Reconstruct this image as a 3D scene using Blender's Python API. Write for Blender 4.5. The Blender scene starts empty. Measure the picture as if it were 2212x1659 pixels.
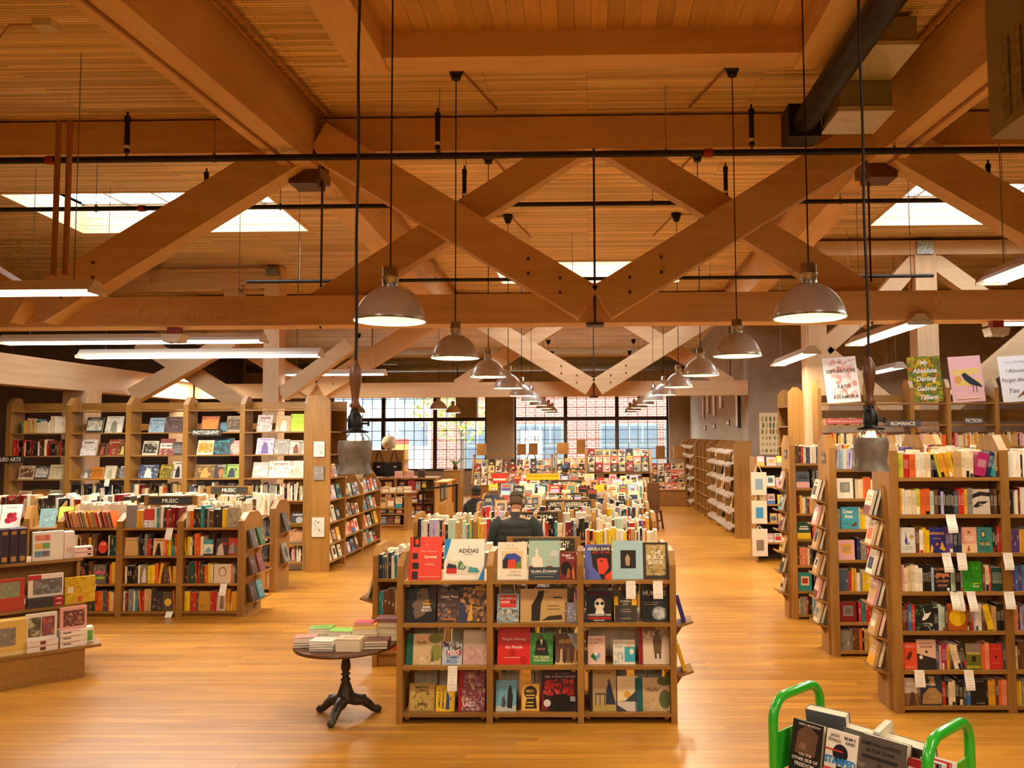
import bpy, math, random
from mathutils import Matrix, Vector
R = math.radians
sc = bpy.context.scene
COL = sc.collection
rng = random.Random(11)

# ------------------------------------------------------------------ camera
F_PX, W_PX, H_PX = 1750.0, 2212, 1659
CAM_H = 2.4
yaw, pit, rol = R(0.8), R(3.5), R(-0.35)
fw = Vector((-math.sin(yaw)*math.cos(pit), math.cos(yaw)*math.cos(pit), math.sin(pit)))
rt = fw.cross(Vector((0, 0, 1))).normalized()
up = rt.cross(fw)
rt2 = rt*math.cos(rol) + up*math.sin(rol)
up2 = up*math.cos(rol) - rt*math.sin(rol)
cam = bpy.data.cameras.new('camera')
cam.sensor_width = 36.0
cam.lens = F_PX/W_PX*36.0
cam.shift_x = (1106-1247.9)/W_PX
cam.shift_y = (831.1-829.5)/W_PX
cam.clip_end = 300
camo = bpy.data.objects.new('camera', cam)
COL.objects.link(camo)
camo.matrix_world = Matrix(((rt2.x, up2.x, -fw.x, 0), (rt2.y, up2.y, -fw.y, 0), (rt2.z, up2.z, -fw.z, CAM_H), (0, 0, 0, 1)))
sc.camera = camo

# ------------------------------------------------------------------ world (bright overcast sky), exposure
wd = bpy.data.worlds.new('overcast_sky')
sc.world = wd
wd.use_nodes = True
bg = wd.node_tree.nodes['Background']
bg.inputs[0].default_value = (0.90, 0.95, 1.0, 1)
SKY = 12.0
bg.inputs[1].default_value = SKY
sc.view_settings.view_transform = 'Standard'
sc.view_settings.look = 'None'
sc.view_settings.gamma = 1.0
sc.view_settings.use_curve_mapping = False
sc.view_settings.exposure = 0.0
PENDANT_W, TUBE_E, SCONCE_W = 50.0, 6.5, 2.0
try:
    sc.cycles.max_bounces = 8
    sc.cycles.diffuse_bounces = 6
    sc.cycles.glossy_bounces = 2
    sc.cycles.transmission_bounces = 2
    sc.cycles.transparent_max_bounces = 8
    sc.cycles.use_adaptive_sampling = True
    sc.cycles.adaptive_threshold = 0.1
    sc.cycles.adaptive_min_samples = 12
    sc.cycles.sample_clamp_indirect = 4.0
    sc.cycles.caustics_reflective = False
    sc.cycles.caustics_refractive = False
    sc.cycles.use_denoising = True
except Exception:
    pass

# ------------------------------------------------------------------ helpers
def lin(h):
    h = h.lstrip('#')
    o = []
    for i in (0, 2, 4):
        c = int(h[i:i+2], 16)/255.0
        o.append(c/12.92 if c <= 0.04045 else ((c+0.055)/1.055)**2.4)
    return tuple(o)
def cc(c):
    return lin(c) if isinstance(c, str) else c
WHITE = (0.8, 0.8, 0.8)
class MB:
    """collects shapes; build() turns them into one mesh with a face colour"""
    def __init__(s):
        s.v = []; s.f = []; s.c = []
    def add(s, vs, fs, col=WHITE, M=None):
        n = len(s.v)
        s.v.extend([tuple(M @ Vector(p)) for p in vs] if M is not None else [tuple(p) for p in vs])
        for f in fs:
            s.f.append(tuple(i+n for i in f))
            s.c.append(col)
        return s
    def box(s, x0, y0, z0, x1, y1, z1, col=WHITE, M=None, top=None, front=None):
        vs = [(x0,y0,z0),(x1,y0,z0),(x1,y1,z0),(x0,y1,z0),(x0,y0,z1),(x1,y0,z1),(x1,y1,z1),(x0,y1,z1)]
        fs = [(0,3,2,1),(4,5,6,7),(0,1,5,4),(1,2,6,5),(2,3,7,6),(3,0,4,7)]
        s.add(vs, fs, col, M)
        if top is not None: s.c[-5] = top
        if front is not None: s.c[-4] = front
        return s
    def prism(s, pts, ax, a0, a1, col=WHITE, M=None):
        n = len(pts)
        mk = {'x': lambda p, a: (a, p[0], p[1]), 'y': lambda p, a: (p[0], a, p[1]), 'z': lambda p, a: (p[0], p[1], a)}[ax]
        vs = [mk(p, a0) for p in pts] + [mk(p, a1) for p in pts]
        fs = [tuple(range(n-1, -1, -1)), tuple(range(n, 2*n))] + [(i, (i+1) % n, n+(i+1) % n, n+i) for i in range(n)]
        return s.add(vs, fs, col, M)
    def lathe(s, prof, n=24, o=(0, 0, 0), col=WHITE, M=None, cap=False):
        vs = []; fs = []
        for r, z in prof:
            for k in range(n):
                a = 2*math.pi*k/n
                vs.append((o[0]+r*math.cos(a), o[1]+r*math.sin(a), o[2]+z))
        for i in range(len(prof)-1):
            for k in range(n):
                k2 = (k+1) % n
                fs.append((i*n+k, i*n+k2, (i+1)*n+k2, (i+1)*n+k))
        if cap:
            fs.append(tuple(range(n-1, -1, -1)))
            fs.append(tuple(range((len(prof)-1)*n, len(prof)*n)))
        return s.add(vs, fs, col, M)
    def tube(s, path, r, n=8, col=WHITE, M=None, cap=True):
        path = [Vector(p) for p in path]
        rs = r if isinstance(r, (list, tuple)) else [r]*len(path)
        vs = []; fs = []
        u = None
        for i, p in enumerate(path):
            d = (path[min(i+1, len(path)-1)]-path[max(i-1, 0)]).normalized()
            if u is None:
                u = d.orthogonal().normalized()
            else:
                u = (u-d*u.dot(d))
                u = u.normalized() if u.length > 1e-6 else d.orthogonal().normalized()
            w = d.cross(u)
            for k in range(n):
                a = 2*math.pi*(k+.5)/n
                vs.append(p+(u*math.cos(a)+w*math.sin(a))*rs[i])
        for i in range(len(path)-1):
            for k in range(n):
                k2 = (k+1) % n
                fs.append((i*n+k, i*n+k2, (i+1)*n+k2, (i+1)*n+k))
        if cap:
            fs.append(tuple(range(n-1, -1, -1)))
            fs.append(tuple(range((len(path)-1)*n, len(path)*n)))
        return s.add(vs, fs, col, M)
    def loft(s, rings, n=16, col=WHITE, cap=True, M=None):
        """rings: (cx,cy,cz,rx,ry) horizontal ellipses, or with a 6th item = tilt matrix"""
        vs = []; fs = []
        for r in rings:
            for k in range(n):
                a = 2*math.pi*k/n
                p = Vector((r[3]*math.cos(a), r[4]*math.sin(a), 0))
                if len(r) > 5: p = r[5] @ p
                vs.append(Vector(r[:3])+p)
        for i in range(len(rings)-1):
            for k in range(n):
                k2 = (k+1) % n
                fs.append((i*n+k, i*n+k2, (i+1)*n+k2, (i+1)*n+k))
        if cap:
            fs.append(tuple(range(n-1, -1, -1)))
            fs.append(tuple(range((len(rings)-1)*n, len(rings)*n)))
        return s.add(vs, fs, col, M)
    def bar(s, p0, p1, w, h, col=WHITE, upv=(0, 0, 1), M=None):
        """rectangular timber from p0 to p1; w across (perp. to upv), h along upv"""
        p0, p1 = Vector(p0), Vector(p1)
        d = (p1-p0).normalized(); a = d.cross(Vector(upv)).normalized(); b = a.cross(d)
        vs = []
        for p in (p0, p1):
            for i, j in ((-1,-1),(1,-1),(1,1),(-1,1)):
                vs.append(p+a*(i*w/2)+b*(j*h/2))
        return s.add(vs, [(0,3,2,1),(4,5,6,7),(0,1,5,4),(1,2,6,5),(2,3,7,6),(3,0,4,7)], col, M)
    def mesh(s, name, mat, smooth=False):
        me = bpy.data.meshes.new(name)
        me.from_pydata(s.v, [], s.f)
        at = me.attributes.new('Col', 'FLOAT_COLOR', 'FACE')
        flat = []
        for c in s.c: flat += [c[0], c[1], c[2], 1.0]
        at.data.foreach_set('color', flat)
        if mat is not None: me.materials.append(mat)
        if smooth:
            me.polygons.foreach_set('use_smooth', [True]*len(me.polygons))
        me.update()
        return me
    def build(s, name, mat, parent=None, loc=None, rz=0.0, smooth=False, label=None):
        return put(name, s.mesh(name, mat, smooth), parent, loc, rz, label)
def put(name, me, parent=None, loc=None, rz=0.0, label=None):
    o = bpy.data.objects.new(name, me)
    COL.objects.link(o)
    if parent is not None: o.parent = parent
    if loc is not None: o.location = loc
    if rz: o.rotation_euler = (0, 0, rz)
    if label: o['label'] = label
    return o
def tag(o, label, cat, group=None, kind=None):
    o['label'] = label; o['category'] = cat
    if group: o['group'] = group
    if kind: o['kind'] = kind
    return o
def thing(name, label, cat, loc=(0, 0, 0), rz=0.0, group=None, kind=None):
    o = bpy.data.objects.new(name, None)
    o.empty_display_size = 0.1
    COL.objects.link(o)
    o.location = loc; o.rotation_euler = (0, 0, rz)
    return tag(o, label, cat, group, kind)
def struct(o, label=None):
    o['kind'] = 'structure'
    if label: o['label'] = label
    return o
def dup(root, loc, rz=None, label=None, sub=True):
    r = root.copy(); COL.objects.link(r); r.location = loc
    if rz is not None: r.rotation_euler = (0, 0, rz)
    if label: r['label'] = label
    for ch in list(root.children):
        c = ch.copy(); COL.objects.link(c); c.parent = r
        for g in list(ch.children):
            d = g.copy(); COL.objects.link(d); d.parent = c
    return r
ORD = ['first', 'second', 'third', 'fourth', 'fifth', 'sixth', 'seventh', 'eighth', 'ninth', 'tenth', 'eleventh', 'twelfth', 'thirteenth',
       'fourteenth', 'fifteenth', 'sixteenth', 'seventeenth', 'eighteenth', 'nineteenth', 'twentieth'] + ['%dth' % i if i % 10 not in (1, 2, 3) else '%d%s' % (i, {1: 'st', 2: 'nd', 3: 'rd'}[i % 10]) for i in range(21, 60)]

# ------------------------------------------------------------------ materials
def newmat(name):
    m = bpy.data.materials.new(name); m.use_nodes = True
    nt = m.node_tree; b = nt.nodes['Principled BSDF']
    return m, nt, b
def plain(name, col, rough=0.5, metal=0.0, spec=None, emit=None, es=0.0):
    m, nt, b = newmat(name)
    b.inputs['Base Color'].default_value = (*cc(col), 1)
    b.inputs['Roughness'].default_value = rough
    b.inputs['Metallic'].default_value = metal
    if spec is not None: b.inputs['Specular IOR Level'].default_value = spec
    if emit is not None:
        b.inputs['Emission Color'].default_value = (*cc(emit), 1)
        b.inputs['Emission Strength'].default_value = es
    return m
def nd(nt, t, **kw):
    n = nt.nodes.new(t)
    for k, v in kw.items(): setattr(n, k, v)
    return n
def ramp(nt, stops):
    r = nd(nt, 'ShaderNodeValToRGB')
    e = r.color_ramp.elements
    while len(e) < len(stops): e.new(0.5)
    for i, (p, c) in enumerate(stops):
        e[i].position = p; e[i].color = (*cc(c), 1)
    return r
def wood(name, dark, light, grain='x', rough=0.5, scale=1.0, bump=0.15, knots=True, boards=None, coat=0.0, rand=0.12, streak=0.5, lo=0.78):
    """wood with the grain along an axis, in world metres; boards=(axis across, board width)"""
    m, nt, b = newmat(name)
    L = nt.links.new
    g = nd(nt, 'ShaderNodeNewGeometry')
    oi = nd(nt, 'ShaderNodeObjectInfo')
    ofs = nd(nt, 'ShaderNodeVectorMath', operation='SCALE'); ofs.inputs[0].default_value = (3.1, 7.7, 5.3)
    L(oi.outputs['Random'], ofs.inputs['Scale'])
    ad = nd(nt, 'ShaderNodeVectorMath', operation='ADD')
    L(g.outputs['Position'], ad.inputs[0]); L(ofs.outputs[0], ad.inputs[1])
    k = {'x': (0.9, 14, 14), 'y': (14, 0.9, 14), 'z': (14, 14, 0.9)}[grain]
    mp = nd(nt, 'ShaderNodeVectorMath', operation='MULTIPLY'); mp.inputs[1].default_value = tuple(c*scale for c in k)
    L(ad.outputs[0], mp.inputs[0])
    n1 = nd(nt, 'ShaderNodeTexNoise'); n1.inputs['Scale'].default_value = 1.0; n1.inputs['Detail'].default_value = 3.0
    n1.inputs['Roughness'].default_value = 0.62; n1.inputs['Distortion'].default_value = 0.6
    L(mp.outputs[0], n1.inputs['Vector'])
    n2 = nd(nt, 'ShaderNodeTexNoise'); n2.inputs['Scale'].default_value = 0.7*scale; n2.inputs['Detail'].default_value = 1.0
    L(ad.outputs[0], n2.inputs['Vector'])
    mx = nd(nt, 'ShaderNodeMath', operation='MULTIPLY_ADD'); mx.inputs[1].default_value = 0.55
    L(n2.outputs[0], mx.inputs[0])
    sc1 = nd(nt, 'ShaderNodeMath', operation='MULTIPLY'); sc1.inputs[1].default_value = streak
    L(n1.outputs[0], sc1.inputs[0]); L(sc1.outputs[0], mx.inputs[2])
    rp = ramp(nt, [(0.30, dark), (0.72, light)])
    L(mx.outputs[0], rp.inputs[0])
    hs = nd(nt, 'ShaderNodeHueSaturation')
    rv = nd(nt, 'ShaderNodeMath', operation='MULTIPLY_ADD'); rv.inputs[1].default_value = 2*rand; rv.inputs[2].default_value = 1-rand
    L(oi.outputs['Random'], rv.inputs[0]); L(rv.outputs[0], hs.inputs['Value'])
    L(rp.outputs[0], hs.inputs['Color'])
    col = hs.outputs[0]
    hgt = n1.outputs[0]
    if boards:
        axn, bw, blen, gapw = boards
        sp = nd(nt, 'ShaderNodeSeparateXYZ'); L(g.outputs['Position'], sp.inputs[0])
        cb = nd(nt, 'ShaderNodeCombineXYZ')
        other = {'x': 'Y', 'y': 'X'}[axn]          # boards run along axn
        L(sp.outputs['X' if axn == 'x' else 'Y'], cb.inputs[0]); L(sp.outputs[other], cb.inputs[1])
        bt = nd(nt, 'ShaderNodeTexBrick'); bt.offset = 0.37; bt.offset_frequency = 2
        bt.inputs['Scale'].default_value = 1.0
        bt.inputs['Color1'].default_value = (lo, lo*.99, lo*.97, 1); bt.inputs['Color2'].default_value = (1.12, 1.12, 1.12, 1)
        bt.inputs['Mortar'].default_value = (0.22, 0.2, 0.18, 1)
        bt.inputs['Mortar Size'].default_value = gapw; bt.inputs['Mortar Smooth'].default_value = 0.3
        bt.inputs['Brick Width'].default_value = blen; bt.inputs['Row Height'].default_value = bw
        L(cb.outputs[0], bt.inputs['Vector'])
        mm = nd(nt, 'ShaderNodeMix', data_type='RGBA', blend_type='MULTIPLY'); mm.inputs['Factor'].default_value = 1.0
        L(col, mm.inputs[6]); L(bt.outputs['Color'], mm.inputs[7])
        col = mm.outputs[2]
    L(col, b.inputs['Base Color'])
    b.inputs['Roughness'].default_value = rough
    if coat:
        b.inputs['Coat Weight'].default_value = coat; b.inputs['Coat Roughness'].default_value = 0.18
    if bump > 0.2:
        bp = nd(nt, 'ShaderNodeBump'); bp.inputs['Strength'].default_value = bump; bp.inputs['Distance'].default_value = 0.01
        L(hgt, bp.inputs['Height']); L(bp.outputs[0], b.inputs['Normal'])
    return m
def attr_mat(name, rough=0.45, spec=0.4, grainy=0.0):
    m, nt, b = newmat(name)
    a = nd(nt, 'ShaderNodeAttribute'); a.attribute_name = 'Col'
    if grainy:
        g = nd(nt, 'ShaderNodeNewGeometry')
        n = nd(nt, 'ShaderNodeTexNoise'); n.inputs['Scale'].default_value = 60.0; n.inputs['Detail'].default_value = 4.0
        nt.links.new(g.outputs['Position'], n.inputs['Vector'])
        r = ramp(nt, [(0.3, (1-grainy,)*3), (0.7, (1.0,)*3)])
        nt.links.new(n.outputs[0], r.inputs[0])
        mm = nd(nt, 'ShaderNodeMix', data_type='RGBA', blend_type='MULTIPLY'); mm.inputs['Factor'].default_value = 1.0
        nt.links.new(a.outputs['Color'], mm.inputs[6]); nt.links.new(r.outputs[0], mm.inputs[7])
        nt.links.new(mm.outputs[2], b.inputs['Base Color'])
    else:
        nt.links.new(a.outputs['Color'], b.inputs['Base Color'])
    b.inputs['Roughness'].default_value = rough
    b.inputs['Specular IOR Level'].default_value = spec
    return m
def glass_mat(name, tint=(1, 1, 1), refl=0.08):
    m = bpy.data.materials.new(name); m.use_nodes = True
    nt = m.node_tree
    for n in list(nt.nodes): nt.nodes.remove(n)
    o = nd(nt, 'ShaderNodeOutputMaterial'); t = nd(nt, 'ShaderNodeBsdfTransparent'); g = nd(nt, 'ShaderNodeBsdfGlossy')
    t.inputs[0].default_value = (*tint, 1); g.inputs['Roughness'].default_value = 0.03
    mx = nd(nt, 'ShaderNodeMixShader'); mx.inputs[0].default_value = refl
    nt.links.new(t.outputs[0], mx.inputs[1]); nt.links.new(g.outputs[0], mx.inputs[2]); nt.links.new(mx.outputs[0], o.inputs[0])
    return m
def noisy(name, c1, c2, scale, rough, metal=0.0, bump=0.0, detail=4.0):
    m, nt, b = newmat(name)
    g = nd(nt, 'ShaderNodeNewGeometry')
    n = nd(nt, 'ShaderNodeTexNoise'); n.inputs['Scale'].default_value = scale; n.inputs['Detail'].default_value = detail
    nt.links.new(g.outputs['Position'], n.inputs['Vector'])
    r = ramp(nt, [(0.35, c1), (0.65, c2)])
    nt.links.new(n.outputs[0], r.inputs[0]); nt.links.new(r.outputs[0], b.inputs['Base Color'])
    b.inputs['Roughness'].default_value = rough; b.inputs['Metallic'].default_value = metal
    if bump:
        bp = nd(nt, 'ShaderNodeBump'); bp.inputs['Strength'].default_value = bump; bp.inputs['Distance'].default_value = 0.01
        nt.links.new(n.outputs[0], bp.inputs['Height']); nt.links.new(bp.outputs[0], b.inputs['Normal'])
    return m
M = {}
M['plank'] = wood('floor_plank_wood', '#96611a', '#ca8e32', 'x', 0.34, 1.0, 0.06, rand=0.09, coat=0.1)
M['floor'] = wood('floor_wood', '#96611a', '#ca8e32', 'x', 0.34, 1.0, 0.06, boards=('x', 0.083, 1.9, 0.0022), coat=0.1)
M['deck'] = wood('roof_deck_wood', '#d0a86e', '#f4d8a8', 'x', 0.7, 1.0, 0.5, boards=('x', 0.047, 3.1, 0.0042), streak=0.75, lo=0.6)
M['deck_y'] = wood('roof_board_wood', '#b4884a', '#d8ae72', 'y', 0.7, 1.0, 0.3, rand=0.15)
M['beam'] = wood('fir_beam_wood', '#c69e70', '#e6c496', 'x', 0.65, 0.8, 0.15, rand=0.06)
M['beam_y'] = wood('fir_girder_wood', '#c69e70', '#e6c496', 'y', 0.65, 0.8, 0.15, rand=0.06)
M['beam_z'] = wood('fir_post_wood', '#c69e70', '#e6c496', 'z', 0.65, 0.8, 0.15, rand=0.06)
M['well'] = wood('pale_fir_wood', '#c9a46c', '#ead2a6', 'x', 0.6, 0.8, 0.1, rand=0.08)
M['case_x'] = wood('bookcase_shelf_wood', '#7e5420', '#ac7c38', 'x', 0.45, 1.3, 0.08, rand=0.10)
M['case_z'] = wood('bookcase_upright_wood', '#7e5420', '#ac7c38', 'z', 0.45, 1.3, 0.08, rand=0.10)
M['case_y'] = wood('bookcase_side_wood', '#7e5420', '#ac7c38', 'y', 0.45, 1.3, 0.08, rand=0.10)
M['darkwood'] = wood('dark_stained_wood', '#4a2a12', '#6e431f', 'z', 0.4, 1.2, 0.05)
M['handle'] = wood('turned_handle_wood', '#5a3418', '#80502a', 'z', 0.4, 1.2, 0.05)
M['blond'] = wood('blond_counter_wood', '#c08a3e', '#e0b060', 'z', 0.45, 1.0, 0.05)
M['print'] = attr_mat('printed_cover', 0.38, 0.45)
M['ink'] = attr_mat('ink_print', 0.5, 0.3)
M['paper'] = plain('paper', '#efe6d2', 0.8)
M['page'] = plain('book_pages', '#e9dcc0', 0.85)
M['cloth'] = attr_mat('cloth', 0.9, 0.1, 0.25)
M['black'] = plain('black_metal', '#15120f', 0.45, 0.3)
M['blackmatte'] = plain('black_rubber', '#1a1714', 0.8)
M['pipe'] = noisy('black_iron_pipe', '#1d1713', '#322a23', 12, 0.5, 0.4)
M['iron'] = noisy('cast_iron', '#3a3026', '#54473a', 30, 0.45, 0.4, 0.2)
M['steel'] = noisy('galvanised_steel', '#7f7f7d', '#a9a8a3', 25, 0.4, 0.7)
M['greysteel'] = plain('grey_painted_steel', '#8f887a', 0.5, 0.0)
M['lampshade'] = noisy('lamp_enamel', '#bcb2a4', '#c8beb0', 8, 0.3, 0.15)
M['lampshade'].node_tree.nodes['Principled BSDF'].inputs['Coat Weight'].default_value = 0.7
M['lampshade'].node_tree.nodes['Principled BSDF'].inputs['Coat Roughness'].default_value = 0.15
M['bell'] = noisy('bell_shade_iron', '#6e6254', '#857868', 30, 0.5, 0.1)
M['lampneck'] = noisy('lamp_aluminium', '#a59c8c', '#c9c1b0', 14, 0.3, 0.9)
M['lampin'] = plain('lamp_reflector', '#f5e8c4', 0.6, emit='#ffdf9a', es=1.6)
M['bulb'] = plain('glowing_bulb', '#fff3d8', 0.5, emit='#ffca70', es=30.0)
M['tube'] = plain('fluorescent_tube', '#ffffff', 0.5, emit='#fff3dc', es=TUBE_E)
M['fixture'] = plain('white_fixture', '#d9d3c4', 0.4)
M['wirewhite'] = plain('white_wire', '#e8e4da', 0.5)
M['cable'] = plain('dark_cable', '#20140c', 0.7)
M['conduit'] = plain('conduit_paint', '#a9784a', 0.5)
M['wallgrey'] = noisy('grey_plaster', '#a39a8c', '#b0a799', 3, 0.9)
M['walltaupe'] = noisy('taupe_plaster', '#948272', '#a08f7e', 3, 0.9)
M['walldark'] = noisy('dark_brown_plaster', '#3c2c22', '#46352a', 2, 0.9)
M['steelframe'] = plain('window_steel', '#3c2c22', 0.6)
M['pane'] = glass_mat('window_glass', (0.97, 0.98, 0.98), 0.05)
M['skypane'] = glass_mat('skylight_glass', (0.95, 0.97, 1.0), 0.05)
M['green'] = plain('green_enamel', '#30b028', 0.25, 0.0)
M['green'].node_tree.nodes['Principled BSDF'].inputs['Coat Weight'].default_value = 0.5
M['slate'] = plain('sign_slate', '#3a342d', 0.6)
M['letter'] = plain('sign_letter', '#efe6cf', 0.6)
M['tray'] = plain('bright_tray_steel', '#cfcabd', 0.35, 0.3)
M['red'] = plain('red_paint', '#9a2b1c', 0.5)
M['belt'] = plain('black_webbing', '#17140f', 0.9)
M['globe'] = noisy('paper_globe', '#c9bda6', '#ded3bf', 20, 0.8)
M['leaf'] = plain('leaf_green', '#5d8a4a', 0.6)
for k in ('lampin', 'bulb', 'tube'):
    M[k].cycles.emission_sampling = 'NONE'

# ------------------------------------------------------------------ lettering
_tc = {}
def glyphs(s, bold=0.0):
    key = (s, bold)
    if key not in _tc:
        cu = bpy.data.curves.new('lettering', 'FONT')
        cu.body = s; cu.resolution_u = 2; cu.fill_mode = 'FRONT'; cu.offset = bold
        ob = bpy.data.objects.new('lettering', cu)
        me = bpy.data.meshes.new_from_object(ob)
        vs = [(v.co.x, v.co.y) for v in me.vertices]
        fs = [tuple(p.vertices) for p in me.polygons]
        bpy.data.objects.remove(ob); bpy.data.curves.remove(cu); bpy.data.meshes.remove(me)
        if vs:
            x0 = min(v[0] for v in vs); x1 = max(v[0] for v in vs)
        else:
            x0 = x1 = 0
        _tc[key] = ([(x-x0, y/0.70) for x, y in vs], fs, x1-x0)
    return _tc[key]
def text_on(mb, s, cx, z, h, col, maxw=None, y=0.0, bold=0.0, slant=0.0, rot=0.0):
    """letters of cap height h centred on cx, baseline z, in the local XZ plane facing -Y"""
    vs, fs, w = glyphs(s, bold)
    if not vs: return
    kx = h/0.70
    if maxw and w*kx > maxw: kx = maxw/w
    ca, sa = math.cos(rot), math.sin(rot)
    out = []
    for x, zz in vs:
        a, b = (x-w/2)*kx + slant*zz*h, zz*h
        out.append((cx+a*ca-b*sa, y, z+a*sa+b*ca))
    mb.add(out, fs, cc(col))
def art(w, h, ops, y=0.0, step=0.00035):
    """flat print: ops in unit coordinates, later ops lie on top"""
    mb = MB(); k = 1
    for op in ops:
        yy = y-step*k; k += 1
        t = op[0]
        if t == 'r':
            x0, z0, x1, z1 = op[1]*w-w/2, op[2]*h, op[3]*w-w/2, op[4]*h
            mb.add([(x0,yy,z0),(x1,yy,z0),(x1,yy,z1),(x0,yy,z1)], [(0,1,2,3)], cc(op[5]))
        elif t == 'c':
            rx = op[3]*w; rz = (op[4]*h if len(op) > 5 else rx); n = 18
            mb.add([(op[1]*w-w/2+rx*math.cos(6.2832*i/n), yy, op[2]*h+rz*math.sin(6.2832*i/n)) for i in range(n)], [tuple(range(n))], cc(op[-1]))
        elif t == 'p':
            mb.add([(x*w-w/2, yy, z*h) for x, z in op[1]], [tuple(range(len(op[1])))], cc(op[2]))
        elif t == 't':
            text_on(mb, op[1], op[2]*w-w/2, op[3]*h, op[4]*h, op[5], (op[6] if len(op) > 6 else 0.9)*w, yy, op[7] if len(op) > 7 else 0.0, op[8] if len(op) > 8 else 0.0)
        elif t == 'v':
            text_on(mb, op[1], op[2]*w-w/2, op[3]*h, op[4]*w, op[5], op[6]*h, yy, op[7] if len(op) > 7 else 0.0, 0.0, math.pi/2)
        elif t == 'n':      # speckle of small patches inside a rectangle
            rr = random.Random(op[7] if len(op) > 7 else 3)
            x0, z0, x1, z1 = op[1:5]; cols = op[5]; n = op[6]
            k += int(n*0.00002/step)+1
            mean = tuple(sum(cc(q)[j] for q in cols)/len(cols) for j in range(3))
            for i in range(n):
                a = rr.uniform(x0, x1); b = rr.uniform(z0, z1)
                s1 = rr.uniform(.02, .13); s2 = rr.uniform(.02, .13)*w/h; q0 = rr.uniform(0, 3.1)
                pts = []
                for q in (0.2, 1.3, 2.2, 3.3, 4.4, 5.4):
                    e = rr.uniform(.5, 1.0)
                    u, v = s1*math.cos(q)*e, s2*math.sin(q)*e
                    pts.append((min(x1, max(x0, a+u*math.cos(q0)-v*math.sin(q0)*h/w)), min(z1, max(z0, b+u*math.sin(q0)*w/h+v*math.cos(q0)))))
                ca, cb = cc(rr.choice(cols)), cc(rr.choice(cols)); f = rr.random()
                mb.add([(x*w-w/2, yy-0.00002*i, z*h) for x, z in pts], [tuple(range(6))], tuple((p*f+q*(1-f))*.68+m_*.32 for p, q, m_ in zip(ca, cb, mean)))
    return mb
# ------------------------------------------------------------------ shell: floor, ceiling, walls
RIDGE_Y, RIDGE_Z, FALL = 10.2, 6.44, 0.042
def zc(y): return RIDGE_Z-FALL*abs(y-RIDGE_Y)
BACK_Y, LEFT_X, RIGHT_X, NEAR_Y = 32.5, -14.0, 12.5, -5.0
WING_Y, WING_X = 20.4, 4.0
NEARF = 8.1
fl = MB().box(LEFT_X, NEARF, -0.25, RIGHT_X, BACK_Y, 0.0).box(LEFT_X, NEAR_Y, -0.25, RIGHT_X, 5.0, 0.0).box(LEFT_X, 5.0, -0.25, RIGHT_X, NEARF, -0.02)
floor = struct(fl.build('floor', M['floor']), 'narrow strip floor of honey-coloured fir boards')
unit = MB().box(0, 0, -0.02, 1, 1, 0.0).mesh('floor_plank', M['plank'])
bw = 0.0833
y = 5.0; row = 0
while y < NEARF-0.001:
    w = min(bw, NEARF-y)
    x = -7.5-rng.random()*2.2
    if row % 3 == 0 and False: pass
    while x < 7.6:
        ln = rng.uniform(2.0, 4.6)
        p = put('floor_plank', unit, floor, (x, y, -0.0004*rng.random()))
        p.scale = (ln-0.0015, w-0.0014, 1)
        x += ln
    y += w; row += 1
fl2 = MB().box(LEFT_X, 5.0, -0.02, -7.5, NEARF, -0.001).box(7.6, 5.0, -0.02, RIGHT_X, NEARF, -0.001)

xs = [LEFT_X, -9.5, -5.2, -2.1, 2.2, 5.2, 9.5, RIGHT_X]
ys = [NEAR_Y, RIDGE_Y, 12.7, 14.9, 17.3, 19.35, BACK_Y]
holes = {(1, 2), (5, 2), (3, 4)}
ce = MB()
for i in range(len(xs)-1):
    for j in range(len(ys)-1):
        if (i, j) in holes: continue
        a, b, c, d = xs[i], xs[i+1], ys[j], ys[j+1]
        ce.add([(a,c,zc(c)),(b,c,zc(c)),(b,d,zc(d)),(a,d,zc(d)),(a,c,zc(c)+.12),(b,c,zc(c)+.12),(b,d,zc(d)+.12),(a,d,zc(d)+.12)],
               [(0,3,2,1),(4,5,6,7),(0,1,5,4),(1,2,6,5),(2,3,7,6),(3,0,4,7)])
ceiling = struct(ce.build('ceiling', M['deck']), 'roof deck of narrow orange-brown boards')
# covered roof bay near the camera: framed by beams, wide boards inside
t = thing('ceiling_frame', 'box of timber beams under the roof deck above the near pendants', 'beam frame', (0, 0, 0))
for nm, a, b in (('cross_beam', (-1.92, 7.55), (2.0, 7.55)), ('cross_beam', (-1.92, 3.4), (2.0, 3.4))):
    MB().box(a[0], a[1]-.15, 5.95, b[0], a[1]+.15, 6.4).build(nm, M['beam'], t)
for x in (-2.1, 2.18):
    MB().box(x-.18, 3.25, 5.93, x+.18, 7.7, 6.4).build('side_beam', M['beam_y'], t)
bd = MB().box(0, 3.55, 6.20, 0.148, 7.4, 6.24).mesh('roof_board', M['deck_y'])
for i in range(26):
    put('roof_board', bd, ceiling, (-1.92+i*0.151, 0, rng.uniform(0, .006)))
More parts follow.
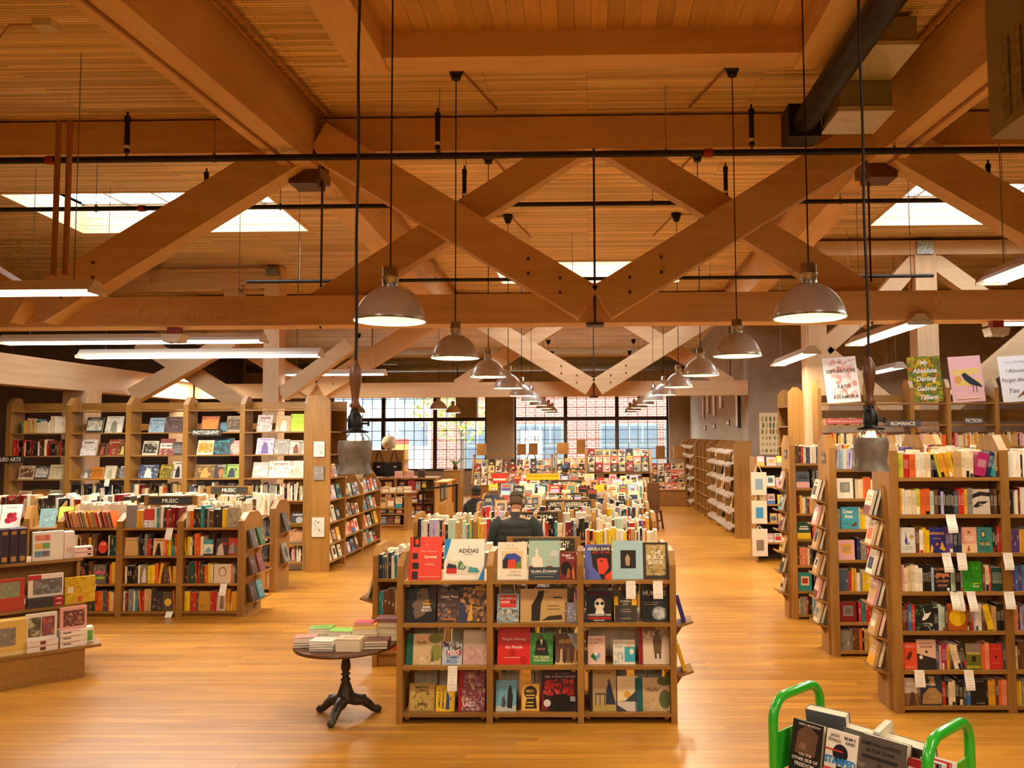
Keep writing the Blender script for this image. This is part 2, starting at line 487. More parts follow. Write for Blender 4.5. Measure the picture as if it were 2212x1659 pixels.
# skylights: board-lined wells, glazing bars and panes
def skylight(n, x0, x1, y0, y1, top, label):
    w = struct(thing('window_%d' % n, label, 'skylight', ((x0+x1)/2, (y0+y1)/2, zc((y0+y1)/2))), label)
    ox, oy, oz = w.location
    def P(name, mb, mat): return mb.build(name, mat, w, (-ox, -oy, -oz))
    k = 4
    for i in range(k):
        for yy in (y0, y1):
            z0 = zc(yy)-.02; h = (top-z0)/k
            P('well_board', MB().box(x0-.04, yy-.03, z0+i*h, x1+.04, yy+.03, z0+(i+1)*h-.006), M['well'])
        for xx in (x0, x1):
            a, b = zc(y0)-.02, zc(y1)-.02; ha, hb = (top-a)/k, (top-b)/k
            mb = MB().prism([(y0, a+i*ha), (y1, b+i*hb), (y1, b+(i+1)*hb-.006), (y0, a+(i+1)*ha-.006)], 'x', xx-.03, xx+.03)
            P('well_board', mb, M['well'])
    nb = 5
    for i in range(nb+1):
        xx = x0+(x1-x0)*i/nb
        P('glazing_bar', MB().box(xx-.03, y0, top-.06, xx+.03, y1, top+.02), M['steel'])
        if i < nb: P('pane', MB().box(xx+.03, y0, top+.02, xx+(x1-x0)/nb-.03, y1, top+.028), M['skypane'])
    P('glazing_bar', MB().box(x0, y1-.12, top-.05, x1, y1-.06, top), M['steel'])
    return w
skylight(1, -9.5, -5.2, 12.7, 14.9, 6.80, 'wide skylight with pale board-lined well above the photography shelves')
skylight(2, 5.2, 9.5, 12.7, 14.9, 6.80, 'wide skylight with pale board-lined well above the fiction shelves')
skylight(3, -2.1, 2.2, 17.3, 19.35, 6.62, 'skylight with pale well over the central aisle')

def wallbox(name, x0, y0, z0, x1, y1, z1, mat, label):
    return struct(MB().box(x0, y0, z0, x1, y1, z1).build(name, mat), label)
wallbox('wall_left', LEFT_X-.2, NEAR_Y, 0, LEFT_X, BACK_Y, 6.6, M['walldark'], 'dark brown side wall behind the photography shelves')
wallbox('wall_right', RIGHT_X, NEAR_Y, 0, RIGHT_X+.2, BACK_Y, 6.6, M['walldark'], 'dark brown wall on the fiction side')
wallbox('wall_near', LEFT_X, NEAR_Y-.2, 0, RIGHT_X, NEAR_Y, 6.6, M['walltaupe'], 'taupe wall behind the viewpoint')
wallbox('wall_wing', WING_X, WING_Y, 0, RIGHT_X, WING_Y+.25, 6.6, M['walltaupe'], 'taupe wall behind the fiction shelves')
wallbox('wall_aisle', WING_X, WING_Y+.25, 0, WING_X+.25, BACK_Y, 6.6, M['wallgrey'], 'grey wall with hanging frames beside the aisle')
# back wall with two large steel windows
sill, head = 0.95, 4.35
WIN = [(-10.4, -4.12), (-3.02, 3.18)]
wb = MB().box(LEFT_X, BACK_Y, 0, RIGHT_X, BACK_Y+.35, sill).box(LEFT_X, BACK_Y, head, RIGHT_X, BACK_Y+.35, 6.6)
wb.box(LEFT_X, BACK_Y, sill, WIN[0][0], BACK_Y+.35, head).box(WIN[1][1], BACK_Y, sill, RIGHT_X, BACK_Y+.35, head)
struct(wb.build('wall_back', M['walltaupe']), 'taupe end wall around the street windows')
struct(MB().box(WIN[0][1], BACK_Y-.12, 0, WIN[1][0], BACK_Y+.35, head).build('wall_pier', M['walltaupe']), 'taupe pier between the two street windows')
struct(MB().box(WIN[1][1], BACK_Y-.12, 0, WING_X, BACK_Y, 5.0).build('wall_corner', M['walltaupe']), 'taupe corner pier beside the aisle wall')
pane_w = 0.401
def big_window(n, x0, x1, label):
    w = struct(thing('window_%d' % n, label, 'window', ((x0+x1)/2, BACK_Y+.15, sill)), label)
    ox, oy, oz = w.location
    def P(name, mb, mat): return mb.build(name, mat, w, (-ox, -oy, -oz))
    tr = 3.03
    for xx in (x0, x0+(x1-x0)/3, x0+2*(x1-x0)/3, x1):
        P('mullion', MB().box(xx-.075, BACK_Y+.08, sill, xx+.075, BACK_Y+.22, head), M['steelframe'])
    for zz in (sill+.03, tr, head-.03):
        P('rail', MB().box(x0, BACK_Y+.09, zz-.075, x1, BACK_Y+.21, zz+.075), M['steelframe'])
    pw = ((x1-x0)/3-.15)/5
    lows = [(sill+.105, tr-.075, 5), (tr+.075, head-.105, 3)]
    hb = MB().box(-.5, 0, -.011, .5, .03, .011).mesh('muntin', M['steelframe'])
    vb = MB().box(-.011, 0, 0, .011, .03, 1).mesh('muntin', M['steelframe'])
    pm = MB().box(0, 0, 0, 1, .006, 1).mesh('pane', M['pane'])
    for c in range(3):
        a = x0+(x1-x0)*c/3+.075
        for z0, z1, k in lows:
            ph = (z1-z0)/k
            for i in range(1, 5):
                o = put('muntin', vb, w, (a+i*pw-ox, BACK_Y+.13-oy, z0-oz)); o.scale = (1, 1, z1-z0)
            for j in range(1, k):
                o = put('muntin', hb, w, (a+2.5*pw-ox, BACK_Y+.13-oy, z0+j*ph-oz)); o.scale = (5*pw, 1, 1)
            for i in range(5):
                for j in range(k):
                    o = put('pane', pm, w, (a+i*pw-ox, BACK_Y+.142-oy, z0+j*ph-oz)); o.scale = (pw, 1, ph)
    return w
big_window(4, *WIN[0], 'gridded steel street window behind the counter')
big_window(5, *WIN[1], 'gridded steel street window behind the magazine racks')

# ------------------------------------------------------------------ outside the windows
def outside():
    struct(MB().box(-40, BACK_Y+.35, -.6, 40, 90, -.35, lin('#8d8a86')).build('ground', M['print']), 'grey street outside the windows')
    m, nt, b = newmat('street_brick')
    tc = nd(nt, 'ShaderNodeNewGeometry'); sp = nd(nt, 'ShaderNodeSeparateXYZ'); cb = nd(nt, 'ShaderNodeCombineXYZ')
    nt.links.new(tc.outputs['Position'], sp.inputs[0]); nt.links.new(sp.outputs[0], cb.inputs[0]); nt.links.new(sp.outputs[2], cb.inputs[1])
    bt = nd(nt, 'ShaderNodeTexBrick'); bt.inputs['Scale'].default_value = 1.0
    bt.inputs['Brick Width'].default_value = 0.42; bt.inputs['Row Height'].default_value = 0.15; bt.inputs['Mortar Size'].default_value = 0.012
    bt.inputs['Color1'].default_value = (*lin('#a2604f'), 1); bt.inputs['Color2'].default_value = (*lin('#945646'), 1); bt.inputs['Mortar'].default_value = (*lin('#cbb8ac'), 1)
    nt.links.new(cb.outputs[0], bt.inputs['Vector']); nt.links.new(bt.outputs[0], b.inputs['Base Color']); b.inputs['Roughness'].default_value = 0.9
    BY = 47.0
    t = thing('brick_building', 'red brick shop building across the street', 'building', (1.5, BY, -.35))
    def P(name, x0, z0, x1, z1, y0, y1, mat, par=None):
        return MB().box(x0-1.5, y0, z0+.35, x1-1.5, y1, z1+.35).build(name, mat, t) if par is None else MB().box(x0-1.5, y0, z0+.35, x1-1.5, y1, z1+.35).build(name, mat, par)
    P('wall', -9.2, -.35, 22, 9, 0, 3, m)
    dg = plain('shopfront_glass', '#5d6a72', 0.15); fr = plain('shopfront_frame', '#6c7874', 0.6); lt = plain('shopfront_panel', '#b9c0c0', 0.7)
    for x0, x1 in ((-7.2, -4.6), (-4.2, -1.5), (0.6, 4.0), (4.3, 7.6), (9.4, 12.6), (13, 16)):
        o = P('window', x0, -.1, x1, 3.0, -.08, 0.02, fr)
        P('pane', x0+.15, 1.9, x1-.15, 2.85, -.12, -.06, dg, o)
        P('pane', x0+.15, .2, x1-.15, 1.7, -.12, -.06, dg, o)
        for q in range(1, 4):
            xx = x0+.15+(x1-x0-.3)*q/4
            P('glazing_bar', xx-.03, 1.9, xx+.03, 2.85, -.14, -.1, lt, o)
    for x0 in (0.4, 5.2, 10.0):
        P('upper_window', x0, 5.0, x0+2.4, 7.6, -.06, .02, dg)
    t2 = thing('pale_building', 'white block with strip windows across the street', 'building', (-18, BY+4, -.35))
    wht = plain('pale_render', '#cfcac2', 0.9)
    MB().box(-9, 0, 0, 8.6, 3, 8).build('wall', wht, t2)
    for r in range(2):
        for i in range(7):
            MB().box(-8.4+i*2.4, -.06, 2.1+r*2.6, -6.6+i*2.4, .02, 3.6+r*2.6).build('window', dg, t2)
    for x, yy, s, lb in ((-6.5, 41, 1.0, 'street tree with yellow-green leaves behind the counter window'), (7.0, 42, 1.1, 'street tree with yellow-green leaves seen past the corner pier')):
        tr = thing('street_tree', lb, 'tree', (x, yy, -.35), 0, 'street trees outside')
        MB().tube([(0, 0, 0), (.05, 0, 2), (0, .05, 4.4)], [.16, .13, .08], 8, lin('#5b4a3c')).build('trunk', M['print'], tr)
        lv = MB(); r2 = random.Random(int(x))
        for i in range(700):
            th, ph = r2.uniform(0, 6.28), math.acos(r2.uniform(-1, 1)); rr = 2.6*s*r2.random()**.4
            p = Vector((rr*math.sin(ph)*math.cos(th), rr*math.sin(ph)*math.sin(th), 4.4+rr*.8*math.cos(ph)))
            a = Vector((r2.uniform(-1, 1), r2.uniform(-1, 1), r2.uniform(-1, 1))).normalized()*.14; b2 = a.orthogonal().normalized()*.1
            lv.add([p-a, p-b2, p+a, p+b2], [(0, 1, 2, 3)], lin(r2.choice(['#8d9a3c', '#b3a23c', '#6f8a3a', '#c0b25a'])))
        o = lv.build('foliage', M['print'], tr); o['kind'] = 'stuff'
    # vote poster in the shop window across the street and a rainbow flag
    p = MB().box(-.62, 0, 0, .62, .02, 2.3, lin('#f2f0ea')).build('vote_poster', M['print'], None, (-3.35, BY-.145, .35))
    tag(p, 'white poster reading VOTE in the window across the street', 'poster')
    art(1.24, 2.3, [('t', 'VOTE', .5, .72, .13, '#4a3a20', .8), ('p', [(.15, .12), (.25, .12), (.45, .5), (.4, .5)], '#3a4652'), ('p', [(.75, .12), (.85, .12), (.6, .5), (.55, .5)], '#3a4652'), ('c', .5, .2, .13, .1, '#50606c')], -.004, .002).build('lettering', M['ink'], p)
    ft = thing('rainbow_flag', 'rainbow striped flag on a pole outside the counter window', 'flag', (-10.9, 44.0, -.35))
    MB().tube([(-.03, 0, 0), (-.03, 0, 2.6)], .025, 8).build('pole', M['steel'], ft)
    fg = MB()
    for i, c in enumerate(('#c8402f', '#e08a3a', '#e6d04a', '#4f9a5a', '#4a6fb0', '#7a4f96')):
        fg.box(0, 0, .3*(5-i), 1.1, .02, .3*(6-i), lin(c))
    fg.build('flag_cloth', M['print'], ft, (0, 0, .75))
outside()

# ------------------------------------------------------------------ roof timbers
BOLT = MB().tube([(0, .01, 0), (0, -.018, 0)], .02, 8).mesh('bolt', M['darkwood'])
def truss(Y, dz, xc, half, xl, xr, label, cut=None):
    """bottom/top chords, doubled V of front diagonals, rear counter diagonals, bolts, tie rods"""
    t = thing('roof_truss', label, 'truss', (xc, Y, 3.8+dz))
    o = Vector((xc, Y, 3.8+dz))
    def P(name, mb, mat, sm=False): return mb.build(name, mat, t, -o, smooth=sm)
    zb0, zb1, zt0, zt1 = 3.78+dz, 4.15+dz, 5.98+dz, 6.40+dz
    P('bottom_chord', MB().box(xl, Y-.02, zb0, xr, Y+.36, zb1), M['beam'])
    P('top_chord', MB().box(xl, Y-.02, zt0, xr, Y+.30, zt1), M['beam'])
    H = zt0-zb0
    for k in (-2, -1, 0, 1, 2):
        # front plane: top nodes at odd multiples of half, bottom nodes at even multiples
        xb = xc+2*half*k
        for s in (-1, 1):
            xt = xb+s*half
            if xt < xl-.3 or xt > xr+.3 or xb < xl-.3 or xb > xr+.5: continue
            a = Vector((xb+s*.10, Y-.16, zb0+.22)); b = Vector((xt-s*.16, Y-.16, zt1-.42))
            d = (b-a).normalized()
            P('diagonal', MB().bar(a-d*.02, b+d*.12, .30, .45, upv=(0, 0, 1)), M['beam'])
            for f in (.10, .22):
                c = a.lerp(b, f)
                for q in (-.09, .09):
                    cc_ = c+Vector((0, -.15, q))
                    put('bolt', BOLT, t, cc_-o)
    for k in (0,):
        xt = xc+2*half*k
        for s in (-1, 1):
            xb = xt+s*half
            if xb < xl-.3 or xb > xr+.3 or xt < xl-.3 or xt > xr+.3: continue
            a = Vector((xt+s*.18, Y+.20, zt0+.15)); b = Vector((xb, Y+.20, zb1-.1))
            P('counter_diagonal', MB().bar(a, b, .24, .37), M['beam'])
    for xx in (xc, xc-half, xc+half):
        if xl < xx < xr:
            P('tie_rod', MB().tube([(xx, Y-.03 if xx == xc else Y+.1, zb0-.03), (xx, Y-.03 if xx == xc else Y+.1, zt0)], .014, 6), M['iron'])
    P('tie_plate', MB().box(xc-.11, Y-.06, zb0-.03, xc+.11, Y+.2, zb0-.005), M['iron'])
    return t
truss(10.0, 0.0, 0.08, 3.46, -10.4, 10.4, 'big fir roof truss with crossed diagonals spanning the near ceiling')
truss(20.4, -0.42, 0.12, 3.46, -10.0, 4.0, 'second fir roof truss with V braces above the far aisle')
for x, lb in ((-3.56, 'deep fir roof girder beside the counter'), (3.66, 'deep fir roof girder beside the ventilation unit')):
    t = thing('roof_girder', lb + ', running from the camera to the far truss', 'girder', (x, 10, 5.7))
    for y0, y1 in ((-5.0, 9.93), (10.3, 20.3)):
        a, b = zc(y0), zc(y1)
        MB().prism([(y0-10, a-.70-5.7), (y1-10, b-.70-5.7), (y1-10, b-.003-5.7), (y0-10, a-.003-5.7)], 'x', -.2, .2).build('girder_timber', M['beam_y'], t)
    MB().box(-.22, -.12, -.07, .22, .30, .06).box(-.17, -.12, -.15, .17, .25, -.07).build('hanger_bracket', M['darkwood'], t)
    s = 1 if x < 0 else -1
    MB().tube([(s*.26, -14, zc(-4)-.05-5.7), (s*.26, -.15, zc(9.85)-.05-5.7)], .022, 6).build('conduit', M['conduit'], t)
    MB().tube([(s*.36, -14, zc(-4)-.05-5.7), (s*.36, -.15, zc(9.85)-.05-5.7)], .022, 6).build('conduit', M['conduit'], t)
    MB().tube([(-s*.05, -14, zc(-4)-.72-5.7), (-s*.05, -.15, zc(9.85)-.72-5.7)], .016, 6).build('conduit', M['conduit'], t)
    MB().tube([(s*.26, .4, zc(10.4)-.05-5.7), (s*.26, 10, zc(20)-.05-5.7)], .022, 6).build('conduit', M['conduit'], t)
for yy, lb in ((14.9, 'first'), (12.6, 'second')):
    pass
# posts and braces on the fiction side
t = thing('post_frame', 'pale timber frame with braced posts behind the fiction posters', 'timber frame', (6.4, 15.9, 0))
def P(name, mb, mat): return mb.build(name, mat, t, (-6.4, -15.9, 0))
P('header_beam', MB().box(4.4, 15.72, 5.86, 10.6, 16.05, 6.14), M['beam'])
P('post', MB().box(6.37, 15.70, 0, 6.78, 16.08, 6.14), M['beam_z'])
P('post', MB().box(4.22, 15.70, 0, 4.62, 16.08, 5.86), M['beam_z'])
P('brace', MB().bar((6.5, 15.9, 5.85), (5.35, 15.9, 4.55), .26, .32, upv=(0, 0, 1)), M['beam'])
P('brace', MB().bar((6.65, 15.9, 5.85), (8.1, 15.9, 4.75), .26, .32), M['beam'])
P('brace', MB().bar((4.6, 15.9, 3.95), (6.2, 15.9, 2.6), .26, .34), M['beam'])
P('brace', MB().bar((4.6, 15.9, 4.05), (5.6, 15.9, 4.9), .26, .32), M['beam'])
P('brace', MB().bar((6.75, 15.9, 2.7), (8.8, 15.9, 4.4), .26, .34), M['beam'])
P('brace', MB().bar((8.8, 15.9, 3.9), (9.9, 15.9, 3.0), .26, .30), M['beam'])
P('gusset_plate', MB().box(6.40, 15.66, 5.86, 6.72, 15.70, 6.12), M['steel'])
# posts and braces on the photography side
t = thing('post_frame', 'timber frame with post and crossed braces above the photography shelves', 'timber frame', (-6.9, 17.6, 0))
def P(name, mb, mat): return mb.build(name, mat, t, (6.9, -17.6, 0))
P('header_beam', MB().box(-10.6, 17.42, 5.62, -6.7, 17.76, 5.98), M['beam'])
P('post', MB().box(-7.06, 17.40, 0, -6.72, 17.78, 6.1), M['beam_z'])
P('gusset_plate', MB().box(-7.04, 17.36, 5.9, -6.74, 17.40, 6.08), M['steel'])
P('brace', MB().bar((-7.7, 17.4, 4.5), (-9.86, 17.4, 3.29), .26, .34), M['beam'])
P('brace', MB().bar((-9.9, 17.7, 4.5), (-7.55, 17.7, 3.05), .26, .34), M['beam'])
P('brace', MB().bar((-7.1, 17.6, 4.9), (-7.9, 17.6, 5.6), .26, .3), M['beam'])
P('brace', MB().bar((-6.7, 17.6, 3.3), (-5.2, 17.6, 4.4), .26, .3), M['beam'])
t = thing('side_girder', 'long low timber girder along the photography side, lit orange at its far end', 'girder', (-10.2, 15, 3.3))
MB().box(-.2, -9.0, .02, .2, 5.3, .55).build('girder_timber', M['beam_y'], t)
MB().box(-.24, .9, -3.3, .24, 1.4, .02).build('post', M['beam_z'], t)
MB().box(-.24, 5.0, -3.3, .24, 5.45, .02).build('post', M['beam_z'], t)

# ------------------------------------------------------------------ pipes, ducts, electrics under the roof
def pipe_run(label, y, z, x0, x1, r, drops, couplings, group):
    t = thing('sprinkler_pipe', label, 'pipe', ((x0+x1)/2, y, z), 0, group)
    cx = (x0+x1)/2
    MB().tube([(x0-cx, 0, 0), (x1-cx, 0, 0)], r, 10).build('pipe_length', M['pipe'], t)
    for d in drops:
        MB().tube([(d-cx, 0, r), (d-cx, 0, .10)], .016, 6).build('riser_nipple', M['steel'], t)
        MB().lathe([(.030, .08), (.030, .44), (.036, .44), (.036, .5), (.012, .52), (.012, .56)], 10, (d-cx, 0, 0)).lathe([(.034, .14), (.034, .17)], 10, (d-cx, 0, 0)).build('sprinkler_riser', M['black'], t)
        MB().lathe([(.0345, .12), (.0345, .16)], 10, (d-cx, 0, 0)).build('riser_band', M['paper'], t)
    for d in couplings:
        MB().lathe([(r+.012, -.05), (r+.016, 0), (r+.012, .05)], 10, (0, 0, 0), M=Matrix.Translation((d-cx, 0, 0)) @ Matrix.Rotation(R(90), 4, 'Y')).build('red_coupling', M['red'], t)
    for d in [x0+1.0+2.6*i for i in range(int((x1-x0)/2.6))]:
        MB().tube([(d-cx, 0, -r-.01), (d-cx, 0, r+.02)], .02, 6).tube([(d-cx, 0, r), (d-cx, 0, zc(y)-z)], .005, 5).build('hanger', M['steel'], t)
    return t
pipe_run('black sprinkler pipe nearest the camera, crossing under the girders', 9.1, 5.60, -10.5, 10.5, .038, (-5.32, -1.72, 1.88), (-6.2, 1.38), 'sprinkler pipes')
pipe_run('second black sprinkler pipe, crossing behind the near truss', 11.1, 5.60, -10.5, 10.5, .032, (-5.35, -1.72, 1.92, 5.55), (-6.25, 1.4, 6.9), 'sprinkler pipes')
pipe_run('third black sprinkler pipe, below the middle skylight', 15.2, 5.34, -6.5, 6.5, .034, (), (1.5,), 'sprinkler pipes')
t = thing('heating_duct', 'pale round duct high on the end wall', 'duct', (0, 30.6, 5.0))
MB().tube([(-13, 0, 0), (4, 0, 0)], .2, 16).build('duct_tube', M['steel'], t, smooth=True)
t = thing('heating_duct', 'dark round duct slanting along the roof to the ventilation unit', 'duct', (2.33, 7, 5.76))
MB().tube([(-.02, -5.5, -.03), (.02, 1.75, -.0)], .13, 16).build('duct_tube', M['pipe'], t, smooth=True)
MB().box(-.15, 1.6, -.16, .2, 1.95, .2).build('duct_boot', M['pipe'], t)
t = thing('ventilation_unit', 'grey metal ventilation unit hung from the roof beside the girder', 'ventilation unit', (2.84, 8.35, 5.66))
MB().box(-.27, -.25, .05, .27, .35, .50).build('casing', M['greysteel'], t)
MB().box(-.29, -.27, 0, .29, .37, .05).build('bottom_tray', M['tray'], t)
MB().box(-.33, -1.0, .36, .23, -.25, .6).build('intake_box', M['greysteel'], t)
MB().box(-.35, -1.02, .32, .25, -.27, .36).build('intake_tray', M['tray'], t)
t = thing('ventilation_unit', 'tan metal air unit with louvred grille at the top edge of the view', 'ventilation unit', (2.62, 4.4, 4.30))
MB().box(0, -.8, 0, .9, .8, 1.25).build('casing', M['greysteel'], t)
MB().box(.1, -.02, 1.25, .14, .02, zc(4.4)-4.3).box(.7, -.02, 1.25, .74, .02, zc(4.4)-4.3).build('hanger', M['steel'], t)
for i in range(9):
    MB().box(-.012, -.6+i*.14, .06, .0, -.51+i*.14, .55).build('louvre', M['steel'], t)
for x, y, lb in ((-5.1, 7.35, 'beside the near girder on the photography side'),):
    t = thing('junction_box', 'pale junction box on the roof deck ' + lb, 'junction box', (x, y, zc(y)))
    MB().box(-.09, -.07, -.07, .09, .07, -.003).build('box', M['fixture'], t)
    MB().tube([(-.09, 0, -.03), (-.35, 0, -.03), (-.5, .02, -.2), (-.52, .05, -2.2)], .008, 5).build('flex_cable', M['conduit'], t)
t = thing('conduit_pipe', 'pair of grey conduits dropping to the corner striplight', 'conduit', (-5.45, 8.1, 3.9))
MB().tube([(0, 0, .15), (0, 0, 1.75)], .028, 8).build('pipe_length', M['conduit'], t)
MB().tube([(.12, 0, .15), (.12, 0, 1.75)], .028, 8).build('pipe_length', M['conduit'], t)
for x, y, z, lb in ((5.1, 10.15, 3.712, 'emergency light under the truss chord on the fiction side'), (-5.25, 10.15, 3.712, 'emergency light under the truss chord on the photography side')):
    t = thing('emergency_light', lb, 'emergency light', (x, y, z))
    MB().box(-.07, -.06, -.02, .07, .06, .07).build('mount', M['red'], t)
    MB().prism([(-.1, -.12), (.1, -.12), (.13, -.02), (-.13, -.02)], 'y', -.1, .1).build('housing', M['fixture'], t)
    MB().lathe([(.03, -.13), (.03, -.12)], 10, (-.05, 0, 0), cap=True).lathe([(.03, -.13), (.03, -.12)], 10, (.05, 0, 0), cap=True).build('lens', M['steel'], t)

# ------------------------------------------------------------------ pendant lamps
def make_pendant(label, group='dome pendant lamps in two rows over the aisle'):
    t = thing('pendant_lamp', label, 'lamp', (0, 0, 0), 0, group)
    prof = [(.25, 0), (.252, .006), (.246, .03), (.235, .075), (.213, .12), (.18, .165), (.138, .205), (.095, .232), (.06, .246)]
    shd = MB().lathe(prof, 32).build('shade', M['lampshade'], t, smooth=True)
    MB().lathe([(r-.004, z) for r, z in prof], 32).build('reflector', M['lampin'], t, smooth=True)
    MB().lathe([(.253, -.004), (.256, .002), (.253, .008), (.247, .006)], 32).build('rim', M['lampneck'], shd, smooth=True)
    MB().lathe([(.058, .243), (.058, .305), (.062, .307), (.062, .318), (.056, .32), (.054, .385), (.02, .39)], 20).build('neck', M['lampneck'], t, smooth=True)
    MB().lathe([(.0, .03), (.035, .045), (.045, .08), (.03, .13), (.02, .16)], 12).build('bulb', M['bulb'], t, smooth=True)
    return t
def finish_pendant(t, ztop):
    z = ztop-t.location.z
    MB().tube([(0, 0, .388), (0, 0, z-.12)], .006, 6).build('cable', M['cable'], t)
    MB().lathe([(.03, -.15), (.05, -.14), (.055, -.1), (.07, -.09), (.075, -.04), (.09, -.035), (.09, -.004)], 14, (0, 0, z), cap=True).build('ceiling_rose', M['black'], t)
    yw, s_ = t.location.y, (1 if t.location.x < 0 else -1)
    if 5 < yw < 16 and z > 2.9:
        y2 = min(yw+1.25, 9.9) if yw < 9.9 else yw+1.3
        MB().tube([(s_*.04, .05, zc(yw)-t.location.z-.02), (s_*.3, y2-yw, zc(y2)-t.location.z-.02)], .012, 6).build('ceiling_conduit', M['conduit'], t)
        MB().tube([(-s_*.05, 0, zc(yw)-t.location.z-.02), (-s_*.5, 0, zc(yw)-t.location.z-.02)], .012, 6).build('ceiling_conduit', M['conduit'], t)
    li = bpy.data.lights.new('lamp_light', 'AREA'); li.shape = 'DISK'; li.size = .40; li.energy = PENDANT_W; li.color = (1.0, 0.85, 0.62)
    lo = bpy.data.objects.new('lamp_light', li); COL.objects.link(lo); lo.parent = t; lo.location = (0, 0, .02)
lamp0 = make_pendant('first')
first = True
for side, x in (('photography', -1.41), ('fiction', 1.56)):
    for n in range(-3, 10):
        if n == -1: continue
        y = 5.7+2.8*n
        lb = 'brown dome pendant lamp, %s from the camera in the row on the %s side' % (ORD[max(n, 0)], side) if n >= 0 else 'brown dome pendant lamp behind the camera on the %s side, number %s' % (side, 'two' if n == -3 else 'one')
        z = 3.21
        if first: o = lamp0; o.location = (x, y, z); o['label'] = lb; first = False
        else: o = dup(lamp0, (x, y, z), None, lb)
        finish = o
for o in [q for q in bpy.data.objects if q.name.startswith('pendant_lamp')]:
    finish_pendant(o, min(zc(o.location.y), 6.4))
for x, y, z, lb in ((-4.4, 23.6, 3.16, 'dome pendant lamp over the counter, nearest the pier'), (-4.6, 27.3, 3.15, 'dome pendant lamp farther back beside the window air conditioner'), (-7.6, 26.5, 3.14, 'dome pendant lamp over the counter, partly hidden by the near bell lamp')):
    o = make_pendant(lb, 'dome pendant lamps over the counter'); o.location = (x, y, z); finish_pendant(o, zc(y))

# ------------------------------------------------------------------ striplights
def striplight(label, x, y, z, ln, rz, ztop):
    t = thing('striplight', label, 'striplight', (x, y, z), rz, 'hanging fluorescent striplights')
    h = ln/2
    rf = MB().prism([(-.15, 0), (.15, 0), (.10, .05), (.055, .11), (-.055, .11), (-.10, .05)], 'x', -h, h).build('reflector', M['fixture'], t); 
    MB().box(-h+.05, -.09, -.028, h-.05, -.05, -.004).build('tube', M['tube'], t)
    MB().box(-h+.05, .05, -.028, h-.05, .09, -.004).build('tube', M['tube'], t)
    for s in (-1, 1):
        MB().box(s*h-.008, -.155, -.03, s*h+.008, .155, .02).build('end_plate', M['fixture'], rf)
        MB().tube([(s*h*.8, 0, .11), (s*h*.8, 0, zc(y+s*h*.8*math.sin(rz))-z-.02)], .005, 5).build('chain', M['steel'], t)
    li = bpy.data.lights.new('tube_light', 'AREA'); li.shape = 'RECTANGLE'; li.size = ln-.1; li.size_y = .26; li.energy = TUBE_E*6.0*ln; li.color = (1.0, 0.92, 0.78)
    lo = bpy.data.objects.new('tube_light', li); COL.objects.link(lo); lo.parent = t; lo.location = (0, 0, -.04)
    return t
for a in (('striplight nearest the camera, running off the picture above the gift shelves', -6.15, 8.0, 3.86, 2.44, 0, 6.3),
          ('long striplight just below the truss chord above the cookbooks', -6.6, 11.6, 3.78, 3.8, 0, 6.3),
          ('bright striplight hung over the photography shelves', -6.02, 12.45, 3.65, 3.75, 0, 6.2),
          ('farther striplight beyond the photography shelves, seen between post and lamp', -5.85, 18.6, 3.82, 2.3, 0, 6.0),
          ('small far striplight seen through the crossed braces', -9.6, 19.2, 3.75, 2.2, R(90), 5.9),
          ('near striplight pointing into the room above the fiction shelves', 3.95, 6.7, 3.86, 2.44, R(90), 6.2),
          ('bright striplight pointing into the room above the fiction posters', 4.05, 11.1, 3.74, 2.44, R(90), 6.3),
          ('far striplight by the post beside the taupe wall', 3.72, 14.7, 3.74, 2.44, R(90), 6.1),
          ('striplight over the outermost fiction poster', 6.3, 10.3, 3.78, 2.44, 0, 6.3),
          ('added fill striplight above the green cart, overhead and out of view', 2.6, 1.2, 4.2, 2.44, R(90), 6.1),  # unseen fixture added to brighten the dark cart
          ('added fill striplight overhead on the photography side, out of view', -3.0, 1.2, 4.2, 2.44, R(90), 6.1),  # its unseen pair, added for more light near the camera
          ('far striplight behind the yellow jungle poster', 6.4, 17.9, 3.74, 2.44, R(90), 6.1)):
    striplight(*a)
# ------------------------------------------------------------------ books
PAL = {'W': '#ece2cd', 'C': '#e6d2a8', 'K': '#1d1915', 'D': '#3b302a', 'G': '#8a857a', 'S': '#4b5560', 'N': '#25304a', 'B': '#3f6fa8', 'L': '#9cc0d0', 'T': '#2f8c8c',
       'E': '#1f4a3c', 'V': '#4d8a3c', 'M': '#b9d2bd', 'Y': '#e9c21e', 'J': '#c9cc3a', 'A': '#e0a02a', 'O': '#e0662a', 'R': '#c22f24', 'X': '#7d1f1e', 'P': '#dfa7a0', 'U': '#5a3f7d',
       'F': '#a5275a', 'Q': '#b9aed0', 'H': '#6b4426', 'I': '#c39a62', 'Z': '#e88f6a'}
NAMES = {'W': 'white', 'C': 'cream', 'K': 'black', 'D': 'dark brown', 'G': 'grey', 'S': 'slate', 'N': 'navy', 'B': 'blue', 'L': 'pale blue', 'T': 'teal', 'E': 'dark green', 'V': 'green',
         'M': 'mint', 'Y': 'yellow', 'J': 'lime', 'A': 'amber', 'O': 'orange', 'R': 'red', 'X': 'maroon', 'P': 'pink', 'U': 'purple', 'F': 'magenta', 'Q': 'lavender', 'H': 'brown', 'I': 'tan', 'Z': 'salmon'}
COLS = {k: lin(v) for k, v in PAL.items()}
PAGE = lin('#e9dcc0')
MIX = 'WWWCCCKKKDDGGSNNBLTEMYAAOORRXPUQHHIIZ'
DARKMIX = 'KKKDDDHHSSGNXIIRAWWCC'
STUFF = MB()          # every book too small or too many to be picked out singly
def tint(c, r, k=.12):
    f = 1+r.uniform(-k, k)
    return tuple(min(1, x*f) for x in c)
def T(x, y, z): return Matrix.Translation((x, y, z))
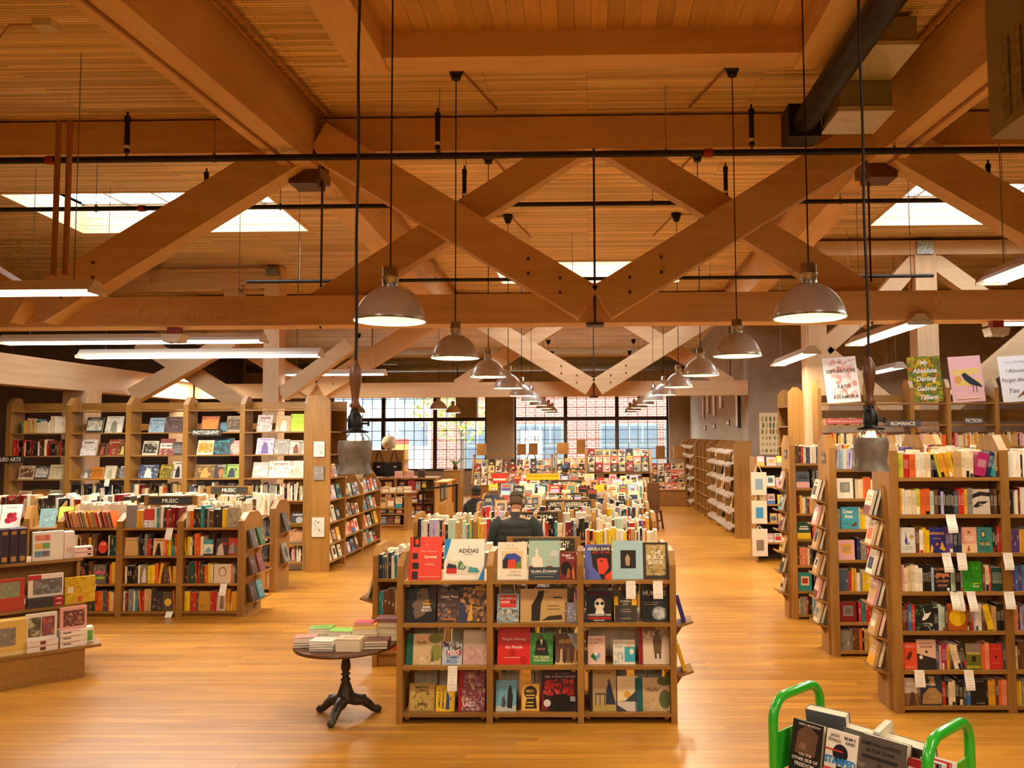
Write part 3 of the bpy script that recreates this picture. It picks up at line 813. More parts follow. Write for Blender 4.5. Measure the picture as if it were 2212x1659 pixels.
def RX(a): return Matrix.Rotation(a, 4, 'X')
def RY(a): return Matrix.Rotation(a, 4, 'Y')
def RZ(a): return Matrix.Rotation(a, 4, 'Z')
NBOOK = [0]
def spine_book(Mx, t, h, d, col, label, group, bands=()):
    c = 0.0022
    mb = MB().prism([(0,0),(t,0),(t,d),(t-c,d),(t-c,c),(c,c),(c,d),(0,d)], 'z', 0, h, col)
    for z0, z1, q in bands:
        mb.box(t*.12, -.0006, z0*h, t*.88, .0004, z1*h, cc(q))
    o = mb.build('book', M['print'])
    o.matrix_world = Mx
    MB().box(c, c, .003, t-c, d-.004, h-.003).build('page_block', M['page'], o)
    NBOOK[0] += 1
    return tag(o, label, 'book', group)
def face_book(Mx, w, h, t, col, ops, label, group, cat='book', name='book'):
    c = 0.002
    mb = MB().prism([(-w/2,0),(w/2,0),(w/2,c),(-w/2+c,c),(-w/2+c,t-c),(w/2,t-c),(w/2,t),(-w/2,t)], 'z', 0, h, cc(col))
    o = mb.build(name, M['print'])
    o.matrix_world = Mx
    MB().box(-w/2+c, c, .002, w/2-.004, t-c, h-.002).build('page_block', M['page'], o)
    if ops: art(w, h, ops).build('cover_print', M['ink'], o)
    NBOOK[0] += 1
    return tag(o, label, cat, group)
def stuff_book(Mx, t, h, d, col, page=PAGE):
    STUFF.box(0, 0, 0, t, d, h, col, Mx, top=page)
def stuff_face(Mx, w, h, t, col, r):
    STUFF.box(-w/2, 0, 0, w/2, t, h, col, Mx, top=PAGE)
    k = r.random()
    c2 = COLS[r.choice(MIX)]; c3 = COLS[r.choice('WCKAWRY')]
    e = -.0006
    def q(x0, z0, x1, z1, c): STUFF.add([(x0*w-w/2, e, z0*h), (x1*w-w/2, e, z0*h), (x1*w-w/2, e, z1*h), (x0*w-w/2, e, z1*h)], [(0,1,2,3)], c, Mx)
    if k < .4: q(.12, .2, .88, .66, c2); q(.18, .76, .82, .86, c3)
    elif k < .7: q(0, 0, 1, .36, c2); q(.15, .55, .85, .64, c3); q(.2, .7, .8, .76, c3)
    else: q(.2, .3, .8, .8, c2); q(.3, .4, .7, .7, c3)
def row_stuff(Mc, x0, x1, z, yf, hr=(.18, .25), tr=(.014, .036), d=.15, pal=MIX, r=rng, flip=False, lean=.12, gap=.0):
    x = x0; run = 0; lc = 'W'; lt = .02; lh = .2
    while x < x1-.012:
        if run <= 0:
            lc = r.choice(pal); lt = r.uniform(*tr); lh = r.uniform(*hr); run = r.choice((1, 1, 1, 2, 3))
        run -= 1
        t = min(lt, x1-x-.002)
        if t < .008: break
        a = 0
        if r.random() < lean: a = r.uniform(-.16, .16)
        col = tint(COLS[lc], r)
        Mx = Mc @ T(x, yf+r.uniform(0, .012), z) @ RY(a)
        if flip: stuff_book(Mx, t, lh, d, tint(PAGE, r, .1))
        else:
            stuff_book(Mx, t, lh, d, col)
            b = COLS[r.choice('WCKYWA')]; b = tuple(p*.5+q*.5 for p, q in zip(b, col)); z0 = r.uniform(.15, .6); z1 = z0+r.uniform(.1, .3)
            STUFF.add([(t*.3, -.0005, z0*lh), (t*.7, -.0005, z0*lh), (t*.7, -.0005, z1*lh), (t*.3, -.0005, z1*lh)], [(0,1,2,3)], b, Mx)
        x += t+.0008+abs(math.sin(a))*lh*.25
        if gap and r.random() < gap: x += r.uniform(.03, .12)
def faces_stuff(Mc, x0, x1, z, yf, tilt=.2, wr=(.12, .2), hr=(.18, .26), pal=MIX, r=rng, gap=.02):
    x = x0
    while x < x1-.1:
        w = min(r.uniform(*wr), x1-x); h = r.uniform(*hr)
        stuff_face(Mc @ T(x+w/2, yf, z+.001) @ RX(-tilt), w, h, r.uniform(.012, .03), tint(COLS[r.choice(pal)], r), r)
        x += w+gap*r.uniform(.2, 1.6)

# ------------------------------------------------------------------ bookcases
def house(d, zt, ch=.11, top=.10):
    return [(0, 0), (d, 0), (d, zt-ch), (d-top, zt), (top, zt), (0, zt-ch)]
def bookcase(label, loc, rz, xs, zs, depth, zt, pw=.06, prof=None, backs=(), plinth=None, th=.028, y0=0.0, cat='bookcase', mats=('case_z', 'case_x'), backboard=False, name='bookcase', shelf_gap=None):
    t = thing(name, label, cat, loc, rz)
    pr = prof or house(depth, zt)
    for i, x in enumerate(xs):
        MB().prism(pr, 'x', x-pw/2, x+pw/2).build('upright', M[mats[0]], t)
    for i in range(len(xs)-1):
        a, b = xs[i]+pw/2, xs[i+1]-pw/2
        for z in zs:
            if shelf_gap and z in shelf_gap.get(i, ()): continue
            MB().box(a+.001, y0, z-th, b-.001, depth-.01, z).build('shelf', M[mats[1]], t)
        for z0, z1 in backs:
            MB().box(a+.001, depth-.03, z0, b-.001, depth-.008, z1).build('back_rail', M[mats[1]], t)
        if backboard: MB().box(a+.001, depth-.02, .05, b-.001, depth-.006, zt-.15).build('back_panel', M['walldark'] if backboard == 2 else M[mats[1]], t)
        if plinth: MB().box(a+.001, .03, 0.0, b-.001, .05, plinth).build('plinth', M[mats[1]], t)
    return t, T(*loc) @ RZ(rz)
def sign(label, text, Mx, w, h, posts=.12, frame=True, col='#3a342d'):
    """slate-coloured board with cream letters in a wooden frame, facing local -Y, base at local z=0"""
    o = thing('shelf_sign', label, 'sign', (0, 0, 0)); o.matrix_world = Mx
    if frame:
        MB().box(-w/2-.07, .004, -.015, w/2+.07, .03, h+.015).build('sign_frame', M['case_x'], o)
    if posts:
        for s in (-.6, .6): MB().box(s*w/2-.015, .01, -posts, s*w/2+.015, .025, 0).build('sign_leg', M['case_z'], o)
    MB().box(-w/2, -.008, 0, w/2, .004, h, lin(col)).build('board', M['print'], o)
    mb = MB(); text_on(mb, text, 0, h*.24, h*.54, '#efe6cf', w*.84, -.010, .02, .04)
    for s in (-1, 1): mb.box(s*w*.46-.005, -.0105, h*.48, s*w*.46+.005, -.0095, h*.55, lin('#efe6cf'))
    mb.build('lettering', M['letter'], o)
    return o
NOTES = [0]
def note(Mx, w, h, label, curl=.03, marks=True):
    """paper slip hanging from a shelf edge"""
    n = 6; mb = MB(); vs = []
    for i in range(n+1):
        f = i/n
        vs += [(-w/2, -.012-curl*math.sin(f*2.2)*f, -h*f), (w/2, -.012-curl*math.sin(f*2.2)*f, -h*f)]
    mb.add(vs, [(2*i, 2*i+2, 2*i+3, 2*i+1) for i in range(n)], lin('#efe6d4'))
    mb.box(-w/2, -.012, 0, w/2, .02, .001, lin('#efe6d4'))
    o = mb.build('shelf_note', M['print']); o.matrix_world = Mx
    tag(o, label, 'note', 'paper notes hanging from shelves')
    if marks:
        r = random.Random(NOTES[0]); mk = MB()
        for i in range(5):
            f0 = .2+.13*i; ww = w*r.uniform(.45, .75)
            yv = -.0125-curl*math.sin(f0*2.2)*f0
            mk.add([(-ww/2, yv-.0004, -h*f0), (ww/2, yv-.0004, -h*f0), (ww/2, yv-.0004, -h*f0-.0025), (-ww/2, yv-.0004, -h*f0-.0025)], [(0, 1, 2, 3)], lin('#b4a996'))
        mk.build('handwriting', M['ink'], o)
    NOTES[0] += 1
    return o

# ---- front display case
FX = [-1.60, -.845, -.085, .69]
FZ = [.085, .47, .82, 1.175]
tF, MF = bookcase('three-bay open wooden display bookcase with face-out books, nearest the camera', (0, 6.88, 0), 0, FX, FZ, .62, 1.40, .052, house(.62, 1.40, .10, .14), cat='bookcase')
for i in range(3):
    for z in FZ:
        for s in (FX[i]+.06, FX[i+1]-.06):
            MB().box(s-.018, .03, z-.055, s+.018, .06, z-.0285).build('shelf_peg', M['case_x'], tF)
K = 3.93e-3      # metres per photograph pixel on this case
def xp(px): return (px-1273)*K-.005
FRONT = [
 # (px left, px right, px height, shelf, cover, print, label)
 (882, 952, 90, 3, '#e0402a', [('r', .0, 0, .08, 1, '#c2321f'), ('r', .1, .76, .32, 1, '#3a2420'), ('r', .1, .48, .26, .62, '#3a2420'), ('r', .1, .25, .3, .40, '#2f2426'), ('r', .1, .02, .28, .2, '#3a2420'), ('c', .22, .88, .06, .07, '#e0402a'),
   ('t', 'The', .52, .80, .035, '#e8b79a', .2), ('t', "New Woman's", .62, .64, .045, '#efc6a4', .66), ('t', 'Survival', .66, .50, .065, '#f6ecd2', .58, .02), ('t', 'Catalog', .64, .34, .05, '#f0c8a8', .4), ('r', .3, .06, .95, .075, '#efb08a')], 'big red large-format book on the top shelf of the front display'),
 (958, 1045, 85, 3, '#ece4d4', [('p', [(0, 1), (.16, 1), (.12, .8), (.0, .42)], '#2f86c4'), ('p', [(.86, 0), (1, 0), (1, .34)], '#2f86c4'), ('t', 'THE', .60, .79, .02, '#3a332c', .1), ('t', 'ADIDAS', .60, .66, .10, '#2b2723', .50, .015), ('t', 'ARCHIVE', .60, .60, .035, '#4a4238', .26),
   ('p', [(.06, .16), (.06, .40), (.12, .52), (.2, .44), (.34, .46), (.4, .5), (.52, .38), (.66, .30), (.84, .27), (.9, .18), (.84, .13), (.1, .13)], '#d8cfb8'), ('p', [(.06, .15), (.32, .15), (.32, .28), (.07, .28)], '#c8352a'), ('p', [(.06, .28), (.32, .28), (.30, .36), (.1, .40)], '#2b3340'), ('p', [(.34, .26), (.5, .24), (.56, .30), (.42, .46), (.36, .42)], '#4f7a52'), ('p', [(.6, .18), (.84, .17), (.89, .21), (.82, .29), (.62, .32)], '#4f9a9a'),
   ('p', [(.40, .28), (.42, .28), (.48, .38), (.46, .40)], '#e8e2cc'), ('p', [(.45, .27), (.47, .27), (.53, .36), (.51, .38)], '#e8e2cc'), ('t', 'TASCHEN', .5, .04, .014, '#8a8074', .14)], 'white large-format book with a running shoe on the cover'),
 (1074, 1137, 78, 3, '#ecdfc4', [('t', 'JACOB', .42, .88, .05, '#b59a70', .4), ('t', 'LAWRENCE', .48, .80, .05, '#b59a70', .62), ('r', .14, .28, .86, .76, '#e2c491'), ('p', [(.18, .3), (.16, .5), (.3, .68), (.6, .70), (.8, .6), (.82, .3)], '#3c4f9a'), ('p', [(.18, .3), (.2, .5), (.34, .6), (.42, .3)], '#2a2426'), ('p', [(.34, .3), (.36, .52), (.6, .54), (.64, .3)], '#d9482a'), ('p', [(.62, .3), (.66, .46), (.8, .5), (.82, .3)], '#6f8a36'), ('t', 'LINES OF', .62, .19, .05, '#b59a70', .5), ('t', 'INFLUENCE', .58, .10, .05, '#b59a70', .6)], 'cream art book with a blue and red painting on the cover'),
 (1141, 1209, 85, 3, '#a7c2b0', [('r', 0, 0, 1, .30, '#3b4148'), ('r', 0, .95, 1, 1, '#4a5a5c'), ('p', [(.1, .3), (.1, .52), (.22, .58), (.22, .75), (.3, .75), (.3, .6), (.44, .5), (.46, .3)], '#e9dfc8'), ('c', .82, .62, .13, .1, '#c9ccc4'), ('p', [(.66, .58), (.9, .56), (.86, .38)], '#b3b6b0'), ('r', .02, .3, .14, .335, '#9a4a4a'), ('r', .58, .3, .76, .335, '#9a4a4a'), ('r', .52, .46, .9, .47, '#e9dfc8'), ('t', 'THE', .5, .235, .02, '#e9dfc8', .1), ('t', 'GLOBAL ECONOMY', .5, .17, .055, '#f2ead6', .84, .02), ('r', .12, .13, .88, .145, '#7d8f96'), ('r', .2, .06, .8, .07, '#c9c4b4')], 'pale green book with a white tower above a dark title band'),
 (1215, 1253, 56, 3, '#7a1f22', [('t', 'Angela', .4, .86, .09, '#f2e6d0', .6, .01, .2), ('t', 'Davis', .62, .76, .09, '#f2e6d0', .55, .01, .2), ('c', .4, .4, .3, .26, '#1d1512'), ('p', [(.4, .05), (.62, .05), (.62, .36), (.5, .42)], '#a8643a'), ('p', [(.78, 0), (.9, .0), (.84, .5), (.72, .3)], '#e0862f')], 'small maroon paperback with a dark portrait, top shelf middle bay'),
 (1263, 1320, 72, 3, '#5a62ae', [('p', [(.22, .8), (.3, .36), (.55, .14), (.62, 0), (1, 0), (1, .95), (.3, .95)], '#2b2320'), ('p', [(.44, .58), (.48, .36), (.52, .16), (.72, .14), (.9, .34), (.84, .58), (.66, .62)], '#e0462f'), ('p', [(.74, 0), (1, 0), (1, .24), (.76, .12)], '#e0462f'), ('r', .58, .5, .68, .54, '#2b2320'), ('t', 'ANGELA DAVIS', .52, .83, .095, '#f4ecda', .84, .02), ('t', 'SEIZE THE TIME', .60, .74, .06, '#d8402f', .66, .01)], 'blue book with a black and red portrait on the top shelf'),
 (1322, 1388, 80, 3, '#a5c8cc', [('t', 'NOAH', .5, .84, .06, '#bcd8d8', .36), ('r', .27, .28, .77, .75, '#2e2620'), ('p', [(.44, .36), (.42, .55), (.5, .66), (.58, .55), (.56, .34)], '#b59a72'), ('t', 'DAVIS', .5, .16, .06, '#bcd8d8', .36)], 'pale blue book with a small dark square picture'),
 (1390, 1444, 76, 3, '#3a2e22', [('r', .12, .1, .9, .94, '#b59a5c'), ('n', .12, .1, .9, .94, ['#e2cd96', '#5a4528', '#caa968', '#7a6038'], 90, 5), ('t', 'THE', .52, .68, .10, '#f6edd0', .4, .02), ('t', 'BLACK', .52, .54, .11, '#f6edd0', .66, .02), ('t', 'BOOK', .52, .40, .11, '#f6edd0', .6, .02)], 'brown and gold collage book at the end of the top shelf'),
 (874, 940, 72, 2, '#1c1816', [('p', [(.34, .1), (.26, .30), (.3, .36), (.2, .5), (.36, .66), (.36, .84), (.5, .98), (.9, .98), (.9, .5), (.6, .2)], '#6f5d4c'), ('p', [(.7, .98), (1, .98), (1, .3), (.78, .5)], '#3a302a'), ('c', .44, .76, .06, .02, '#241c18'), ('t', 'THE', .70, .60, .05, '#e9a81e', .2, .02), ('t', 'MAMBA', .70, .50, .07, '#e9a81e', .26, .02), ('t', 'MAMBA', .70, .40, .07, '#efe6d6', .26, .02), ('t', 'MENTALITY', .70, .31, .07, '#efe6d6', .34, .02)], 'black book with a large profile face, second shelf'),
 (944, 995, 64, 2, '#4a342a', [('n', 0, .02, 1, .6, ['#7a4f34', '#c07a3c', '#6a5a5a', '#8a8496', '#3a2a24'], 70, 8), ('t', 'A', .5, .90, .03, '#f0e6d0', .1), ('t', 'Cabin Porn', .5, .78, .09, '#f4ead4', .78, .02), ('t', 'INSIDE', .5, .71, .04, '#f0e6d0', .3), ('r', .2, .08, .8, .12, '#c8743a')], 'brown book with a warm cabin interior, second shelf'),
 (992, 1053, 78, 2, '#3e2a1c', [('n', .04, .02, 1, .92, ['#c0863a', '#8a5a2a', '#e0b060', '#5a2a22', '#4a3c5a'], 120, 2), ('p', [(0, 0), (.3, 0), (.2, .5), (0, .56)], '#3a3f58'), ('p', [(.3, .05), (.4, .45), (.46, .48), (.5, .05)], '#d8a04a'), ('r', .48, .84, 1, .87, '#d0a030'), ('t', 'BIBLE', .74, .88, .08, '#e6c476', .5, .02)], 'dark gilt book crowded with golden figures'),
 (1073, 1120, 58, 2, '#8fb0bc', [('r', .12, .52, .88, .96, '#cf3d2c'), ('t', 'BAD AMERICAN', .5, .80, .08, '#f2e4d4', .7, .02), ('t', 'HISTORY', .38, .67, .08, '#f2e4d4', .42, .02), ('t', 'A-Z', .74, .67, .09, '#241a16', .26, .03), ('n', 0, .02, 1, .5, ['#efe6d4', '#2a2420', '#d8c4a8', '#4a4038'], 60, 4)], 'blue paperback with a red title block and a crowd of faces'),
 (1123, 1224, 68, 2, '#c09a5c', [('p', [(.24, .04), (.24, .5), (.36, .8), (.38, .94), (.5, .96), (.5, .8), (.44, .55), (.42, .04)], '#2c2119'), ('r', .5, .9, .6, .92, '#2c2119'), ('p', [(.46, .05), (.9, .08), (.88, .22), (.6, .18)], '#3a2d20'), ('r', .7, .72, .88, .76, '#3a2d20'), ('r', .58, .48, .82, .5, '#6a5230'), ('r', .58, .38, .84, .4, '#6a5230')], 'wide tan landscape book with an ink-black standing figure'),
 (1226, 1252, 40, 2, '#8d8c9a', [('n', .05, .1, .95, .9, ['#d8d6d6', '#b0aeb8', '#6a6878', '#e9e6e0'], 30, 4)], 'tiny grey paperback with pale flowers, second shelf'),
 (1265, 1320, 64, 2, '#17120f', [('r', .05, .84, .95, .96, '#4a1418'), ('c', .52, .56, .2, .2, '#c9b79a'), ('c', .52, .56, .15, .2, '#e0d2b8'), ('c', .44, .59, .07, .055, '#14100e'), ('c', .63, .59, .07, .055, '#14100e'), ('p', [(.34, .26), (.4, .4), (.66, .4), (.72, .26)], '#e8dcc6'), ('t', 'A PHOTOGRAPHIC TOUR', .5, .19, .07, '#f2e8d8', .92, .02), ('r', .04, .09, .96, .16, '#b22a24'), ('t', 'FOREWORD', .5, .03, .045, '#f2e8d8', .9, .01)], 'black book with a face in round sunglasses'),
 (1325, 1374, 65, 2, '#3f362c', [('r', 0, .52, .18, .80, '#e9b416'), ('p', [(.78, .52), (1, .52), (1, .92), (.76, .84)], '#e9b416'), ('r', 0, .05, .03, .5, '#e9b416'), ('t', 'THE', .5, .72, .03, '#d8c8a8', .1), ('t', 'INVISIBLE', .5, .62, .055, '#f0e6d0', .5, .02), ('t', 'CITY', .5, .52, .06, '#f0e6d0', .34), ('r', .3, .38, .7, .4, '#b8a888'), ('r', .26, .31, .74, .33, '#b8a888'), ('r', .28, .1, .72, .12, '#b8a888')], 'dark grey book with yellow patches on both edges'),
 (1385, 1440, 70, 2, '#1f1b18', [('t', 'HUMANS', .5, .77, .14, '#e9dcc8', .9, .02), ('r', .08, .56, .66, .58, '#8a8076'), ('r', .08, .5, .6, .52, '#a89c90'), ('c', .66, .25, .28, .2, '#8f8f8c'), ('n', .42, .1, .9, .4, ['#c9c9c4', '#6a6a68', '#dcdcd6'], 30, 6)], 'black book with a grey globe, second shelf end'),
 (877, 953, 62, 1, '#cdb284', [('r', 0, 0, .2, 1, '#1f5a4a'), ('r', .2, .7, .66, 1, '#e2b98a'), ('n', .2, 0, .8, .32, ['#e8d8b0', '#b89a64', '#cdb27c'], 40, 2), ('c', .82, .86, .2, .16, '#7a7f3a'), ('c', .86, .40, .17, .26, '#8a8a42'), ('p', [(.7, .1), (.76, .5), (.8, .1)], '#5a6a30'), ('t', 'Pacific', .44, .68, .10, '#6a5a34', .36, .01, .2)], 'tan book with dark green spine and palms, third shelf'),
 (955, 998, 46, 1, '#b9c2c8', [('n', .0, .62, 1, 1, ['#3a2f28', '#6a5246', '#8a7a68'], 30, 3), ('r', .2, .42, .96, .62, '#b03a4a'), ('t', 'FEED', .56, .44, .17, '#f0e6e0', .7, .03), ('t', 'TOMMY', .55, .26, .13, '#44669a', .66, .02), ('t', 'PICO', .5, .07, .15, '#3a6fb0', .7, .02)], 'small pale blue paperback with red and blue lettering'),
 (1000, 1051, 70, 1, '#c6b59a', [('r', 0, 0, 1, .52, '#c79c96'), ('n', 0, 0, 1, .5, ['#d4aaa4', '#b9807c', '#dcc0b0'], 50, 8), ('t', 'DREAMS', .5, .56, .06, '#dccdb2', .5)], 'faded pink and beige book, third shelf'),
 (1074, 1144, 79, 1, '#c41f1c', [('r', 0, 0, 1, .5, '#d42c22'), ('t', 'People Among', .5, .62, .075, '#f2d6cc', .82, .005), ('t', 'the People', .5, .41, .075, '#f6e2d8', .62, .01), ('r', .2, .17, .8, .19, '#e89a8a'), ('c', .45, .3, .12, .08, '#b81c1a'), ('c', .8, .12, .12, .1, '#b81c1a')], 'bright red book with two lines of white title'),
 (1144, 1193, 63, 1, '#3f8a3c', [('n', 0, .1, 1, 1, ['#5fa04a', '#2f6a2c', '#7ab85a', '#478f3e'], 80, 9), ('p', [(.2, .3), (.26, .72), (.4, .82), (.6, .82), (.74, .66), (.82, .3)], '#2a2a26'), ('c', .48, .88, .08, .075, '#7a5238'), ('p', [(.42, .8), (.56, .8), (.5, .6)], '#e0dccf'), ('r', .3, .46, .66, .52, '#8a5a3c'), ('t', 'THE OBAMA', .5, .2, .07, '#e9e2a0', .84, .02), ('t', 'PORTRAITS', .5, .1, .07, '#e9e2a0', .84, .02)], 'green leafy book with a seated suited figure'),
 (1201, 1248, 62, 1, '#5a3b26', [('p', [(.55, 1), (1, 1), (1, .4), (.84, .6)], '#9aa0a8'), ('r', 0, 0, 1, .1, '#e0bf84'), ('t', 'AND HOPE', .46, .68, .14, '#d8a45a', .6, .03)] + [('p', [(.04+.16*i, .05), (.08+.16*i, .45+.05*(i % 2)), (.16+.16*i, .45+.05*(i % 2)), (.17+.16*i, .05)], ['#6a5a44', '#cbb48a', '#4a2f22', '#8a5a2f', '#5a4030', '#c0883f'][i]) for i in range(6)], 'brown book with a row of standing people'),
 (1268, 1305, 57, 1, '#e5bfae', [('t', 'The Longing', .42, .85, .07, '#5a463c', .7), ('t', 'for Less', .34, .74, .07, '#5a463c', .5), ('p', [(.14, .28), (.44, .42), (.74, .28), (.46, .1)], '#e8e0d0'), ('p', [(.14, .28), (.46, .1), (.46, .28), (.3, .4)], '#1f6a3a'), ('p', [(.46, .1), (.74, .28), (.7, .42), (.46, .3)], '#8a9cc8')], 'pale pink paperback with a small cube drawing'),
 (1322, 1369, 49, 1, '#e6e0cc', [('r', .52, .1, 1, .72, '#3aa6b8'), ('c', .84, .52, .1, .12, '#e8e0c8'), ('t', 'HOW TO', .26, .82, .09, '#8aa0a0', .42), ('t', 'SLEEP', .26, .68, .09, '#8aa0a0', .42), ('t', 'CLIMATE', .76, .82, .09, '#d89a4a', .42), ('t', 'END', .76, .68, .09, '#d89a4a', .3), ('n', .04, .06, .46, .5, ['#b0c2ba', '#7aa0a0', '#d0d8cc'], 20, 2)], 'small white book with turquoise panel, third shelf'),
 (1379, 1444, 81, 1, '#c3ab90', [('r', 0, 0, .13, 1, '#8a1a24'), ('n', .14, .66, 1, 1, ['#8a6e50', '#a08260', '#6e563e'], 40, 3), ('r', .14, .0, 1, .6, '#d8c4a8'), ('p', [(.5, .26), (.46, .6), (.54, .76), (.68, .76), (.76, .6), (.74, .26)], '#6a5238'), ('c', .6, .8, .05, .045, '#4a3626'), ('r', .52, .14, .58, .26, '#4a3626'), ('r', .66, .14, .72, .26, '#4a3626')], 'sepia photo book with a red spine and a figure in a long coat'),
 (884, 940, 56, 0, '#a8873e', [('r', .06, .06, .94, .94, '#c0a052'), ('n', .06, .06, .94, .7, ['#d8bc6a', '#8a6e30', '#cdb060', '#6a5428'], 60, 7), ('t', 'MAKING', .48, .82, .09, '#3a2c18', .66, .02), ('t', 'COMICS', .48, .70, .09, '#5a4828', .6, .01), ('t', 'BARRY', .5, .24, .07, '#3a2c18', .32, .02)], 'yellow-brown comic handbook, bottom shelf'),
 (942, 982, 51, 0, '#eec018', [('v', 'AMERICA IS', .24, .5, .12, '#2a2a4a', .84, .02), ('v', 'IMMIGRANTS', .44, .5, .12, '#2a2a4a', .84, .02), ('p', [(.52, .08), (.56, .5), (.54, .92), (.6, .72), (.66, .7), (.72, .56), (.74, .08)], '#2f4a9a'), ('p', [(.74, .5), (.84, .6), (.78, .4)], '#2f4a9a')], 'small bright yellow book with a blue statue'),
 (990, 1047, 88, 0, '#7d3a44', [('r', 0, 0, .12, 1, '#c22a26'), ('n', .12, .02, 1, .98, ['#a05a6a', '#c8a88a', '#8a2a4a', '#5a3038', '#d0b8a0', '#b0446a'], 140, 5), ('t', 'PABLO', .34, .23, .055, '#e9cfc0', .3), ('t', 'LAZO', .42, .12, .10, '#f4eadc', .46, .02)], 'tall purple abstract art book, bottom shelf'),
 (1070, 1114, 61, 0, '#6fa8bc', [('r', 0, 0, 1, .18, '#b9bcb4'), ('t', 'BASQUIAT', .5, .82, .07, '#9cb4b4', .7, .01), ('p', [(.56, .12), (.58, .6), (.66, .84), (.74, .84), (.84, .5), (.8, .1)], '#2a2522'), ('p', [(.3, .14), (.3, .4), (.4, .52), (.5, .3), (.46, .14)], '#4a4c4a'), ('c', .42, .5, .05, .05, '#8a6a5a')], 'light blue comic with two dark figures, bottom shelf'),
 (1125, 1164, 55, 0, '#c98a2a', [('r', .05, .04, .95, .96, '#e9bc55'), ('c', .5, .68, .36, .24, '#3a2a1e'), ('p', [(.2, .1), (.3, .5), (.8, .5), (.86, .1)], '#3a2a1e'), ('t', 'MEN', .46, .68, .1, '#e9bc55', .4, .02), ('r', .24, .56, .74, .6, '#e9bc55'), ('r', .26, .46, .7, .5, '#e9bc55'), ('r', .3, .3, .66, .34, '#e9bc55'), ('r', .26, .18, .68, .22, '#e9bc55')], 'small gold book with a brown head silhouette'),
 (1173, 1250, 82, 0, '#2a0d10', [('n', .05, .38, .9, .78, ['#a81c1c', '#d4302a', '#e8503a', '#5a1214', '#7a1816'], 70, 3), ('p', [(0, .6), (.1, .2), (.2, .02), (0, .02)], '#7a1a1a'), ('c', .55, .2, .36, .22, '#1c1210'), ('t', "STANLEY KUBRICK'S", .56, .90, .03, '#c8a0a0', .6), ('t', '2001: A SPACE ODYSSEY', .53, .81, .055, '#d8b8b0', .88, .005), ('c', .16, .2, .1, .09, '#d8d0cc'), ('r', .8, .24, .94, .36, '#b0a8a8')], 'large dark red glowing book, bottom shelf'),
 (1272, 1328, 85, 0, '#b99a6c', [('r', 0, 0, .1, 1, '#2a2420'), ('r', .1, .0, 1, .16, '#b0974f'), ('t', 'Lost To Day', .5, .87, .055, '#5a4428', .66, .01), ('r', .18, .38, .6, .43, '#6a5438'), ('r', .2, .14, .24, .4, '#6a5438'), ('r', .36, .14, .4, .4, '#6a5438'), ('r', .54, .14, .58, .4, '#6a5438'), ('p', [(.6, .16), (.62, .5), (.7, .66), (.78, .66), (.84, .5), (.98, .16)], '#2b3444'), ('c', .72, .7, .06, .05, '#6a4a34')], 'sepia book with a table and a dark dress'),
 (1330, 1373, 69, 0, '#e4cfa0', [('r', 0, 0, 1, .28, '#cfc2b8'), ('c', .5, .48, .16, '#dba02e'), ('p', [(0, .28), (.4, .3), (1, .62), (1, .28)], '#3f3f48'), ('p', [(0, .18), (.4, .04), (.5, 0), (0, 0)], '#3f3f48'), ('t', 'POSTED', .55, .84, .05, '#d8bc84', .5), ('t', 'CATALOG', .55, .74, .05, '#d8bc84', .6)], 'cream book with an orange sun over a dark hill'),
 (1374, 1448, 66, 0, '#c6a87e', [('r', 0, 0, .22, 1, '#1f5f5c'), ('n', .22, 0, 1, .36, ['#d8c49a', '#a88a5c', '#bfa272'], 40, 2), ('c', .84, .9, .2, .14, '#4f5a30'), ('c', .86, .36, .17, .28, '#5a6236'), ('t', 'Pacific', .5, .60, .11, '#6a5434', .4, .01, .2)], 'tan book with teal spine and palms, bottom shelf end'),
]
for a, b, hp, s, col, ops, lb in FRONT:
    w = (b-a)*K; h = hp*K*1.02
    bay = max(i for i in range(3) if xp((a+b)/2) > FX[i])
    x = min(max(xp((a+b)/2), FX[bay]+.03+w/2), FX[bay+1]-.03-w/2)
    face_book(MF @ T(x, .05, FZ[s]+.0015) @ RX(-R(11)), w, h, rng.uniform(.018, .035), col, ops, lb, 'face-out books on the front display bookcase')
# backs of the books on the far side of the same case: fore-edges towards the camera
for s in (0, 1, 2):
    for i in range(3):
        row_stuff(MF, FX[i]+.06, FX[i+1]-.06, FZ[s], .30, (.24, .31), (.015, .04), .2, flip=True, gap=.04)
for a, b, z in ((1350, 1370, 1.14), (1407, 1428, 1.14)):
    note(MF @ T(xp((a+b)/2), -.005, z+.03), .08, .14, 'paper note hanging below the %s on the front display' % ('pale blue book' if a < 1400 else 'brown and gold collage book'))
note(MF @ T(xp(981), -.005, FZ[1]), .08, .19, 'long paper note hanging above the small yellow book')
# ledges with books on the aisle end of this case
def end_rack(label, Mx, ledges, bw, bh, books, grp, board=True):
    """Mx: local +X points away from the case end; board in local YZ plane at x=0"""
    o = thing('end_rack', label, 'display rack'); o.matrix_world = Mx
    if board: MB().prism([(-bw/2, 0), (bw/2, 0), (bw/2, bh-.05), (bw/2-.05, bh), (-bw/2+.05, bh), (-bw/2, bh-.05)], 'x', 0, .022).build('back_board', M['case_z'], o)
    for z in ledges:
        MB().prism([(.022, z), (.16, z+.045), (.155, z+.062), (.022, z+.018)], 'y', -bw/2-.02, bw/2+.02).build('ledge', M['case_x'], o)
        MB().prism([(.022, z-.09), (.10, z+.026), (.022, z+.001)], 'y', -.01, .01).build('bracket', M['case_x'], o)
    for z, yy, w, h, t, col, ops, lb in books:
        face_book(Mx @ T(.10, yy, z+.05) @ RZ(R(90)) @ RX(-R(16)), w, h, t, col, ops, lb, grp)
    return o
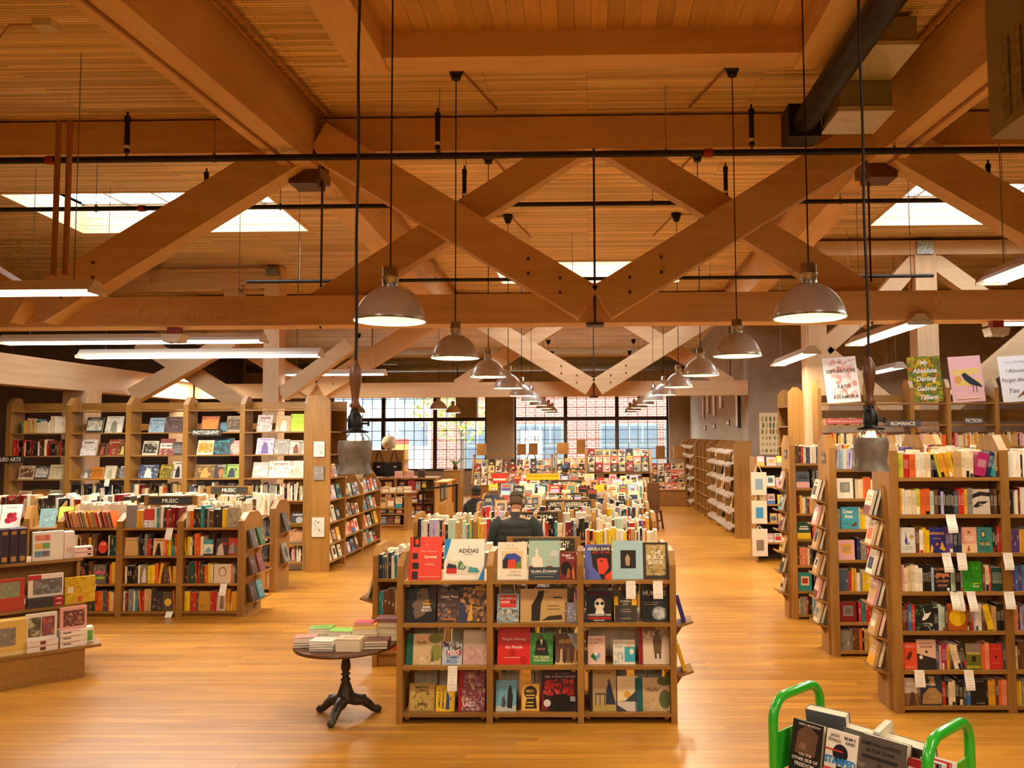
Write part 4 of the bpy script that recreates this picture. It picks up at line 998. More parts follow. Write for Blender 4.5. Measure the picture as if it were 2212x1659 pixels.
end_rack('small wooden ledges on the aisle end of the front display', T(.73, 7.25, .0), (.72, .30), .2, 1.0,
   [(.72, 0, .17, .24, .03, '#35308a', [('r', .1, .4, .9, .6, '#6a66b8')], 'indigo hardback leaning on the upper end ledge of the front display'),
    (.30, 0, .17, .24, .03, '#e6b418', [('r', .2, .4, .8, .6, '#c08a10')], 'yellow paperback leaning on the lower end ledge of the front display')], 'books on end racks', board=False)

# ---- rows of double-sided cases behind
def island(label, yf, x0, x1, nb, top, stext, slabel, sx, seed, pal=MIX, lower=True, sw=.78, d=.6, sdz=0.0):
    xs_ = [x0+(x1-x0)*i/nb for i in range(nb+1)]
    zs_ = [.11, .48, .86]
    zs_ = [top-.34-.37*2, top-.34-.37, top-.34]
    t, Mi = bookcase(label, (0, yf, 0), 0, xs_, zs_, d, top, .05, house(d, top, .10, .12))
    MB().box(x0+.03, d/2-.012, zs_[0], x1-.03, d/2+.012, zs_[2]+.12).build('divider', M['case_x'], t)
    MB().box(x0+.03, .04, 0, x1-.03, .06, zs_[0]-.03).build('plinth', M['case_x'], t)
    r = random.Random(seed)
    for i in range(nb):
        a, b = xs_[i]+.03, xs_[i+1]-.03
        for k, z in enumerate(zs_):
            row_stuff(Mi, a, b, z, .03, (.20, .29) if k == 2 else (.20, .27), (.014, .04), .16, pal, r, lean=.1)
            if k == 2: row_stuff(Mi, a, b, z, d/2+.05, (.22, .32), (.014, .04), .16, pal, r, flip=True)
        faces_n = r.random()
    if stext:
        sign(slabel, stext, Mi @ T(sx, d/2-.02, top-.02+sdz), sw, .13, .14)
    return t, Mi, xs_, zs_
_, MR2, XR2, ZR2 = island('double-sided wooden bookcase just behind the front display', 8.55, -2.25, .78, 4, 1.24, 'NEW&NOTEWORTHY', 'NEW & NOTEWORTHY sign on a wooden rail behind the front display', -.5, 3, sw=.66, sdz=-.07)
row_stuff(MR2, -.05, .74, 1.13, .36, (.2, .25), (.012, .03), .14, 'CCCWIIYRPKOCWH', rng, lean=.03)
_, MR3, XR3, ZR3 = island('double-sided wooden bookcase behind the standing person', 10.5, -2.25, .82, 4, 1.38, 'CRITICISM', 'CRITICISM sign beside the person in the dark vest', -.74, 4, sw=.62, sdz=-.12)
_, MR4, XR4, ZR4 = island('third wooden island bookcase, with the writing sign', 12.7, -1.75, .9, 4, 1.33, 'WRITING&REFERENCE', 'WRITING & REFERENCE sign on a wooden rail', -.34, 5, sw=.72, sdz=-.09)
_, MR5, XR5, ZR5 = island('fourth wooden island bookcase, under the nearer POETRY sign', 14.5, -1.9, 1.0, 4, 1.33, 'POETRY', 'nearer of the two POETRY signs', -.44, 6, sw=.62, sdz=-.11)
_, MR6, XR6, ZR6 = island('fifth wooden island bookcase, under the farther POETRY sign', 17.4, -2.1, 1.2, 4, 1.38, 'POETRY', 'farther of the two POETRY signs', -.5, 7, sw=.66, sdz=-.09)
for Mi, x0, x1, z in ((MR5, -1.85, .95, 1.16), (MR6, -2.0, 1.15, 1.2), (MR4, -1.7, -.8, 1.12)):
    faces_stuff(Mi, x0, x1, z, .22, .35, (.14, .22), (.18, .26), 'WWCCKKDGSIHLPQIGCZ', rng, .06)
    faces_stuff(Mi, x0, x1, z+.1, .36, .3, (.14, .22), (.18, .26), 'WWCCKKDGSIHLPQIGYR', rng, .09)
o = MB().box(-.3, .004, -.45, -.27, .016, 0, lin('#6a4a24')).box(.27, .004, -.45, .3, .016, 0, lin('#6a4a24')).box(-.36, 0, 0, .36, .02, .13, lin('#e8c21a')).box(-.34, -.001, .06, .34, 0, .11, lin('#c89a10')).build('yellow_sign_board', M['print'], None, (-1.02, 17.68, 1.42)); tag(o, 'bright yellow display board on the farther poetry case', 'sign')
o = MB().box(-.02, .004, -.4, .02, .016, 0, lin('#6a4a24')).box(-.17, 0, 0, .17, .02, .2, lin('#d23a2a')).box(-.14, -.001, .05, .14, 0, .1, lin('#f0d8c8')).build('red_sign_board', M['print'], None, (-1.95, 17.6, 1.36)); tag(o, 'bright red display board beside the black-capped person', 'sign')
end_rack('wooden ledges with open books on the counter-side end of the island case', T(-2.29, 8.85, 0) @ RZ(R(180)), (.62, .22), .3, 1.0,
   [(.62, 0, .24, .3, .02, '#e0cfa6', [], 'tan book leaning on the upper ledge at the counter end of the island'), (.22, 0, .24, .3, .02, '#d8c79c', [], 'tan book leaning on the lower ledge at the counter end of the island')], 'books on end racks')
# ------------------------------------------------------------------ fiction side: cases A, B, C
KA = 4.07e-3
AX = 2.665
ZA = [.06, .36, .69, 1.025, 1.355, 1.685, 2.005]
def case_abc(label, yf, nb):
    xs_ = [AX-.02+.955*i for i in range(nb+1)]
    t, Mc = bookcase(label, (0, yf, 0), 0, xs_, ZA, .44, 2.37, .075, house(.44, 2.37, .13, .12), th=.03)
    for i in range(nb):
        MB().box(xs_[i]+.04, .205, .06, xs_[i+1]-.04, .225, 2.12).build('divider', M['case_x'], t)
    return t, Mc, xs_
_, MA, XA = case_abc('tall fiction bookcase nearest the camera, with many paper notes', 7.12, 2)
_, MBk, XB = case_abc('tall fiction bookcase second from the camera', 8.89, 2)
_, MCk, XC = case_abc('tall fiction bookcase third from the camera', 10.64, 2)
ART = {
 'queen': ('#c9b9a2', [('p', [(0, .78), (.4, .9), (1, .86), (1, .7), (.5, .74), (0, .62)], '#2a2320'), ('p', [(0, .3), (.3, .5), (.9, .52), (.6, .36), (.2, .26)], '#2a2320'), ('t', 'Queen', .35, .62, .07, '#efe6d4', .4, .01, .2), ('t', 'Queen', .55, .36, .07, '#efe6d4', .4, .01, .2)], 'grey book with two dark painted eyes'),
 'less': ('#d8d4c4', [('t', 'LESS', .5, .12, .14, '#a8a294', .86, .02), ('p', [(.36, .3), (.5, .42), (.44, .62), (.34, .9), (.38, .6), (.3, .5)], '#3f3f8a'), ('p', [(.42, .34), (.66, .42), (.56, .32)], '#3f3f8a'), ('c', .78, .64, .13, '#c08a4a')], 'pale book with a falling blue figure'),
 'corr': ('#33307a', [('t', 'DESPONDENCE', .5, .72, .09, '#e9a81e', .94, .02, .05), ('r', .2, .55, .74, .57, '#e9a81e'), ('p', [(0, 0), (.1, .34), (.22, .2), (.16, 0)], '#e9b42a'), ('p', [(.62, .16), (.78, .46), (1, .12), (.9, .06)], '#e9b42a'), ('c', .46, .34, .09, '#e0702a')], 'violet book with yellow hands'),
 'said': ('#e2a184', [('t', 'WHEN ALL', .5, .58, .08, '#f2e6d0', .7, .02), ('t', 'IS SAID', .5, .48, .08, '#f2e6d0', .6, .02), ('r', .0, 0, 1, .34, '#e6c48a'), ('p', [(.3, .05), (.46, .3), (.56, .05)], '#b05a3a'), ('c', .5, .8, .1, .06, '#8a6a5a')], 'salmon book with white title lines'),
 'teal': ('#3f8070', [('c', .42, .72, .16, .16, '#2a4a40'), ('c', .42, .72, .1, .1, '#d8b070'), ('p', [(.1, .1), (.16, .5), (.7, .5), (.8, .1)], '#356a5c'), ('t', 'THE GIRL', .5, .28, .12, '#d8b43a', .7, .02)], 'green book with a hooded figure'),
 'florida': ('#2b2421', [('t', 'FLORIDA', .5, .84, .10, '#e2a27a', .86, .01), ('p', [(.06, .6), (.2, .74), (.9, .7), (.96, .56), (.7, .6), (.6, .5), (.4, .6), (.2, .48)], '#c9805a'), ('t', 'LAUREN', .5, .36, .1, '#e2a27a', .76, .01), ('t', 'GROFF', .5, .18, .1, '#e2a27a', .6, .01), ('c', .84, .08, .09, '#efe6d4')], 'black book with a copper panther'),
 'grass': ('#2f8a1c', [('n', 0, 0, 1, 1, ['#3fa028', '#257a16', '#4fb034', '#2c8a1e'], 130, 3), ('t', 'HAPPY', .66, .22, .06, '#c8d83a', .36, .02), ('t', 'HOUR', .66, .13, .06, '#efe6d4', .3, .02)], 'tall bright green grassy book'),
 'bird': ('#1f2421', [('n', 0, .55, .5, 1, ['#5f7a3c', '#3f5a2c'], 12, 2), ('n', 0, 0, .4, .3, ['#5f7a3c', '#3f5a2c'], 9, 4), ('n', .6, .0, 1, .3, ['#e8dcc0', '#6a8a44'], 10, 5), ('p', [(.34, .42), (.5, .62), (.44, .9), (.56, .66), (.9, .72), (.7, .5), (.5, .4)], '#e9e2d0'), ('t', 'A DRIVEN', .55, .26, .05, '#efe6d4', .4), ('t', 'DAY', .55, .18, .05, '#efe6d4', .3)], 'dark book with a white bird and leaves'),
 'sun': ('#c2601e', [('c', .5, .48, .44, '#f0c61a')], 'orange book with a large yellow disc'),
 'sweet': ('#dc4a26', [('t', 'UNDERTOW', .5, .82, .1, '#f0b090', .8, .01), ('p', [(.16, .4), (.4, .64), (.66, .7), (.6, .5), (.4, .36)], '#5a2a1c'), ('t', 'BARRETT', .5, .06, .07, '#f0b090', .8)], 'orange-red book with a dark bird'),
 'trans': ('#e0b59c', [('p', [(0, 0), (1, 0), (1, .36), (0, .55)], '#2f2823'), ('t', 'TRANSCENDENT', .5, .85, .065, '#4a3830', .86, .01), ('t', 'KINGDOM', .5, .74, .065, '#4a3830', .6, .01), ('c', .2, .42, .1, '#ecdcc8'), ('p', [(.42, .58), (.5, .68), (.6, .56)], '#2f2823')], 'pink and black book split on a slant'),
 'trav': ('#6a6a2a', [('r', 0, .62, 1, 1, '#8a7a68'), ('t', 'TRAVELERS', .5, .58, .09, '#e0d23a', .86, .02), ('r', .38, .3, .66, .52, '#2a2a1c'), ('t', 'HELON HABILA', .5, .06, .09, '#e0d23a', .9, .02)], 'olive book with a yellow title'),
 'red2': ('#c23026', [('r', .2, .78, .8, .8, '#e07a64'), ('p', [(.4, .44), (.5, .56), (.62, .46)], '#3a1414'), ('r', .2, .24, .8, .26, '#e07a64')], 'plain red book with a tiny dark mark'),
 'couple': ('#cbbfae', [('r', 0, 0, 1, .45, '#8a6240'), ('p', [(.3, 0), (.5, .5), (.7, .5), (.9, 0)], '#5a3a26'), ('t', 'SOLEY', .4, .68, .08, '#8a8276', .6)], 'white and brown book half hidden by a note'),
 'other': ('#2b3a44', [('t', 'THE', .5, .84, .08, '#e0c8a0', .3, .02), ('c', .55, .74, .13, .12, '#b8875a'), ('p', [(.05, .05), (.1, .34), (.4, .56), (.7, .56), (.98, .34), (.95, .05)], '#a8854f'), ('t', 'OTHER', .46, .62, .08, '#e9d8b8', .7, .02), ('t', 'BLACK', .5, .42, .06, '#cfae78', .7), ('t', 'NEVER', .55, .24, .07, '#cfae78', .6)], 'dark teal book with a folded-arms portrait'),
 'night': ('#1f1c1c', [('t', 'Ultimate Guide', .45, .9, .05, '#d8d0c0', .8), ('r', .08, .3, .1, .8, '#5a5a64'), ('t', 'David Diop', .55, .06, .05, '#d8d0c0', .6), ('r', .92, .3, .95, .52, '#b89a3a')], 'plain black book with thin white lettering'),
}
# each shelf from the aisle end: colour code + width in photograph pixels, '@name width height' for face-out, / or \ after width = lean
ROWS = {
 6: 'J11 R13 O13 W8 W7 C7 C9 D7 @kface K5\\ J5\\ A8\\ A8\\ A8\\ Y6\\ I17 C8 C8 C8 F23/ N11/ T11/ I5 N7 K8 N7',
 5: 'A6 W6 W5 C9 C9 J8 O11 O10 M8 H8 K6 Q6 K4 K4 K4 K4 K4 S9 R6 R6 A7 G10 @queen D7 H8 K7 K7 I5',
 4: '@less H8 W8 Y6 Y7 @corr U8 U8 N9 N8 @said @teal K4 D5 R5 R6 R6 R6',
 3: 'P6 C7 C7 C7 W8 W8 K6 K6 K6 L5 @florida M5 M5 K10 G4 @grass H6 C8 R4 E25 E16',
 2: 'H5 X6 B8 R7 @bird K10 M5 M4 M4 H6 @sun X4 H4 R5 L4 W5 W7 H7 Y13\\ I10 K8 K7 K7 K7',
 1: '@sweet @trans S6 P4 F6 F5 A6 H5 C8\\ C7\\ D6\\ D6\\ @trav O8 Z8 @red2 S8 S7 S7',
 0: '@couple H6 @other R7 K5 C7 C7 K8 K8 S7 B8 @night A8 A7 H6 O6 Z6 Z6 Z7',
}
FW = {'kface': 0, 'queen': 37, 'less': 32, 'corr': 33, 'said': 32, 'teal': 33, 'florida': 35, 'grass': 41, 'bird': 38, 'sun': 40, 'sweet': 28, 'trans': 40, 'trav': 32, 'red2': 28, 'couple': 27, 'other': 45, 'night': 36}
FH = {'grass': 62, 'trans': 61, 'other': 64, 'sun': 56, 'florida': 52, 'couple': 55, 'sweet': 55}
SHN = {6: 'top shelf', 5: 'second shelf', 4: 'third shelf', 3: 'fourth shelf', 2: 'fifth shelf', 1: 'sixth shelf', 0: 'bottom shelf'}
def fill_row(Mc, x0, z, spec, shelf, r, where, group, h0=51, yf=.03):
    x = x0; n = 0
    for tok in spec.split():
        if tok.startswith('@'):
            nm = tok[1:]
            if nm not in ART: continue
            col, ops, lb = ART[nm]
            w = FW[nm]*KA; h = FH.get(nm, 53)*KA
            face_book(Mc @ T(x+w/2, yf-.004, z+.0012) @ RX(-R(3)), w, h, .024, col, ops, '%s, %s of %s' % (lb, shelf, where), group)
            x += w+.002
        else:
            code = tok[0]; lean = 0
            rest = tok[1:]
            if rest[-1] in '/\\':
                lean = R(13) if rest[-1] == '/' else -R(13); rest = rest[:-1]
            t = int(rest)*KA; h = (h0+r.uniform(-4, 5))*KA
            col = tint(COLS[code], r, .1); n += 1
            bands = []
            k = r.random(); tc = 'W' if code in 'KDNSUXEHTRFBV' else 'D'
            if r.random() < .25: bands.append((0.0, r.uniform(.1, .3), tint(COLS[r.choice('WKCRN')], r)))
            z0 = r.uniform(.32, .4); z1 = r.uniform(.72, .86)
            if t > .02:
                for q in range(9): 
                    zz = z0+(z1-z0)*q/9; bands.append((zz, zz+(z1-z0)/9*r.uniform(.35, .8), tuple(p*.34+q*.66 for p, q in zip(COLS[tc], col))))
            else: bands.append((z0, z1, tuple(p*.3+q*.7 for p, q in zip(COLS[tc], col))))
            xx = x
            if lean < 0: xx = x+.02
            Mx = Mc @ T(xx, yf+r.uniform(-.004, .006), z+(abs(math.sin(lean))*t if lean > 0 else 0)+.0012) @ RY(lean)
            spine_book(Mx, t, h, .15, col, '%s spine, %s from the aisle, %s of %s' % (NAMES[code], ORD[n-1], shelf, where), group, bands)
            x += t+.0012
r = random.Random(5)
for s in range(7):
    fill_row(MA, XA[0]+.05, ZA[s], ROWS[s], SHN[s], r, 'nearest fiction case', 'books on the nearest fiction bookcase')
# second bay of A runs out of the picture; back sides, B and C
for s in range(7):
    row_stuff(MA, XA[1]+.05, XA[2]-.05, ZA[s], .03, (.19, .24), (.012, .034), .15, MIX, r, lean=.05)
    for Mc, X_ in ((MBk, XB), (MCk, XC)):
        for i in range(2):
            a, b = X_[i]+.05, X_[i+1]-.05
            if i == 0 and s in (5, 3, 1):
                faces_stuff(Mc, a, a+.19, ZA[s], .03, .05, (.17, .18), (.21, .23), 'TWXSPE', r); a += .2
            row_stuff(Mc, a, b, ZA[s], .03, (.19, .24), (.012, .034), .15, MIX, r, lean=.05)
    if s >= 1:
        for Mc, X_ in ((MA, XA), (MBk, XB), (MCk, XC)):
            for i in range(2): row_stuff(Mc, X_[i]+.05, X_[i+1]-.05, ZA[s], .27, (.19, .25), (.012, .034), .14, MIX, r, flip=True)
# titles legible on B
face_book(MBk @ T(XB[0]+.18, .02, ZA[4]+.002) @ RX(-R(3)), .19, .235, .02, '#3f9aaa', [('t', 'Dear', .42, .72, .16, '#efe2c0', .8, .03), ('t', 'Ann', .42, .50, .16, '#efe2c0', .7, .03), ('p', [(.5, .12), (.7, .24), (.86, .34), (.9, .2), (.74, .12)], '#7a2f24'), ('r', .1, .24, .6, .26, '#2a5a66')], 'turquoise book with a robin on the second fiction bookcase', 'books on the farther fiction bookcases')
# paper notes on A
for px, py, w, h, lb in ((2030, 1113, .085, .15, 'paper note hanging over the purple-spined books'), (2018, 1192, .08, .155, 'paper note hanging above the black panther book'), (2050, 1192, .08, .14, 'curled paper note between the panther book and the green grassy book'), (2147, 1192, .085, .14, 'paper note hanging above the dark green spines'),
                     (2032, 1280, .07, .14, 'paper note hanging to the left of the yellow disc book'), (2041, 1280, .08, .155, 'paper note overlapping the top of the yellow disc book'), (2067, 1280, .08, .155, 'slanting paper note beside the yellow disc book'), (2147, 1278, .085, .14, 'paper note hanging over the row of black spines'),
                     (1954, 1444, .085, .13, 'paper note hanging at the aisle end of the lowest shelves'), (2057, 1446, .08, .155, 'paper note hanging over the black and yellow spines on the bottom shelf'), (2195, 1279, .1, .14, 'double paper note on the second bay of the nearest fiction bookcase')):
    z = {1113: ZA[5], 1192: ZA[4], 1280: ZA[3], 1278: ZA[3], 1279: ZA[3], 1444: ZA[1], 1446: ZA[1]}[py]
    note(MA @ T((px-1264)*KA+.0, -.002, z) @ RZ(r.uniform(-.15, .15)), w, h, lb, r.uniform(.02, .06))
# racks on the case ends, facing the aisle
BK = [('#d98a86', 'pink'), ('#c9b48a', 'cream'), ('#3a4a5a', 'slate blue'), ('#e0a024', 'amber'), ('#7a3a2a', 'rust'), ('#5f8aa0', 'pale blue')]
for nm, yf, zl, seed in (('nearest', 7.12, (1.62, 1.36, 1.10, .84, .58, .30), 1), ('second', 8.89, (1.62, 1.34, 1.08, .80, .54, .28), 2), ('third', 10.64, (1.62, 1.34, 1.08, .80, .54, .28), 3)):
    rr = random.Random(seed); bks = []
    for i, z in enumerate(zl):
        c, cn = BK[(i*(1 if seed == 1 else 5)+seed*2) % 6]
        bks.append((z, rr.uniform(-.03, .03), .16, .23, .03, c, [('r', .15, .55, .85, .75, '#efe2c8'), ('r', .2, .2, .8, .4, '#3a2c24')], '%s book on the %s ledge of the %s fiction end rack' % (cn, ORD[i], nm)))
        if seed < 3: stuff_face(T(AX-.058, yf+.21, 0) @ RZ(R(180)) @ T(.11+.03, bks[-1][1], z+.055) @ RZ(R(90)) @ RX(-R(16)), .16, .22, .03, tint(COLS[rr.choice('WCPIG')], rr), rr)
    end_rack('ledged display rack on the aisle end of the %s fiction bookcase' % nm, T(AX-.058, yf+.21, .27) @ RZ(R(180)) @ T(0, 0, -.27), zl, .24, 1.93, bks, 'books on end racks')
    MB_ = MB().box(-.005, -.07, 0, .003, .07, .12, lin('#5a4a3a'))
    so = MB_.build('fiction_plaque', M['print']); so.matrix_world = T(AX-.06, yf+.2, 2.06)
    tag(so, 'small dark plaque high on the aisle end of the %s fiction bookcase' % nm, 'sign')
    mt = MB(); text_on(mt, 'FICTION', 0, .04, .035, '#efe6cf', .12); q = mt.build('lettering', M['letter'], so); q.rotation_euler = (0, 0, R(-90)); q.location = (-.006, 0, 0)

# ---- tall case with posters
DX = [4.25, 5.2, 5.95, 6.62, 7.5, 8.4]
ZD = [.1, .5, .92, 1.33, 1.74, 2.14, 2.54, 2.94]
_, MD, _ = (lambda a: (a[0], a[1], 0))(bookcase('very tall bookcase under the roof posts, carrying four cover posters', (0, 15.0, 0), 0, DX, ZD, .36, 3.38, .075, [(0, 0), (.36, 0), (.36, 3.26), (.28, 3.38), (.10, 3.38), (0, 3.22)], backs=((2.6, 2.82), (2.2, 2.4), (1.8, 2.0), (2.97, 3.1))))
for i in range(5):
    for s in range(4, 6):
        row_stuff(MD, DX[i]+.05, DX[i+1]-.05, ZD[s], .03, (.2, .26), (.014, .03), .15, 'WCCCPPRAOKGI', r, lean=.04)
    row_stuff(MD, DX[i]+.05, DX[i+1]-.05, ZD[6], .03, (.1, .13), (.014, .03), .15, 'CICPWH', r, lean=.04) if i == 0 else None
MB().box(4.05, 15.3, .0, 4.15, 16.6, 3.3)
bookcase('tall dark-backed bookcase end seen beside the poster case', (3.92, 16.9, 0), R(-90), [0, .85], ZD, .3, 3.3, .06, None, backboard=2)
PK = 15.0/1750
def poster(x, z, w, h, col, ops, label, lean):
    o = MB().box(-w/2, 0, 0, w/2, .006, h, lin(col)).build('cover_poster', M['print'])
    o.matrix_world = MD @ T(x, .04, z) @ RY(-R(lean)) @ RX(-R(6))
    tag(o, label, 'poster', 'cover posters on top of the tall case')
    art(w, h, ops, 0, .0012).build('poster_print', M['ink'], o)
poster(4.72, 2.953, .62, .86, '#f0ebe2', [('n', .2, .1, .95, .95, ['#e8c8b8', '#e2a898', '#efdccc', '#d87a68'], 70, 4), ('t', 'A', .5, .86, .045, '#6a5a54', .1), ('t', 'SEPARATION', .5, .66, .075, '#5a4c48', .92, .01), ('t', 'KATIE', .55, .32, .075, '#5a4c48', .42, .01), ('t', 'KITAMURA', .58, .09, .075, '#5a4c48', .8, .01)], 'white poster lettered A SEPARATION', 4)
poster(6.25, 2.953, .62, .86, '#6a7a24', [('n', 0, 0, 1, 1, ['#e9c21e', '#c9a818', '#2f5a24', '#1f2f16', '#7a9a2c', '#d8581f'], 170, 7), ('t', 'My', .5, .82, .09, '#f4f0e4', .3, .02, .25), ('t', 'Absolute', .5, .64, .10, '#f4f0e4', .86, .02, .25), ('t', 'Darling', .52, .46, .10, '#f4f0e4', .76, .02, .25), ('t', 'Gabriel', .5, .25, .10, '#f4f0e4', .72, .02, .25), ('t', 'Tallent', .54, .06, .10, '#f4f0e4', .68, .02, .25)], 'green and yellow jungle poster with white script', 2)
poster(7.02, 2.953, .60, .86, '#e8b4b0', [('t', 'GINGER', .5, .60, .12, '#e6d23a', .84, .03), ('t', 'BREAD', .56, .36, .12, '#e6d23a', .84, .03), ('p', [(.36, .6), (.46, .64), (.9, .38), (.96, .3), (.6, .38), (.44, .48)], '#2c3438'), ('c', .24, .5, .11, .08, '#d8a04a'), ('r', .66, .2, .68, .36, '#3a3030'), ('r', .76, .2, .78, .36, '#3a3030'), ('r', .15, .07, .85, .11, '#e6c8a0')], 'pink poster with a dark bird over yellow letters', 3)
poster(7.95, 2.953, .62, .86, '#f0eee8', [('t', 'Terry McMillan', .5, .84, .055, '#9a968e', .86, .0, .3), ('t', 'I Almost', .46, .64, .08, '#55504a', .66, .0, .3), ('t', 'Forget About', .46, .44, .08, '#55504a', .84, .0, .3), ('t', 'You', .34, .2, .1, '#55504a', .4, .0, .3), ('c', .84, .42, .13, .09, '#3a2a22'), ('p', [(.66, .02), (.68, .3), (.84, .36), (1, .3), (1, .02)], '#b05a4a'), ('p', [(.4, .08), (.66, .24), (.7, .18)], '#8a5a3c')], 'white poster with grey handwriting and a woman in a red dress', 3)
for lb, tx, x, z, w, h in (('grey ROMANCE sign on the tall poster case', 'ROMANCE', 5.76, 2.50, .66, .12), ('grey FICTION sign on the tall poster case', 'FICTION', 7.05, 2.545, .34, .12)):
    sign(lb, tx, MD @ T(x, -.02, z), w, h, 0, False, '#57534f')
so = MB().box(-.40, -.004, 0, .40, .004, .1, lin('#b0524a')).build('quote_strip', M['print']); so.matrix_world = MD @ T(4.75, -.012, 2.56)
tag(so, 'red strip with a cream line of italic lettering beside the ROMANCE sign', 'sign')
mt = MB(); text_on(mt, 'Book lovers never go to bed alone', 0, .035, .035, '#f2e4d0', .7, -.006, 0, .2); mt.build('lettering', M['letter'], so)
# ------------------------------------------------------------------ photography wall
PX_ = [-10.49, -9.40, -8.31, -7.27, -6.24, -5.08]
ZP = [.16, .47, .85, 1.25, 1.65, 2.07, 2.48, 2.88]
_, MP = bookcase('long tall photography bookcase wall with face-out books', (0, 14.5, 0), 0, PX_, ZP, .36, 3.12, .09, [(0, 0), (.36, 0), (.36, 2.98), (.26, 3.12), (.12, 3.12), (0, 2.98)], backs=((2.90, 3.03), (2.52, 2.64), (1.7, 1.8)), th=.022, plinth=None)
KP = 8.29e-3
def xq(px): return (px-1273)*KP-.02
PH = [  # row z index, px0, px1, px height, colour, accent, label
 (6, 175, 212, 35, '#3a3832', '#c9c4b4', 'charcoal book with a white arc'), (6, 218, 255, 37, '#e0dccf', '#8a8876', 'white and grey picture book'),
 (5, 165, 198, 36, '#e4ddd0', '#6a5a50', 'white book with a grid of small pictures'), (5, 203, 222, 28, '#4a3226', '#b85a3a', 'narrow dark book with a red dot'), (5, 225, 256, 36, '#93372a', '#b9a878', 'red-brown book with a green landscape'), (5, 258, 277, 29, '#4a3a2a', '#e0c060', 'brown book with a yellow band'),
 (4, 168, 190, 20, '#7a6a5a', '#d8cdb8', 'small collage book'), (4, 190, 216, 26, '#d98a2e', '#b06a1c', 'orange book'), (4, 219, 243, 29, '#ddd2b4', '#b0a484', 'cream book'), (4, 245, 262, 25, '#4f4238', '#a89a84', 'dark patterned book'), (4, 263, 277, 28, '#dedbd6', '#8a8a90', 'white book by the upright'),
 (6, 314, 348, 33, '#92aabb', '#50687a', 'pale blue book with a dark figure'), (6, 358, 402, 35, '#4f4440', '#8a6a64', 'wide dark book with a dusky coast'),
 (5, 301, 334, 32, '#cdc2ae', '#3a342e', 'cream book with black figures'), (5, 338, 371, 37, '#e6ddd0', '#8a4a44', 'white book reading WOMEN'), (5, 374, 401, 29, '#3a3430', '#7a746c', 'black and grey book'),
 (4, 294, 335, 31, '#3f4f70', '#e0dccf', 'navy book with a tiny white dancer'), (4, 340, 370, 31, '#6f6224', '#c9b43a', 'olive book with a yellow square'), (4, 375, 401, 37, '#cfc6b6', '#2a2420', 'pale book with a dark suited man'),
 (6, 428, 466, 36, '#a04a2a', '#e08a3a', 'glowing orange book'), (6, 470, 488, 22, '#2a4450', '#5a8090', 'small dark blue book'), (6, 490, 523, 36, '#9a8468', '#5a4a3c', 'tan book with a misty field'),
 (5, 421, 456, 33, '#e6d8b4', '#e0901e', 'white-edged book with an amber picture'), (5, 457, 500, 37, '#12222a', '#2aa0b0', 'dark book with a turquoise burst'), (5, 501, 525, 32, '#c9807a', '#e0b0a0', 'pink book with a pale splash'),
 (4, 417, 460, 31, '#6a5230', '#c99a4a', 'wide brown landscape book'), (4, 461, 487, 31, '#3a241c', '#c8704a', 'dark book reading GLORY'), (4, 487, 525, 31, '#9ab84a', '#3a3a48', 'green book with a man in a suit'),
 (6, 551, 584, 38, '#b9b4b0', '#8a2a2a', 'grey book with a red top'), (6, 592, 627, 36, '#b98f58', '#e6d8c0', 'tan book with a pale street'), (6, 630, 663, 40, '#a8c81e', '#b8d83a', 'lime green book against the window'),
 (5, 550, 588, 37, '#b9b0c4', '#6a5a90', 'lavender book with a purple figure'), (5, 590, 622, 34, '#8a8074', '#d0c8ba', 'grey portrait book'), (5, 623, 651, 31, '#d4c2b0', '#7a3a2a', 'pale book with a rusty picture'), (5, 652, 666, 28, '#a9ae98', '#c4c8b4', 'grey-green book by the end panel'),
 (4, 543, 577, 35, '#b0a494', '#e6ddd0', 'grey book with white letters'), (4, 578, 631, 38, '#e9e0d0', '#a8744a', 'wide white book with an orange landscape'), (4, 632, 666, 38, '#e6d8c2', '#d0bca4', 'blank cream book'),
 (4, 31, 64, 30, '#d4bf9c', '#6a4028', 'cream book with a brown lion'), (4, 65, 96, 30, '#4a4440', '#d0c6b4', 'black and white abstract book'), (4, 97, 130, 32, '#d0c09a', '#a8966c', 'cream book with a ring of ornaments'),
 (3, 30, 58, 24, '#d6c8a0', '#c8583a', 'cream book with a red flower'), (3, 60, 98, 27, '#6a6a3c', '#c06a2c', 'olive green book'), (3, 100, 128, 25, '#d0c4a4', '#8a7a5a', 'cream book with a grey still life'),
 (2, 640, 667, 21, '#1f1b19', '#9a9a98', 'black book with a globe'), (1, 628, 662, 37, '#7a5a38', '#c08a5a', 'brown book with an eagle near the floor'),
]
rowname = {6: 'top row', 5: 'second row', 4: 'third row', 3: 'fourth row', 2: 'fifth row', 1: 'lowest row'}
r = random.Random(21)
